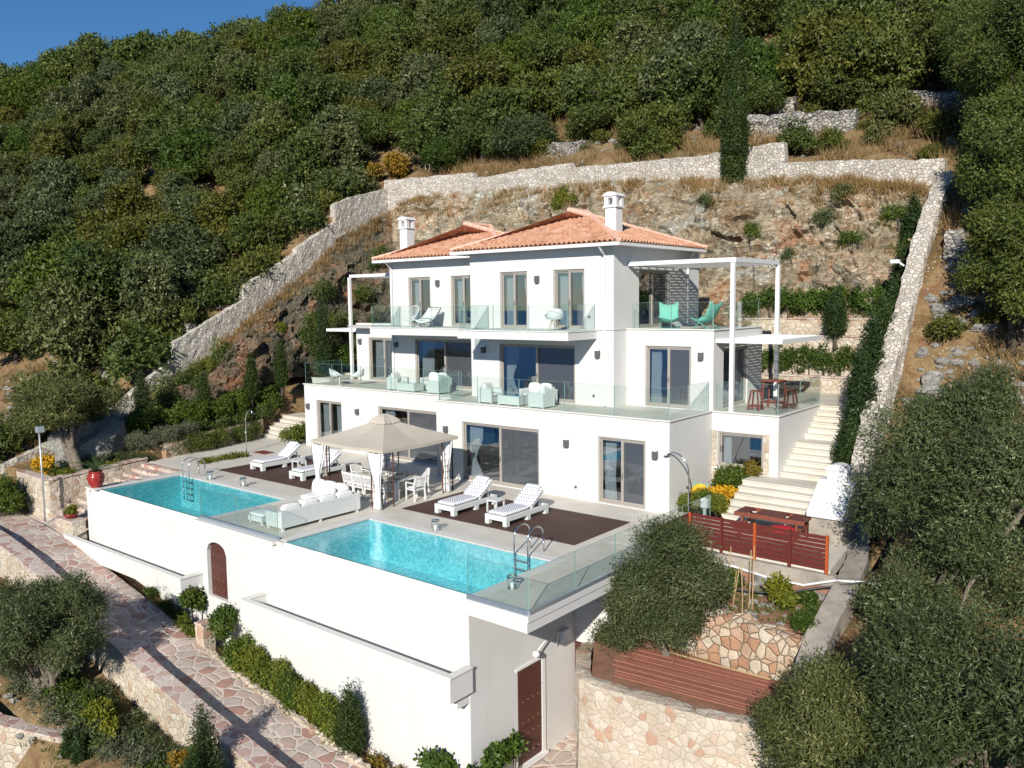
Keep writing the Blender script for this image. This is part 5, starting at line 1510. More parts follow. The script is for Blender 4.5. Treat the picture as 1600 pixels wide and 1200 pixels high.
# ------------------------------------------------------------------ first floor terrace sets
def armset(x, y, rz, z, kind, label):
    wd = {'armchair': .78, 'love_seat': 1.42}[kind]
    t = empty(kind, (x, y, z), label, 'armchair' if kind == 'armchair' else 'sofa', 'white wicker terrace seats')
    a = MB(); a.box(x - wd / 2, y - .36, z + .04, x - wd / 2 + .13, y + .38, z + .60); a.build('arm', M['wick'], t, bevel=.015)
    a = MB(); a.box(x + wd / 2 - .13, y - .36, z + .04, x + wd / 2, y + .38, z + .60); a.build('arm', M['wick'], t, bevel=.015)
    a = MB(); a.box(x - wd / 2 + .131, y + .24, z + .04, x + wd / 2 - .131, y + .38, z + .68); a.build('backrest', M['wick'], t, bevel=.015)
    a = MB(); a.box(x - wd / 2 + .131, y - .34, z + .04, x + wd / 2 - .131, y + .239, z + .28); a.build('seat', M['wick'], t, bevel=.01)
    n = 1 if kind == 'armchair' else 2; cw = (wd - .28) / n
    for i in range(n):
        cx = x - wd / 2 + .14 + cw * (i + .5)
        a = MB(); cushion(a, (cx, y - .06, z + .36), (cw, .60, .16), puff=.35); a.build('seat_cushion', M['cush'], t, smooth=True)
        a = MB(); cushion(a, (cx, y + .17, z + .62), (cw, .20, .44), RX(rad(-12)), puff=.5); a.build('back_cushion', M['cush'], t, smooth=True)
    for (dx, dy) in ((-1, -1), (1, -1), (-1, 1), (1, 1)):
        a = MB(); a.box(x + dx * (wd / 2 - .06) - .03, y + dy * .32 - .03, z + .001, x + dx * (wd / 2 - .06) + .03, y + dy * .32 + .03, z + .039); a.build('foot', M['pale'], t)
    t.rotation_euler = (0, 0, rz)
    return t
def ctable(x, y, z, label):
    t = empty('coffee_table', (x, y, z), label, 'coffee table', 'white wicker coffee tables')
    a = MB(); a.box(x - .55, y - .32, z + .04, x + .55, y + .32, z + .40); a.build('body', M['wick'], t, bevel=.01)
    a = MB(); a.box(x - .57, y - .34, z + .401, x + .57, y + .34, z + .415); a.build('table_top', M['ballglass'], t)
    for (dx, dy) in ((-1, -1), (1, -1), (-1, 1), (1, 1)):
        a = MB(); a.box(x + dx * .5 - .03, y + dy * .27 - .03, z + .001, x + dx * .5 + .03, y + dy * .27 + .03, z + .039); a.build('leg', M['pale'], t)
zt = Z1 + .001
armset(-8.0, 12.35, math.pi / 2, zt, 'armchair', 'white wicker armchair under the left balcony, facing right')
ctable(-6.95, 12.15, zt, 'white wicker coffee table under the left balcony')
armset(-6.2, 13.1, 0, zt, 'love_seat', 'white wicker two seat sofa under the left balcony')
armset(-5.2, 12.25, -math.pi / 2, zt, 'armchair', 'white wicker armchair at the right of the left terrace group')
armset(-0.85, 10.85, math.pi / 2, zt, 'armchair', 'white wicker armchair under the middle balcony, facing right')
ctable(0.42, 10.75, zt, 'white wicker coffee table under the middle balcony')
armset(1.0, 11.65, 0, zt, 'love_seat', 'white wicker two seat sofa under the middle balcony')
armset(1.85, 10.75, -math.pi / 2, zt, 'armchair', 'white wicker armchair showing its back side under the middle balcony')

def shell_chair(x, y, z, rz, label):
    t = empty('shell_chair', (x, y, z), label, 'chair', 'white shell chairs with wooden legs')
    mb = MB(); nu, nv = 15, 12; pts = []
    for i in range(nu):
        a = -math.pi * 0.72 + 2 * math.pi * 0.72 * i / (nu - 1)          # around, opening towards -y
        for j in range(nv):
            s = j / (nv - 1)
            rr = 0.05 + 0.27 * min(1, s * 1.6)
            top = 0.44 * math.cos(a / 2) ** 2 * 1.0 if abs(a) < 1.2 else 0.2 * max(0.25, (2.3 - abs(a)) / 1.1)
            zz = 0.43 + (max(0, s - 0.45) / 0.55) ** 1.3 * max(0.02, 0.42 * math.cos(a * .55) ** 2)
            pts.append((x + math.sin(a) * rr * 1.08, y + math.cos(a) * rr * (1.0 + .15 * s), z + zz))
    mb.grid(pts, nu, nv)
    mb.lathe([(0, .425), (.10, .425), (.31, .44)], (x, y, z), 20)
    o = mb.build('shell', M['white'], t, smooth=True)
    md = o.modifiers.new('thick', 'SOLIDIFY'); md.thickness = 0.015
    for sx in (-1, 1):
        for sy in (-1, 1):
            b = MB(); b.tube([(x + sx * .10, y + sy * .10, z + .42), (x + sx * .23, y + sy * .22, z)], [.016, .010], 6); b.build('leg', M['cane'], t)
    t.rotation_euler = (0, 0, rz)
shell_chair(-12.6, 12.35, zt, 2.3, 'white shell chair on the first floor terrace, left of the tiny table')
shell_chair(-11.45, 12.75, zt, -1.2, 'white shell chair on the first floor terrace, right of the tiny table')
shell_chair(2.2, 11.2, Z2 + .013, -2.3, 'white shell chair on the middle balcony')
t = empty('bistro_table', (-12.0, 12.05, zt), 'tiny white round table between two shell chairs', 'table')
mb = MB(); mb.lathe([(0, .55), (.24, .55), (.24, .53), (0, .53)], (-12.0, 12.05, zt), 20); mb.build('table_top', M['white'], t)
mb = MB(); mb.lathe([(0, .53), (.03, .53), (.03, .03), (.17, .02), (.17, 0), (0, 0)], (-12.0, 12.05, zt), 14); mb.build('pedestal', M['white'], t)
# woven round chair
x, y, z = -7.75, 13.0, Z2 + .003
t = empty('woven_round_chair', (x, y, z), 'white woven round string chair on the left balcony', 'chair')
mb = MB(); R = RX(rad(52)) ; c = Vector((x, y + .1, z + .62)); ring = []
for k in range(33):
    a = 2 * math.pi * k / 32; q = R @ Vector((.40 * math.cos(a), .46 * math.sin(a) + (.05 if math.sin(a) > 0 else 0), 0)); ring.append(c + q)
mb.tube(ring, .016, 6); mb.build('rim', M['white'], t)
mb = MB(); hub = c + R @ Vector((0, -.22, -.30))
for k in range(32): mb.tube([ring[k], (ring[k] + hub) / 2 + R @ Vector((0, 0, -.05)), hub], .007, 4)
mb.build('strings', M['white'], t)
mb = MB()
for sx in (-1, 1): mb.tube([(x + sx * .28, y - .25, z), (x + sx * .18, y - .12, z + .36), hub]if sx else [], .012, 6); mb.tube([(x + sx * .26, y + .35, z), (x + sx * .17, y + .2, z + .42)], .012, 6)
mb.tube([(x - .28, y - .25, z + .01), (x + .28, y - .25, z + .01)], .012, 6); mb.tube([(x - .26, y + .35, z + .01), (x + .26, y + .35, z + .01)], .012, 6)
mb.build('leg_frame', M['white'], t)
x, y = -6.55, 13.05
t = empty('sling_chair', (x, y, z), 'white quilted sling chair on a thin dark frame on the left balcony', 'chair')
mb = MB(); pts = []
for i in range(9):
    s = i / 8
    for j in range(7):
        q = -1 + 2 * j / 6
        pts.append((x + q * (.46 - .08 * s), y - .45 + .85 * s, z + .22 + .62 * s ** 2.2 + .10 * q * q + .06 * (1 - s)))
mb.grid(pts, 9, 7); o = mb.build('sling', M['cush'], t, smooth=True); md = o.modifiers.new('thick', 'SOLIDIFY'); md.thickness = .09
mb = MB()
for sx in (-1, 1):
    mb.tube([(x + sx * .5, y - .5, z), (x + sx * .42, y + .42, z + .92)], .012, 6); mb.tube([(x + sx * .5, y + .5, z), (x + sx * .48, y - .45, z + .42)], .012, 6)
mb.tube([(x - .42, y + .42, z + .92), (x + .42, y + .42, z + .92)], .012, 6); mb.tube([(x - .48, y - .45, z + .42), (x + .48, y - .45, z + .42)], .012, 6)
mb.build('frame', M['dark'], t)
# mint butterfly chairs
def butterfly(x, y, rz, label):
    z = Z2 + .002
    t = empty('butterfly_chair', (x, y, z), label, 'chair', 'mint folding chairs on the roof terrace')
    mb = MB(); prof = [(-.48, .42), (-.36, .34), (-.18, .27), (.0, .27), (.14, .36), (.26, .54), (.36, .76), (.44, .98)]
    pts = []
    for i, (py, pzz) in enumerate(prof):
        s = i / 7
        for j in range(9):
            q = -1 + j / 4
            pts.append((x + q * (.34 + .05 * abs(2 * s - 1)), y + py, z + pzz + .07 * q * q * (1 + abs(2 * s - 1)) - .04))
    mb.grid(pts, 8, 9); o = mb.build('sling', M['teal'], t, smooth=True); md = o.modifiers.new('thick', 'SOLIDIFY'); md.thickness = .012
    mb = MB()
    for sx in (-1, 1):
        X = x + sx * .36
        mb.tube([(X, y + .38, z), (X, y - .48, z + .44)], .014, 6); mb.tube([(X, y - .40, z), (X, y + .10, z + .40), (X, y + .45, z + .98)], .014, 6)
    mb.tube([(x - .36, y + .38, z + .015), (x + .36, y + .38, z + .015)], .012, 6); mb.tube([(x - .36, y - .40, z + .015), (x + .36, y - .40, z + .015)], .012, 6)
    mb.build('frame', M['teal'], t)
    t.rotation_euler = (0, 0, rz)
butterfly(5.1, 15.0, 0.5, 'mint green canvas chair seen from the front, left one on the roof terrace')
butterfly(6.75, 15.0, -1.75, 'mint green canvas chair seen from the side, right one on the roof terrace')
# bar table and stools
def stool(x, y, z, h, s0, s1, label, name, cat):
    t = empty(name, (x, y, z), label, cat, 'dark red wood bar set')
    mb = MB(); mb.box(x - s1, y - s1, z + h - .04, x + s1, y + s1, z + h); mb.build('table_top' if cat == 'table' else 'seat', M['barwood'], t, bevel=.006)
    for sx in (-1, 1):
        for sy in (-1, 1):
            b = MB(); b.bar((x + sx * s0, y + sy * s0, z), (x + sx * s1 * .78, y + sy * s1 * .78, z + h - .041), .05, .05); b.build('leg', M['barwood'], t)
    b = MB(); k = s0 * .93
    for sx in (-1, 1):
        b.bar((x + sx * k, y - k, z + h * .22), (x + sx * k, y + k, z + h * .22), .03, .05); b.bar((x - k, y + sx * k, z + h * .22), (x + k, y + sx * k, z + h * .22), .03, .05)
    b.build('stretcher', M['barwood'], t)
stool(9.35, 15.35, zt, 1.08, .33, .37, 'tall dark red wooden bar table on the right terrace', 'bar_table', 'table')
stool(9.0, 14.5, zt, .74, .22, .16, 'red wooden bar stool left of the bar table', 'bar_stool', 'stool')
stool(9.95, 15.5, zt, .74, .22, .16, 'red wooden bar stool right of the bar table', 'bar_stool', 'stool')

# ------------------------------------------------------------------ patio on the right
def slat_fence(a, b, z, h, label, n=8, posts=4):
    t = empty('slatted_fence', (a[0], a[1], z), label, 'fence', 'red slatted fence round the patio')
    A, B = Vector((*a, z)), Vector((*b, z)); d = (B - A).normalized()
    s = Vector((-d.y, d.x, 0))
    mb = MB()
    for i in range(n):
        zz = 0.06 + (h - .06) * (i + .5) / n
        mb.bar(A + Vector((0, 0, zz)), B + Vector((0, 0, zz)), .022, (h - .06) / n - .022)
    mb.build('slats', M['redwood'], t)
    L = (B - A).length
    for i in range(posts):
        p = A + d * (L * i / (posts - 1)) - s * .055
        b_ = MB(); b_.bar(p + Vector((0, 0, -.15)), p + Vector((0, 0, h + .03)), .07, .07, up=d)
        b_.build('post', M['orangewood'] if i % 2 == 0 else M['redwood'], t)
slat_fence((10.05, 7.33), (14.15, 7.20), -0.06, 1.02, 'long dark red slatted fence with orange posts above the vegetable bed', posts=5)
slat_fence((9.98, 5.2), (10.0, 7.28), -0.06, 1.02, 'short dark red slatted fence turning back behind the olive tree', posts=2)
t = empty('picnic_table', (11.7, 9.45, 0), 'slatted dark wood picnic table with benches behind the red fence', 'table')
mb = MB(); cx, cy, a = 11.75, 9.45, rad(2)
for i in range(22):
    if i in (4, 5, 15): continue
    x = cx - 1.05 + 2.1 * i / 21; mb.box(x - .037, cy - .38, .70, x + .037, cy + .38, .735)
mb.build('table_top', M['redwood'], t)
mb = MB(); mb.box(cx - 1.1, cy - .42, .62, cx + 1.1, cy - .385, .74); mb.box(cx - 1.1, cy + .385, .62, cx + 1.1, cy + .42, .74); mb.build('table_frame', M['barwood'], t)
for sx in (-.85, .85):
    b = MB(); b.bar((cx + sx, cy - .65, 0), (cx + sx, cy - .25, .69), .06, .09); b.bar((cx + sx, cy + .65, 0), (cx + sx, cy + .25, .69), .06, .09); b.bar((cx + sx, cy - .75, .38), (cx + sx, cy + .75, .38), .05, .09); b.build('leg', M['barwood'], t)
for sy in (-.68, .68):
    b = MB()
    for i in range(3): b.box(cx - 1.05, cy + sy - .13 + .09 * i, .43, cx + 1.05, cy + sy - .05 + .09 * i, .465)
    b.build('bench_seat', M['redwood'], t)
mb = MB(); mb.lathe([(0, .10), (.32, .09), (.38, .05), (.32, 0), (0, 0)], (0, 0, 0), 24); o = mb.build('float_ring', M['red'], smooth=True); o.location = (12.3, 8.72, .47)
tag(o, 'bright red round cushion lying on the picnic bench', 'cushion')
# barbecue
t = empty('masonry_barbecue', (13.15, 10.6, 0), 'white masonry barbecue with sloping hood and short chimney beside the stairs', 'barbecue')
mb = MB(); mb.box(12.75, 9.7, 0, 13.75, 10.3, .75); mb.box(12.75, 10.3, 0, 12.95, 11.0, .75); mb.box(13.55, 10.3, 0, 13.75, 11.0, .75); mb.build('base', M['concrete'], t, bevel=.01)
mb = MB()
mb.extrude([(12.7, 9.6, .78), (12.7, 11.05, .78), (12.7, 11.05, 1.75), (12.7, 10.65, 1.75), (12.7, 9.6, .95)], (1.1, 0, 0)); mb.build('hood', M['white'], t, bevel=.02)
mb = MB(); mb.box(12.95, 10.62, 1.751, 13.55, 11.02, 2.05)
for i in range(6):
    a0, a1 = math.pi * i / 6, math.pi * (i + 1) / 6
    mb.hexa([(13.25 - .34 * math.cos(a0), 10.58, 2.051), (13.25 - .34 * math.cos(a1), 10.58, 2.051), (13.25 - .34 * math.cos(a1), 11.06, 2.051), (13.25 - .34 * math.cos(a0), 11.06, 2.051),
             (13.25 - .34 * math.cos(a0), 10.58, 2.06 + .2 * math.sin(a0)), (13.25 - .34 * math.cos(a1), 10.58, 2.06 + .2 * math.sin(a1)), (13.25 - .34 * math.cos(a1), 11.06, 2.06 + .2 * math.sin(a1)), (13.25 - .34 * math.cos(a0), 11.06, 2.06 + .2 * math.sin(a0))])
mb.build('chimney', M['white'], t)
# hose reel
t = empty('hose_reel', (8.25, 11.6, 0), 'yellow garden hose reel with green handle behind the flowers', 'hose reel')
mb = MB(); mb.tube([(8.25 + .26 * math.cos(k * .42), 11.6, .5 + .26 * math.sin(k * .42)) for k in range(16)], .10, 8); mb.build('hose', M['yellow'], t, smooth=True)
mb = MB(); mb.tube([(8.0, 11.5, 0), (8.0, 11.6, .85), (8.5, 11.6, .85), (8.5, 11.5, 0)], .025, 6); mb.build('frame', M['teal'], t)
# bamboo canes
cn = None
for i, (x, y, z, lx, ly, h) in enumerate(((11.45, 5.75, -.8, 0, 0, 1.5), (11.75, 6.35, -.75, 0, .05, 1.2), (12.35, 5.2, -.85, .10, 0, 1.05), (12.75, 4.95, -.85, -.05, 0, 1.35), (12.85, 5.3, -.85, .0, .1, 1.75), (12.7, 5.45, -.85, 0.04, .0, 1.6), (12.2, 5.6, -.8, .12, .1, 1.0), (11.3, 5.3, -.8, .02, 0, 1.1))):
    mb = MB(); mb.tube([(0, 0, -.15), (lx, ly, h)], .014, 6); o = mb.build('bamboo_cane', M['cane']); o.location = (x, y, z)
    tag(o, 'thin bamboo cane stuck in the vegetable bed', 'cane', 'bamboo canes in the vegetable bed')
mb = MB(); p = [(10.6, 7.0, -.30), (11.6, 6.98, -.32), (12.6, 6.94, -.42), (13.6, 6.96, -.44), (14.4, 7.0, -.16), (15.2, 7.05, -.05), (15.8, 7.2, -.1)]
mb.tube(p, .035, 8); tag(mb.build('water_pipe', M['pipe'], smooth=True), 'white plastic water pipe running along the fence footing', 'pipe')
mb = MB(); p = [(10.4, 6.3, -.55), (11.2, 6.05, -.62), (12.3, 6.0, -.6), (13.2, 6.2, -.55), (14.2, 6.7, -.3), (15.3, 7.0, .0)]
mb.tube(p, .028, 8); tag(mb.build('irrigation_hose', M['dark'], smooth=True), 'black irrigation hose crossing the vegetable bed', 'hose')
mb = MB(); mb.tube([(10.9, 3.95, -1.95), (13.9, 4.0, -1.92)], .02, 6); tag(mb.build('wooden_pole', M['cane']), 'long pale pole lying on the red soil of the lower terrace', 'pole')
t = empty('floodlight_post', (9.55, 9.3, 0), 'short white post with a box at the right edge of the deck', 'lamp post')
mb = MB(); mb.box(9.50, 9.25, 0, 9.58, 9.33, .95); mb.build('post', M['pipe'], t); mb = MB(); mb.box(9.44, 9.2, .62, 9.64, 9.36, .92); mb.build('lamp_box', M['pipe'], t, bevel=.01)
t = empty('wall_floodlight', (12.4, 21.5, 8.6), 'white bracket lamp on the steep right boundary wall', 'lamp')
mb = MB(); mb.tube([(12.6, 21.5, 8.6), (12.25, 21.5, 8.6), (12.05, 21.5, 8.75)], .04, 6); mb.build('bracket', M['pipe'], t); mb = MB(); mb.box(11.75, 21.35, 8.70, 12.1, 21.65, 8.86); mb.build('lamp_head', M['pipe'], t, bevel=.02)

# ------------------------------------------------------------------ vegetation
rng = np.random.default_rng(3)
def unit(v): return v / np.maximum(np.linalg.norm(v, axis=-1, keepdims=True), 1e-9)

def leaf_mesh(name, blobs, ntw, tw_len, k, ll, lw, mats, up=0.25, shell=0.6, wood=None, jit=0.75, droop=0.0, lobes=0, lobe_r=0.36, tone_low=0.0):
    """twigs of small leaves spread through the blobs' volume; blobs = (x,y,z,rx,ry,rz)"""
    B = np.array(blobs, float)
    if lobes:
        LB = []
        for b in B:
            d = unit(rng.normal(size=(lobes, 3))); d[:, 2] = np.where(d[:, 2] < -0.45, -d[:, 2] * 0.6, d[:, 2])
            rr = rng.uniform(0.50, 0.80, (lobes, 1)); c = b[:3] + d * rr * b[3:6]
            sz = rng.uniform(0.75, 1.25, (lobes, 1)) * lobe_r * b[3:6]
            LB.append(np.concatenate([c, sz], 1))
        B = np.concatenate(LB)
    wgt = (B[:, 3] * B[:, 4] + B[:, 4] * B[:, 5] + B[:, 3] * B[:, 5]); wgt /= wgt.sum()
    bi = rng.choice(len(B), ntw, p=wgt)
    d = unit(rng.normal(size=(ntw, 3)))
    r = shell + (1 - shell) * rng.random((ntw, 1)) ** 0.7
    if lobes: r = np.where(rng.random((ntw, 1)) < .09, rng.uniform(1.0, 1.32, (ntw, 1)), r)     # stray twigs
    p = B[bi, :3] + d * r * B[bi, 3:6]
    out = unit(d / B[bi, 3:6])
    td = unit(out + np.array([0, 0, up]) + jit * rng.normal(size=(ntw, 3)) * 0.6)
    tone_t = rng.random(ntw)
    btone = rng.random(len(B))
    N = ntw * k
    ti = np.repeat(np.arange(ntw), k)
    s = np.tile((np.arange(k) + 0.5) / k, ntw)[:, None]
    base = p[ti] + td[ti] * tw_len * (s - 0.35) + rng.normal(size=(N, 3)) * tw_len * 0.10
    base[:, 2] -= droop * (s[:, 0] ** 2) * tw_len
    ld = unit(td[ti] * 0.55 + unit(rng.normal(size=(N, 3))) * 0.85)
    fn = unit(out[ti] * 1.25 + unit(rng.normal(size=(N, 3))) * 0.8 + np.array([0, 0, 0.15]))   # leaves face outwards, loosely
    wd = unit(np.cross(ld, fn))
    sz = rng.uniform(0.7, 1.3, (N, 1))
    L = ll * sz; W = lw * sz * 0.5
    v = np.stack([base, base + ld * L * 0.45 + wd * W, base + ld * L, base + ld * L * 0.45 - wd * W], 1).reshape(-1, 3)
    tone = np.clip(0.40 * rng.random(N) + 0.35 * tone_t[ti] + 0.25 * btone[bi][ti], 0, 1)
    nv, nf = len(v), N
    wv, wf = [], []
    if wood is not None:
        wv = np.array(wood.v, float).reshape(-1, 3); wf = wood.f
    me = bpy.data.meshes.new(name)
    allv = np.concatenate([v, wv]) if len(wv) else v
    loops = np.arange(nv, dtype=np.int32)
    starts = np.arange(0, nv, 4, dtype=np.int32)
    if len(wf):
        wl = np.concatenate([np.array(f, np.int32) + nv for f in wf]); wc = np.array([len(f) for f in wf], np.int32)
        ws = nv + np.concatenate([[0], np.cumsum(wc)[:-1]]).astype(np.int32)
        loops = np.concatenate([loops, wl]); starts = np.concatenate([starts, ws])
    me.vertices.add(len(allv)); me.vertices.foreach_set('co', allv.astype(np.float32).ravel())
    me.loops.add(len(loops)); me.loops.foreach_set('vertex_index', loops.astype(np.int32))
    me.polygons.add(len(starts)); me.polygons.foreach_set('loop_start', starts.astype(np.int32))
    for m_ in mats: me.materials.append(m_)
    mi = np.zeros(len(starts), np.int32); mi[nf:] = 1
    me.polygons.foreach_set('material_index', mi)
    at = me.attributes.new('tone', 'FLOAT', 'FACE')
    t_all = np.full(len(starts), 0.5, np.float32); t_all[:nf] = tone
    at.data.foreach_set('value', t_all)
    me.update(calc_edges=True); me.validate()
    return me

def put(name, me, loc, label=None, cat=None, group=None, rz=0.0, sc_=1.0, parent=None, kind=None):
    o = bpy.data.objects.new(name, me); COL.objects.link(o)
    if parent is not None: o.parent = parent
    o.location = loc; o.rotation_euler = (0, 0, rz)
    o.scale = (sc_, sc_, sc_) if isinstance(sc_, (int, float)) else sc_
    return tag(o, label, cat, group, kind)

def trunk_mb(base, top, r0_, r1_, limbs=(), wob=0.1, seed=0):
    mb = MB(); b, t = Vector(base), Vector(top); n = 7; pts = []
    for i in range(n + 1):
        s = i / n; p = b.lerp(t, s)
        pts.append(p + Vector((mnoise.noise(Vector((seed, s * 3, 0))), mnoise.noise(Vector((seed, 0, s * 3))), 0)) * wob * math.sin(math.pi * min(1, s + .05)) * 2)
    mb.tube(pts, [r0_ * (1.35 if i == 0 else 1) + (r1_ - r0_) * i / n for i in range(n + 1)], 9)
    for (s, e, r) in limbs:
        p = pts[min(n, int(s * n))]; e = Vector(e); m = p.lerp(e, .5) + Vector((0, 0, 0.12 * (e - p).length))
        mb.tube([p, p.lerp(m, .5) , m, e], [r, r * .85, r * .6, r * .25], 7)
    return mb

def tree(name, label, base, crown, mats, ntw, tw_len, k, ll, lw, r0_=0.16, group=None, cat='tree', lobes=10, lobe_r=0.42, lean=None, up=0.25, nl=7, shell=.55, seed=1, stems=1):
    """an individually built tree: Empty > trunk, crown"""
    t = empty(name, base, label, cat, group)
    B = [tuple(c) for c in crown]
    cx = np.mean([c[0] for c in B]); cy = np.mean([c[1] for c in B]); cz = np.mean([c[2] for c in B])
    me = leaf_mesh('crown', [(c[0] - base[0], c[1] - base[1], c[2] - base[2], *c[3:]) for c in B], ntw, tw_len, k, ll, lw, mats, up=up, lobes=lobes, lobe_r=lobe_r, shell=shell)
    put('crown', me, (0, 0, 0), parent=t)
    rr = random.Random(seed)
    mb = MB()
    for q in range(stems):
        top = (cx + (q - (stems - 1) / 2) * 0.9, cy + rr.uniform(-.2, .2), cz - 0.1)
        limbs = []
        for i in range(nl):
            b = B[i % len(B)]; e = (b[0] + rr.uniform(-.45, .45) * b[3], b[1] + rr.uniform(-.45, .45) * b[4], b[2] + rr.uniform(-.3, .4) * b[5])
            limbs.append((rr.uniform(.45, .95), e, r0_ * .45))
        m2 = trunk_mb((base[0] + (q - (stems - 1) / 2) * 0.35, base[1], base[2] - 0.3), top, r0_, r0_ * .5, limbs, 0.12, seed + q)
        n0 = len(mb.v); mb.v += m2.v; mb.f += [tuple(i + n0 for i in f) for f in m2.f]; mb.m += m2.m
    mb.build('trunk', mats[1], t, smooth=True)
    return t

OL = [M['olive'], M['bark']]; OK_ = [M['oak'], M['barkdark']]
# ---- the large olives in the foreground at the right
tree('olive_tree', 'tall dense olive tree filling the right edge beside the concrete kerb path', (17.0, 8.2, -0.9), [(16.5, 8.0, 2.6, 1.9, 1.8, 2.3), (18.6, 7.4, 2.3, 1.9, 1.8, 2.6), (16.9, 9.2, 4.2, 1.3, 1.3, 1.6), (17.4, 6.8, 0.6, 1.9, 1.6, 1.6), (20.0, 8.6, 3.4, 1.6, 1.6, 2.4), (16.6, 5.6, -0.5, 1.35, 1.2, 1.2), (17.4, 4.4, -1.0, 1.3, 1.2, 1.1)], OL, 19500, 0.36, 9, 0.105, 0.030, 0.17, 'olive trees near the house', lobes=17, lobe_r=.31, shell=.5, seed=3, stems=2)
tree('olive_tree', 'large olive tree in the bottom right corner of the picture, lighter twigs', (18.8, 1.2, -4.0), [(18.5, 1.2, 0.2, 1.9, 1.7, 1.8), (19.9, 0.4, -0.2, 1.8, 1.6, 2.0), (17.6, 2.2, -0.9, 1.3, 1.2, 1.5), (18.5, -0.6, -1.8, 1.9, 1.5, 1.6)], OL, 16000, 0.34, 9, 0.10, 0.026, 0.15, 'olive trees near the house', lobes=17, lobe_r=.31, shell=.5, seed=4, stems=2)
tree('olive_tree', 'olive tree in front of the right end of the tall stone wall', (16.4, 0.4, -4.6), [(16.3, 0.6, -0.9, 1.4, 1.2, 1.3), (15.7, 1.1, -1.7, 1.2, 1.1, 1.1), (17.1, -0.2, -1.9, 1.5, 1.3, 1.4), (16.4, 0.0, -2.9, 1.5, 1.2, 1.2)], OL, 13000, 0.32, 9, 0.095, 0.024, 0.12, 'olive trees near the house', lobes=16, lobe_r=.32, shell=.5, seed=5, stems=2)
tree('olive_tree', 'bushy olive tree growing up beside the overhanging deck corner', (11.15, 3.9, -2.1), [(11.2, 4.0, 0.75, 1.05, 1.0, 0.95), (11.5, 4.0, -0.05, 1.2, 1.0, 1.1), (10.75, 3.8, -0.35, 1.15, 1.0, 1.1), (10.35, 3.6, -1.15, 1.25, .95, .9), (11.3, 3.6, -1.05, 1.1, .9, .8), (9.75, 3.35, -1.75, .85, .6, .55)], [M['olive2'], M['bark']], 9000, 0.42, 8, 0.095, 0.026, 0.13, 'olive trees near the house', lobes=12, lobe_r=.33, seed=6, shell=.4)
# ---- old olive at the left
tree('olive_tree', 'old gnarled olive tree with a wide flat crown on the left planter', (-17.2, 1.3, -0.2), [(-17.6, 1.6, 2.9, 2.1, 1.8, 0.95), (-20.6, 2.0, 2.3, 2.2, 1.9, 0.95), (-19.0, 1.3, 3.3, 1.7, 1.6, .8), (-22.6, 2.4, 1.6, 1.8, 1.5, .8), (-18.0, 0.9, 2.3, 1.5, 1.3, .6)], OL, 11000, 0.38, 7, 0.13, 0.042, 0.24, 'olive trees near the house', lobes=9, seed=9, nl=7, stems=2)
tree('olive_tree', 'rounded olive bush in the lower left garden over the parapet', (-5.0, -5.2, -5.6), [(-4.3, -4.9, -1.9, 1.7, 1.3, 1.25), (-6.3, -5.2, -2.3, 1.6, 1.2, 1.2), (-3.6, -4.8, -2.7, 0.9, .8, .7), (-7.8, -5.4, -2.9, 1.5, 1.3, 1.1), (-5.3, -5.6, -3.1, 1.9, 1.2, 1.1)], OL, 12000, 0.30, 8, 0.10, 0.028, 0.14, 'olive trees near the house', lobes=10, seed=12, stems=2)
# ---- dark trees on the right slope
k_ = 0
for (x, y, h, r, lb) in ((15.9, 21.3, 7.2, 2.0, 'tall dark tree at the right edge above the dry stone wall'), (14.9, 25.4, 7.0, 2.1, 'dark tree right of the corner where the two plot walls meet'), (16.6, 18.6, 5.5, 1.9, 'dark tree at the far right edge above the olives'), (14.2, 28.6, 6.2, 2.4, 'dark tree above the corner of the pale walls'), (16.0, 24.6, 8.8, 2.2, 'tallest dark tree at the upper right edge'), (13.0, 31.5, 6.0, 2.6, 'broad dark tree behind the right end of the clearing'), (16.3, 28.2, 9.0, 2.4, 'high dark tree in the top right corner')):
    z = gz(x, y)
    tree('evergreen_tree', lb, (x, y, z), [(x, y, z + h * .62, r, r, h * .36), (x + .8, y - .5, z + h * .4, r * .9, r * .9, h * .25), (x - .6, y + .3, z + h * .8, r * .6, r * .6, h * .2)], OK_, 8200, 0.42, 8, 0.125, 0.05, 0.2, 'dark trees on the right slope', lobes=17, lobe_r=.29, seed=20 + k_, shell=.45)
    k_ += 1

# ---- cypresses
def cypress_mesh(h, r, ntw, ll, lw):
    bl = []
    for i in range(16):
        s = i / 15; z = 0.25 + s * (h - .35); rr = r * (1 - s ** 2.4) * (0.72 + 0.28 * min(1, s * 5)) + 0.04
        bl.append((random.uniform(-.08, .08) * r, random.uniform(-.08, .08) * r, z, rr, rr, h / 15 * 0.9))
    wd_ = MB(); wd_.tube([(0, 0, -.4), (0, 0, h * .8)], [r * .16 + .02, .015], 7)
    return bl, wd_
def cypress(x, y, z, h, r, label, ntw=1100, ll=.13, lw=.035, group='cypresses round the villa'):
    bl, wd_ = cypress_mesh(h, r, ntw, ll, lw)
    t = empty('cypress_tree', (x, y, z), label, 'cypress', group)
    me = leaf_mesh('crown', bl, ntw, min(.4, r * .9), 6, ll, lw, [M['cyp']], up=1.6, shell=.5, jit=.5)
    put('crown', me, (0, 0, 0), parent=t)
    for i in range(len(wd_.v)): wd_.v[i] = tuple(Vector(wd_.v[i]) + Vector((x, y, z)))
    wd_.build('trunk', M['barkdark'], t)
    return t
random.seed(21)
cypress(3.2, 25.15, 12.9, 8.2, 0.60, 'very tall dark cypress standing against the pale wall above the rock cut', 6500, .16, .05)
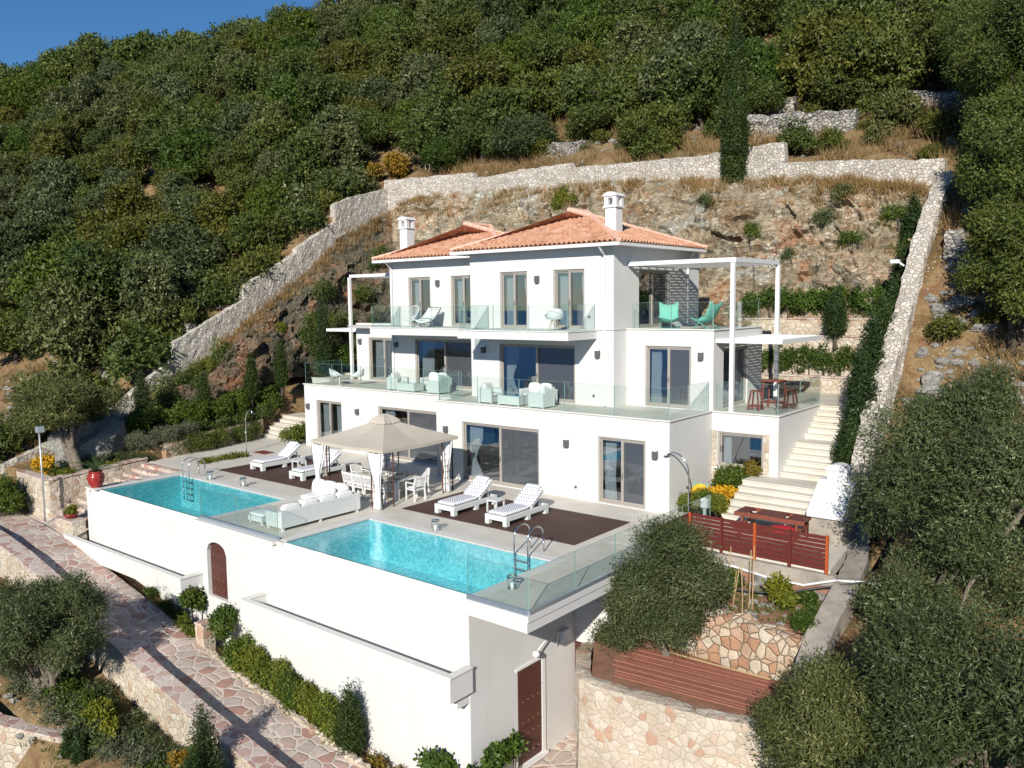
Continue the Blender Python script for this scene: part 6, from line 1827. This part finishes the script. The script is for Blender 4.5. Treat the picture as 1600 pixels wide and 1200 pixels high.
cypress(-19.3, 5.4, 1.0, 3.1, 0.40, 'slim cypress in front of the stepped boundary wall')
cypress(-19.0, 8.6, 1.4, 2.3, 0.36, 'short cypress behind the hedge, left of the middle of the rock face')
cypress(-18.8, 11.4, 2.0, 2.6, 0.30, 'thin cypress at the foot of the netted rock, third from the left')
cypress(-18.4, 13.1, 2.6, 2.7, 0.32, 'thin cypress at the foot of the netted rock, fourth from the left')
cypress(-17.7, 15.6, 3.0, 4.6, 0.42, 'tall slim cypress between the rock face and the left pergola', 1600)
cypress(3.75, -0.75, -5.45, 2.2, 0.36, 'small cypress in the shrub bed under the right pool wall', 1700, .10, .026)
cypress(2.1, -4.2, -6.3, 3.3, 0.42, 'young cypress below the parapet near the bottom of the path', 2200, .10, .026)
cypress(2.45, -4.75, -6.5, 2.7, 0.34, 'shorter young cypress beside the one below the parapet', 1500, .10, .026)
cypress(-2.85, -5.55, -6.1, 1.5, 0.19, 'slim little cypress in front of the low garden wall, left one of a pair', 800, .09, .024)
cypress(-2.35, -5.45, -6.0, 1.4, 0.18, 'slim little cypress in front of the low garden wall, right one of a pair', 800, .09, .024)
for i, (x, y, z, h, r, lb) in enumerate(((12.45, 15.6, 1.3, 4.2, .55, 'columnar conifer beside the upper stairs, nearest of its row'), (12.35, 16.9, 2.2, 4.4, .58, 'columnar conifer beside the upper stairs, second of its row'), (12.35, 18.4, 3.1, 4.2, .60, 'columnar conifer beside the stair landing'), (12.3, 20.0, 3.6, 4.4, .55, 'columnar conifer at the back of the stair landing'), (12.1, 22.3, 5.9, 3.6, .55, 'columnar conifer high at the back against the rock'), (11.9, 24.2, 8.6, 3.0, .42, 'narrow cypress at the top right corner of the rock cut'), (12.5, 14.3, .5, 2.6, .5, 'low conifer beside the middle landing of the stairs'))):
    cypress(x, y, z, h, r, lb, 2400, .13, .045)
cypress(9.3, 22.4, 5.5, 2.2, .42, 'rounded conifer on the planter tier behind the low canopy', 1400)

# ---- shrubs and hedges
def shrub(name, label, cat, blobs, mat, ntw, ll=.10, lw=.05, tw=.22, k=6, group=None, up=.3, lobes=-1, droop=0.0, loc=None, wood=True, extra=None):
    if lobes < 0: lobes = 7
    c = loc or (np.mean([b[0] for b in blobs]), np.mean([b[1] for b in blobs]), min(b[2] - b[5] for b in blobs))
    wd_ = None
    if wood:
        wd_ = MB()
        for b in blobs[:6]:
            for q in range(2): wd_.tube([(b[0] - c[0] + .05 * q, b[1] - c[1], -.08), (b[0] - c[0] + random.uniform(-.4, .4) * b[3], b[1] - c[1] + random.uniform(-.4, .4) * b[4], b[2] - c[2] + .2 * b[5])], [.03, .008], 5)
    me = leaf_mesh(name, [(b[0] - c[0], b[1] - c[1], b[2] - c[2], *b[3:]) for b in blobs], ntw, tw, k, ll, lw, [M[mat], M['barkdark']], up=up, lobes=lobes, lobe_r=.48, shell=.45, droop=droop, wood=wd_)
    return put(name, me, c, label, cat, group)
random.seed(8)
SB = 'shrubs in the pool gardens'
shrub('shrub', 'big round dark green shrub at the left edge beside the mast', 'shrub', [(-18.6, -1.3, -1.0, 1.15, 1.0, 1.0), (-19.8, -1.2, -1.3, 1.0, .9, .9)], 'bush', 2600, .10, .05, .25, lobes=9, group=SB)
shrub('flowering_shrub', 'yellow flowering shrub on the left planter', 'shrub', [(-18.3, 0.25, .25, .60, .45, .42)], 'flower', 500, .09, .07, .15, group=SB)
def cycad(x, y, z, R, n, label, name='cycad_plant'):
    mb = MB(); rr = random.Random(int(x * 10))
    for i in range(n):
        a = 2 * math.pi * i / n * 1.9 + rr.uniform(-.2, .2); el = rr.uniform(.55, 1.4); L = R * rr.uniform(.8, 1.1)
        d = Vector((math.cos(a), math.sin(a), 0)); side = Vector((-d.y, d.x, 0)); pts = []
        for k in range(9):
            s_ = k / 8; pts.append(Vector((x, y, z)) + d * L * s_ * math.cos(el * (1 - .55 * s_)) + Vector((0, 0, L * (math.sin(el) * s_ * 1.15 - .50 * s_ * s_))))
        mb.tube(pts, [.010] * 8 + [.004], 4)
        for k in range(1, 17):
            s_ = k / 16.5; q = s_ * 8; i0 = min(7, int(q)); p = pts[i0].lerp(pts[i0 + 1], q - i0); t_ = (pts[i0 + 1] - pts[i0]).normalized()
            ll = R * .20 * (1 - .5 * s_)
            for sg in (-1, 1):
                e = p + (side * sg * .8 + t_ * .6).normalized() * ll + Vector((0, 0, ll * .25)); w_ = t_ * .014
                mb.poly([p - w_, p + w_, e])
    o = mb.build(name, M['frond']); return tag(o, label, 'plant', 'cycads by the pools')
cycad(-12.74, .02, .62, .85, 17, 'arching green cycad growing in the red pot')
cycad(-17.55, .25, -.05, .9, 16, 'dark cycad beside the old olive trunk on the left planter')
shrub('potted_succulent', 'yellow green succulent filling the shallow red bowl', 'plant', [(-14.05, -.5, -1.0, .30, .24, .17)], 'lime', 260, .08, .05, .12, k=5, group=SB, wood=False)
shrub('ground_cover', 'low green ground cover spreading over the left planter', 'plant', [(-17.2, .6, -.05, .7, .6, .16), (-16.95, 2.6, 0.0, .4, .8, .2)], 'lime', 600, .07, .04, .14, group=SB)
shrub('lavender_bush', 'grey green lavender cushion at the end of the trailing plants', 'shrub', [(-17.3, 4.4, .85, .65, .75, .42), (-17.45, 5.6, .95, .65, .8, .42), (-17.5, 6.7, 1.0, .5, .6, .36)], 'lav', 2000, .12, .022, .3, k=7, up=.7, group=SB)
shrub('trailing_plant', 'dark trailing rosemary hanging over the low wall, near end', 'plant', [(-17.0, 6.6, .55, .22, 1.2, .42), (-17.3, 8.2, .55, .22, .8, .45)], 'oak', 1300, .13, .025, .4, k=7, up=-1.2, droop=.6, group=SB)
shrub('trailing_plant', 'dark trailing rosemary hanging over the low wall, far end by the steps', 'plant', [(-17.75, 9.7, .6, .22, .9, .45), (-18.2, 11.0, .65, .22, .5, .40)], 'oak', 1000, .13, .025, .4, k=7, up=-1.2, droop=.6, group=SB)
hb = [(-18.6 - .08 * i, 5.2 + i * .95, 1.45 + .08 * i, .75, .75, .75) for i in range(9)]
shrub('hedge', 'clipped green hedge with yellowish tips along the foot of the rock', 'hedge', hb, 'bush', 5200, .11, .06, .24, lobes=6, group=None)
shrub('hedge', 'taller citrus hedge behind the left end of the terrace', 'hedge', [(-18.4, 16.6, 3.9, .9, .9, 1.2), (-17.6, 17.8, 4.0, .9, .9, 1.2), (-16.2, 18.6, 4.2, 1.0, .8, 1.2), (-14.8, 18.9, 4.0, .8, .7, 1.1)], 'bush', 2600, .13, .07, .26, lobes=7)
shrub('shrub', 'small bright shrub at the left corner of the villa', 'shrub', [(-14.75, 10.9, .42, .45, .45, .45), (-14.75, 11.6, .55, .4, .5, .5)], 'lime', 700, .09, .05, .2, group=SB)
shrub('ground_cover', 'narrow strip of low plants on the deck beside the left shower', 'plant', [(-14.0, 5.4 + .55 * i, .06, .34, .42, .16) for i in range(5)], 'lime', 700, .07, .03, .12, group=SB, wood=False)
shrub('ground_cover', 'dense green plants filling the slope between hedge and low wall', 'plant', [(-17.9 - .09 * i, 6.2 + .72 * i, .98 + .03 * i, .55, .5, .30) for i in range(9)] + [(-18.6, 11.9, 1.25, .7, .6, .5), (-19.4, 12.9, 1.7, .9, .8, .7)], 'oak', 2600, .09, .05, .2, group=SB, wood=False)
shrub('ground_cover', 'low grey green cover under the big boulder', 'plant', [(-18.2 + .3 * i, 2.4 + .45 * i, .12, .6, .5, .28) for i in range(5)], 'olive', 1200, .08, .03, .2, group=SB, wood=False)
# bed along the podium
shrub('shrub', 'low shrubs at the start of the bed under the left trough', 'shrub', [(-7.7, -.55, -3.3, .5, .3, .28), (-6.7, -.55, -3.45, .5, .3, .3), (-5.8, -.5, -3.6, .5, .3, .32)], 'bush', 900, .07, .035, .16, group=SB)
shrub('shrub', 'leafy round shrub in front of the left trough end', 'shrub', [(-4.55, -.65, -2.75, .48, .42, .50)], 'bush', 700, .10, .06, .2, group=SB)
shrub('shrub', 'small yellowish shrub under the leafy round shrub', 'shrub', [(-4.9, -.85, -3.55, .4, .25, .28), (-4.3, -.9, -3.75, .35, .2, .25)], 'lime', 400, .07, .035, .14, group=SB)
shrub('shrub', 'round shrub beside the pink stone pier', 'shrub', [(-2.75, -.6, -3.15, .52, .42, .52)], 'bush', 800, .09, .05, .2, group=SB)
for i in range(8):
    x = -1.95 + i * .72; z = float(pz(x)) + .25
    shrub('hedge_shrub', 'yellow green shrub in the row along the right pool wall', 'shrub', [(x, -.58, z, .58, .40, .62 - .02 * i), (x + .3, -.62, z - .2, .4, .36, .4)], 'lime' if i % 4 else 'bush', 1200, .085, .04, .24, k=6, group='row of shrubs under the right pool', up=.6, lobes=6)
shrub('shrub', 'small browning shrub at the low end of the shrub bed', 'shrub', [(4.7, -.65, -5.25, .5, .25, .22), (5.5, -.6, -5.4, .45, .25, .2)], 'autumn', 300, .07, .035, .14, group=SB)
shrub('climbing_vine', 'fresh green vine climbing the corner of the podium wall', 'plant', [(6.9, -.5, -4.55, .55, .2, .38), (7.5, -.5, -4.95, .5, .22, .35), (8.05, -.35, -4.75, .25, .5, .4), (8.1, .5, -4.45, .16, .55, .35), (8.05, 1.2, -4.5, .12, .4, .3)], 'bush', 1100, .12, .09, .22, k=5, group=SB)
# lower left garden
shrub('shrub', 'bright green shrub on the lower left slope', 'shrub', [(-2.9, -4.6, -4.7, .45, .4, .45), (-2.4, -4.6, -5.0, .4, .35, .35)], 'lime', 800, .10, .05, .2, group=SB)
shrub('shrub', 'reddish tipped shrub at the foot of the parapet', 'shrub', [(0.9, -4.1, -5.1, .5, .4, .5)], 'autumn', 260, .10, .05, .2, group=SB)
shrub('shrub', 'dark green shrub under the reddish tipped one', 'shrub', [(0.8, -4.3, -5.5, .7, .5, .5), (.0, -4.4, -5.6, .6, .5, .45)], 'bush', 900, .10, .05, .2, group=SB)
shrub('creeping_juniper', 'grey green creeping juniper above the low garden wall', 'plant', [(-8.5 + i * .85, -5.6 + .12 * i, gz(-8.5 + i * .85, -5.6 + .12 * i) + .15, .75, .65, .26) for i in range(10)], 'lav', 3600, .10, .03, .26, k=7, group=SB, wood=False)
shrub('creeping_juniper', 'grey green creeping juniper beside the young cypresses', 'plant', [(0.3 + i * .6, -5.0, gz(0.3 + i * .6, -5.0) + .2, .6, .6, .3) for i in range(4)], 'lav', 1500, .10, .03, .26, k=7, group=SB, wood=False)
shrub('ground_cover', 'olive coloured ground cover below the parapet wall', 'plant', [(-4.4 + i * .8, -4.0, gz(-4.4 + i * .8, -4.0) + .12, .7, .5, .24) for i in range(6)], 'olive', 1800, .08, .03, .2, k=7, group=SB, wood=False)
shrub('ground_cover', 'grey green ground cover at the far left of the lower garden', 'plant', [(-14.5 + i * .9, -4.3 - .12 * i, gz(-14.5 + i * .9, -4.3 - .12 * i) + .15, .75, .7, .30) for i in range(8)], 'lav', 2600, .09, .03, .24, k=7, group=SB, wood=False)
shrub('ground_cover', 'green ground cover on the slope under the round olive bush', 'plant', [(-6.5 + i * .8, -4.6 - .1 * (i % 3), gz(-6.5 + i * .8, -4.6) + .15, .65, .6, .34) for i in range(6)], 'bush', 2200, .08, .04, .22, group=SB, wood=False)
# right garden
shrub('shrub', 'green shrub against the villa wall behind the yellow flowers', 'shrub', [(9.0, 12.5, .75, .75, .5, .62)], 'bush', 1100, .10, .05, .2, lobes=6, group=SB)
shrub('flowering_shrub', 'bright yellow flowering plants beside the lower stairs', 'plant', [(8.7, 11.6, .40, .5, .45, .34), (9.15, 11.75, .45, .45, .5, .36), (8.35, 11.4, .35, .3, .3, .26)], 'flower', 900, .08, .07, .14, group=SB)
shrub('shrub', 'clipped round shrub behind the fence corner, left one', 'shrub', [(8.55, 10.75, .32, .62, .5, .42)], 'lime', 1000, .07, .035, .16, group=SB)
shrub('shrub', 'clipped round shrub behind the fence corner, right one', 'shrub', [(9.25, 10.75, .30, .45, .42, .38)], 'lime', 800, .07, .035, .16, group=SB)
shrub('shrub', 'dark leafed shrub at the foot of the stone faced wall', 'shrub', [(9.5, 12.95, 1.25, .35, .2, .3)], 'autumn', 180, .09, .05, .15, group=SB)
shrub('pepper_plant', 'yellow green pepper plant in the vegetable bed', 'plant', [(13.4, 5.7, -.45, .34, .3, .40)], 'lime', 420, .11, .06, .18, group='plants in the vegetable bed')
shrub('vegetable_plant', 'leafy plant among the canes of the vegetable bed', 'plant', [(11.9, 6.3, -.5, .28, .25, .25)], 'bush', 260, .09, .05, .15, group='plants in the vegetable bed')
shrub('vegetable_plant', 'low green plants at the right of the vegetable bed', 'plant', [(14.2, 5.4, -.70, .40, .5, .18), (14.0, 6.3, -.6, .35, .3, .16), (14.4, 4.9, -.75, .3, .3, .15)], 'bush', 700, .08, .04, .15, group='plants in the vegetable bed', wood=False)
shrub('vegetable_plant', 'low green plants at the left of the vegetable bed', 'plant', [(11.5, 5.3, -.72, .45, .35, .16), (11.0, 5.9, -.65, .3, .3, .14)], 'bush', 420, .08, .04, .15, group='plants in the vegetable bed', wood=False)
# rear hedges
shrub('hedge', 'dark hedge along the foot of the rock behind the right pergola', 'hedge', [(5.2 + .8 * i, 23.25, 6.95 + .1 * (i % 3), .62, .5, .72) for i in range(9)], 'bush', 4600, .12, .06, .26, lobes=6)
shrub('climbing_rose', 'rose hedge climbing the cream wall behind the low canopy', 'plant', [(6.0 + .7 * i, 22.5, 4.4 + .1 * (i % 2), .50, .22, .72) for i in range(8)], 'bush', 2300, .10, .05, .25, k=5)
shrub('flowering_shrub', 'yellowish wild shrub on the brow of the rock cut', 'shrub', [(-6.8, 24.6, 13.1, .75, .5, .7)], 'lime', 600, .11, .05, .24, group='wild shrubs on the rock cut')
for i, (u, v, s, m) in enumerate(((.72, .55, .5, 'olive'), (.80, .6, .5, 'bush'), (.84, .45, .45, 'olive'), (.88, .68, .6, 'olive'), (.93, .5, .55, 'bush'), (.97, .7, .7, 'bush'), (.98, .45, .7, 'bush'), (.66, .72, .45, 'olive'), (.76, .82, .4, 'olive'), (.30, .55, .55, 'lime'), (.18, .7, .6, 'lime'), (.42, .7, .5, 'olive'), (.9, .85, .5, 'olive'), (.58, .6, .4, 'olive'))):
    p = ROCK[int(u * (NU - 1))][int(v * (NV - 1))]
    shrub('wild_shrub', 'small wild shrub rooted in the rock face', 'shrub', [(p.x, p.y - .1, p.z + .15, s, s * .6, s * .8)], m, int(500 * s), .10, .035, .26, group='wild shrubs on the rock cut', up=.6)
for i in range(16):
    u = random.uniform(.05, .5); v = random.uniform(.25, .85); p = ROCK[int(u * (NU - 1))][int(v * (NV - 1))]
    shrub('creeper', 'dark creeper hanging down the shaded rock face', 'plant', [(p.x + .15, p.y - .1, p.z, .5, .9, random.uniform(.7, 1.3))], 'oak', 420, .11, .05, .3, k=6, up=-.8, group='dark creepers on the shaded rock', wood=False)
# clearing above the wall
CL = [(-12.6, 28.3, 1.9, 2.6, 'olive', 'round grey green olive bush behind the top wall, left of centre'), (-3.4, 28.2, 1.8, 2.4, 'oak', 'broad evergreen bush behind the top wall, left of the tall cypress'), (-9.0, 30.6, 1.6, 2.2, 'oak', 'dark bush in the middle of the clearing'),
      (6.2, 33.0, 2.1, 3.0, 'oak', 'spreading dark tree above the straw grass right of the tall cypress'), (9.6, 30.2, 1.2, 1.6, 'olive', 'olive bush at the right of the straw grass'), (1.0, 32.0, 1.7, 2.4, 'oak', 'dark tree behind the tall cypress'), (-16.5, 28.4, 1.8, 2.4, 'oak', 'dark tree at the left end of the top wall'), (-19.0, 27.3, 1.5, 2.0, 'bush', 'fresh green tree beside the turning yellow shrub'), (-1.8, 35.0, 2.0, 3.0, 'oak', 'dark tree standing over the half hidden dry wall')]
for i, (x, y, r, h, m, lb) in enumerate(CL):
    z = gz(x, y)
    tree('olive_tree' if m == 'olive' else 'evergreen_tree', lb, (x, y, z), [(x, y, z + h * .55, r, r, h * .55)], [M[m], M['barkdark']], int(1500 * r), 0.42, 7, 0.17, 0.07, 0.13, 'trees and bushes in the clearing', lobes=12, lobe_r=.42, seed=50 + i, nl=5)
x, y = -22.9, 26.2
shrub('shrub', 'orange and yellow turning shrub at the top left corner of the plot wall', 'shrub', [(x, y, gz(x, y) + .9, 1.2, 1.0, 1.1), (x - 1.2, y - .6, gz(x, y) + .5, .9, .8, .9)], 'autumn', 1300, .17, .10, .3, lobes=7)

# ---- the forest on the hill
def in_view(x, y, z, m=60):
    d = Vector((x, y, z)) - Vector(CAM); dz = d.dot(F)
    if dz < 2: return None
    px = 800 + FPX * d.dot(RV) / dz; py = 600 - FPX * d.dot(UV) / dz
    return (px, py, dz) if -m < px < 1600 + m and -m < py < 1200 else None
variants = []
random.seed(4)
for i in range(8):
    r = random.uniform(2.3, 2.9); h = random.uniform(2.0, 2.7)
    bl = [(0, 0, 2.25, r, r, h), (random.uniform(-.9, .9), random.uniform(-.9, .9), 1.2, r * .8, r * .8, 1.2)]
    if i % 2: bl.append((random.uniform(-1, 1), random.uniform(-1, 1), 3.6, r * .6, r * .6, h * .7))
    wd_ = trunk_mb((0, 0, -.8), (0.2, 0, 2.4), .17, .09, [(.6, (random.uniform(-1.5, 1.5), random.uniform(-1.5, 1.5), 3.2), .07) for q in range(4)], .15, i)
    mat_ = (M['oak'], M['oak2'], M['oak'], M['olive'], M['oak2'], M['bush'], M['oak'], M['olive'])[i]
    variants.append((leaf_mesh('evergreen_tree', bl, 2400, 0.42, 7, 0.21, 0.105, [mat_, M['barkdark']], up=.3, lobes=17, lobe_r=.30, shell=.5, wood=wd_), i in (3, 7)))
cand = []
random.seed(17)
sp = 3.9
for i in range(-34, 14):
    for j in range(0, 36):
        x = i * sp + random.uniform(-1.4, 1.4) + (j % 2) * sp / 2; y = -2 + j * sp * .92 + random.uniform(-1.4, 1.4)
        if -23.5 < x < 12.8 and y < 26.5: continue
        if x >= 12.8 and y < 29: continue
        if -13.5 < x < 14 and y < 31.6 + 1.6 * math.sin(x * .9): continue
        if x > -23.9 and y < 20: continue
        if x > -25.6 and y < 9.0: continue
        if x > -30.5 and y < 5.0: continue
        if x < -30 and y < 0: continue
        d = math.hypot(x - CAM[0], y - CAM[1])
        if d > 150: continue
        z = gz(x, y)
        v = in_view(x, y, z + 2.5)
        if v is None: continue
        cand.append((d, x, y, z, v))
cand.sort()
print('forest trees', len(cand))
GRP = 'trees of the forest on the hillside'
far = []
for n_, (d, x, y, z, v) in enumerate(cand):
    s = random.uniform(.72, 1.22)
    if n_ < 300:
        me, ol = variants[random.randrange(len(variants))]
        lb = 'grey green olive tree standing in the forest that covers the hillside' if ol else 'dark green evergreen tree standing in the forest that covers the hillside'
        o = put('olive_tree' if ol else 'evergreen_tree', me, (x, y, z), lb, 'tree', GRP, random.uniform(0, 6.28), (s, s, s * random.uniform(.85, 1.15)))
    else: far.append((x, y, z + 2.6 * s, 2.6 * s, 2.6 * s, 2.3 * s))
random.seed(91)
for (x, y) in ((20.5, 24), (23, 19), (26, 26), (19.5, 30), (24.5, 33), (29, 21), (31, 30), (22.5, 13.5), (27, 14), (28.5, 38), (21, 37), (33, 16)):
    s = random.uniform(.9, 1.3)
    put('evergreen_tree', variants[0][0], (x, y, gz(x, y)), 'dark green evergreen tree standing in the forest that covers the hillside', 'tree', GRP, random.uniform(0, 6.28), s)
if far:
    me = leaf_mesh('distant_forest', far, 480 * len(far), 0.6, 5, 0.42, 0.22, [M['oak']], up=.3, lobes=10, lobe_r=.42)
    put('distant_forest', me, (0, 0, 0), 'far trees of the forest merging along the crest of the hill', 'forest', None, kind='stuff')

wb = [leaf_mesh('wild_bush', [(0, 0, .45, .75, .75, .6), (.5, .2, .35, .5, .5, .45)], 520, .3, 6, .14, .06, [M[m], M['barkdark']], lobes=7, lobe_r=.45) for m in ('oak', 'olive', 'oak2')]
random.seed(77)
for i in range(92):
    k = random.random() if i < 64 else 2
    if k > 1: x, y = random.uniform(-26.5, -22.9), random.uniform(4, 24)
    elif k < .55: x, y = random.uniform(-33, -22.8), random.uniform(-1, 22)
    elif k < .86: x, y = random.uniform(-14, 13), random.uniform(26.6, 33)
    else: x, y = random.uniform(13.9, 17), random.uniform(14, 24)
    put('wild_bush', wb[i % 3], (x, y, gz(x, y) - .1), 'low wild bush on the dry slope outside the plot walls', 'bush', 'low wild bushes on the dry slopes', random.uniform(0, 6), random.uniform(.6, 1.5) if k <= 1 else random.uniform(1.2, 2.3))

# ---- dry grass and scrub
def grass(name, spots, label, mat, hh=.55, nb=26, rr=.28):
    P = np.array(spots, float); n = len(P)
    c = np.repeat(P, nb, 0); N = len(c)
    a = rng.uniform(0, 6.283, N); r = rr * np.sqrt(rng.random(N))
    b = c + np.stack([np.cos(a) * r, np.sin(a) * r, np.zeros(N) - .05], 1)
    ln = unit(np.stack([np.cos(a) * .45, np.sin(a) * .45, np.ones(N)], 1) + rng.normal(size=(N, 3)) * .22)
    h = hh * rng.uniform(.5, 1.3, (N, 1)) * np.repeat(rng.uniform(.6, 1.3, (n, 1)), nb, 0)
    wv = unit(np.cross(ln, rng.normal(size=(N, 3)))) * .014
    v = np.stack([b - wv, b + wv, b + ln * h * .6 + wv * .8, b + ln * h], 1).reshape(-1, 3)
    me = bpy.data.meshes.new(name)
    me.vertices.add(len(v)); me.vertices.foreach_set('co', v.astype(np.float32).ravel())
    me.loops.add(len(v)); me.loops.foreach_set('vertex_index', np.arange(len(v), dtype=np.int32))
    me.polygons.add(N); me.polygons.foreach_set('loop_start', np.arange(0, len(v), 4, dtype=np.int32))
    me.materials.append(mat)
    at = me.attributes.new('tone', 'FLOAT', 'FACE'); at.data.foreach_set('value', np.clip(.5 * rng.random(N) + .5 * np.repeat(rng.random(n), nb), 0, 1).astype(np.float32))
    me.update(calc_edges=True)
    put(name, me, (0, 0, 0), label, 'grass', None, kind='stuff')
random.seed(31)
sp_ = []
for i in range(1500):
    k = random.random()
    if k < .62: x, y = random.uniform(-20, 14), random.uniform(26.2, 34)
    elif k < .82: x, y = random.uniform(13.5, 18.5), random.uniform(13, 27)
    else: x, y = random.uniform(-32, -22.6), random.uniform(-1, 24)
    if mnoise.noise(Vector((x * .25, y * .25, 2))) < -.15: continue
    sp_.append((x, y, gz(x, y) + .05))
grass('dry_grass', sp_, 'straw coloured dry grass tufts on the slopes round the plot', M['straw'], .62, 34, .34)
sp_ = []
for i in range(900):
    u = random.uniform(.06, .995); v = 1 - abs(random.gauss(0, .07)) if random.random() < .88 else random.uniform(.45, .9)
    if v < .1 or (u < .45 and random.random() < .5): continue
    p = ROCK[int(u * (NU - 1))][int(v * (NV - 1))]
    sp_.append((p.x, p.y, p.z))
grass('dry_grass', sp_, 'dry grass hanging over the brow of the rock cut', M['straw'], .42, 26, .25)
sp_ = []
for i in range(500):
    x, y = random.uniform(-12, 3), random.uniform(-8, -3.5); sp_.append((x, y, gz(x, y)))
for i in range(120):
    x, y = random.uniform(9.8, 14.5), random.uniform(4.9, 7.0); sp_.append((x, y, -.82 + .16 * max(0, (y - 5.2) / 1.6)))
grass('low_weeds', sp_, 'sparse green weeds on the garden soil', M['bush'], .16, 14, .2)
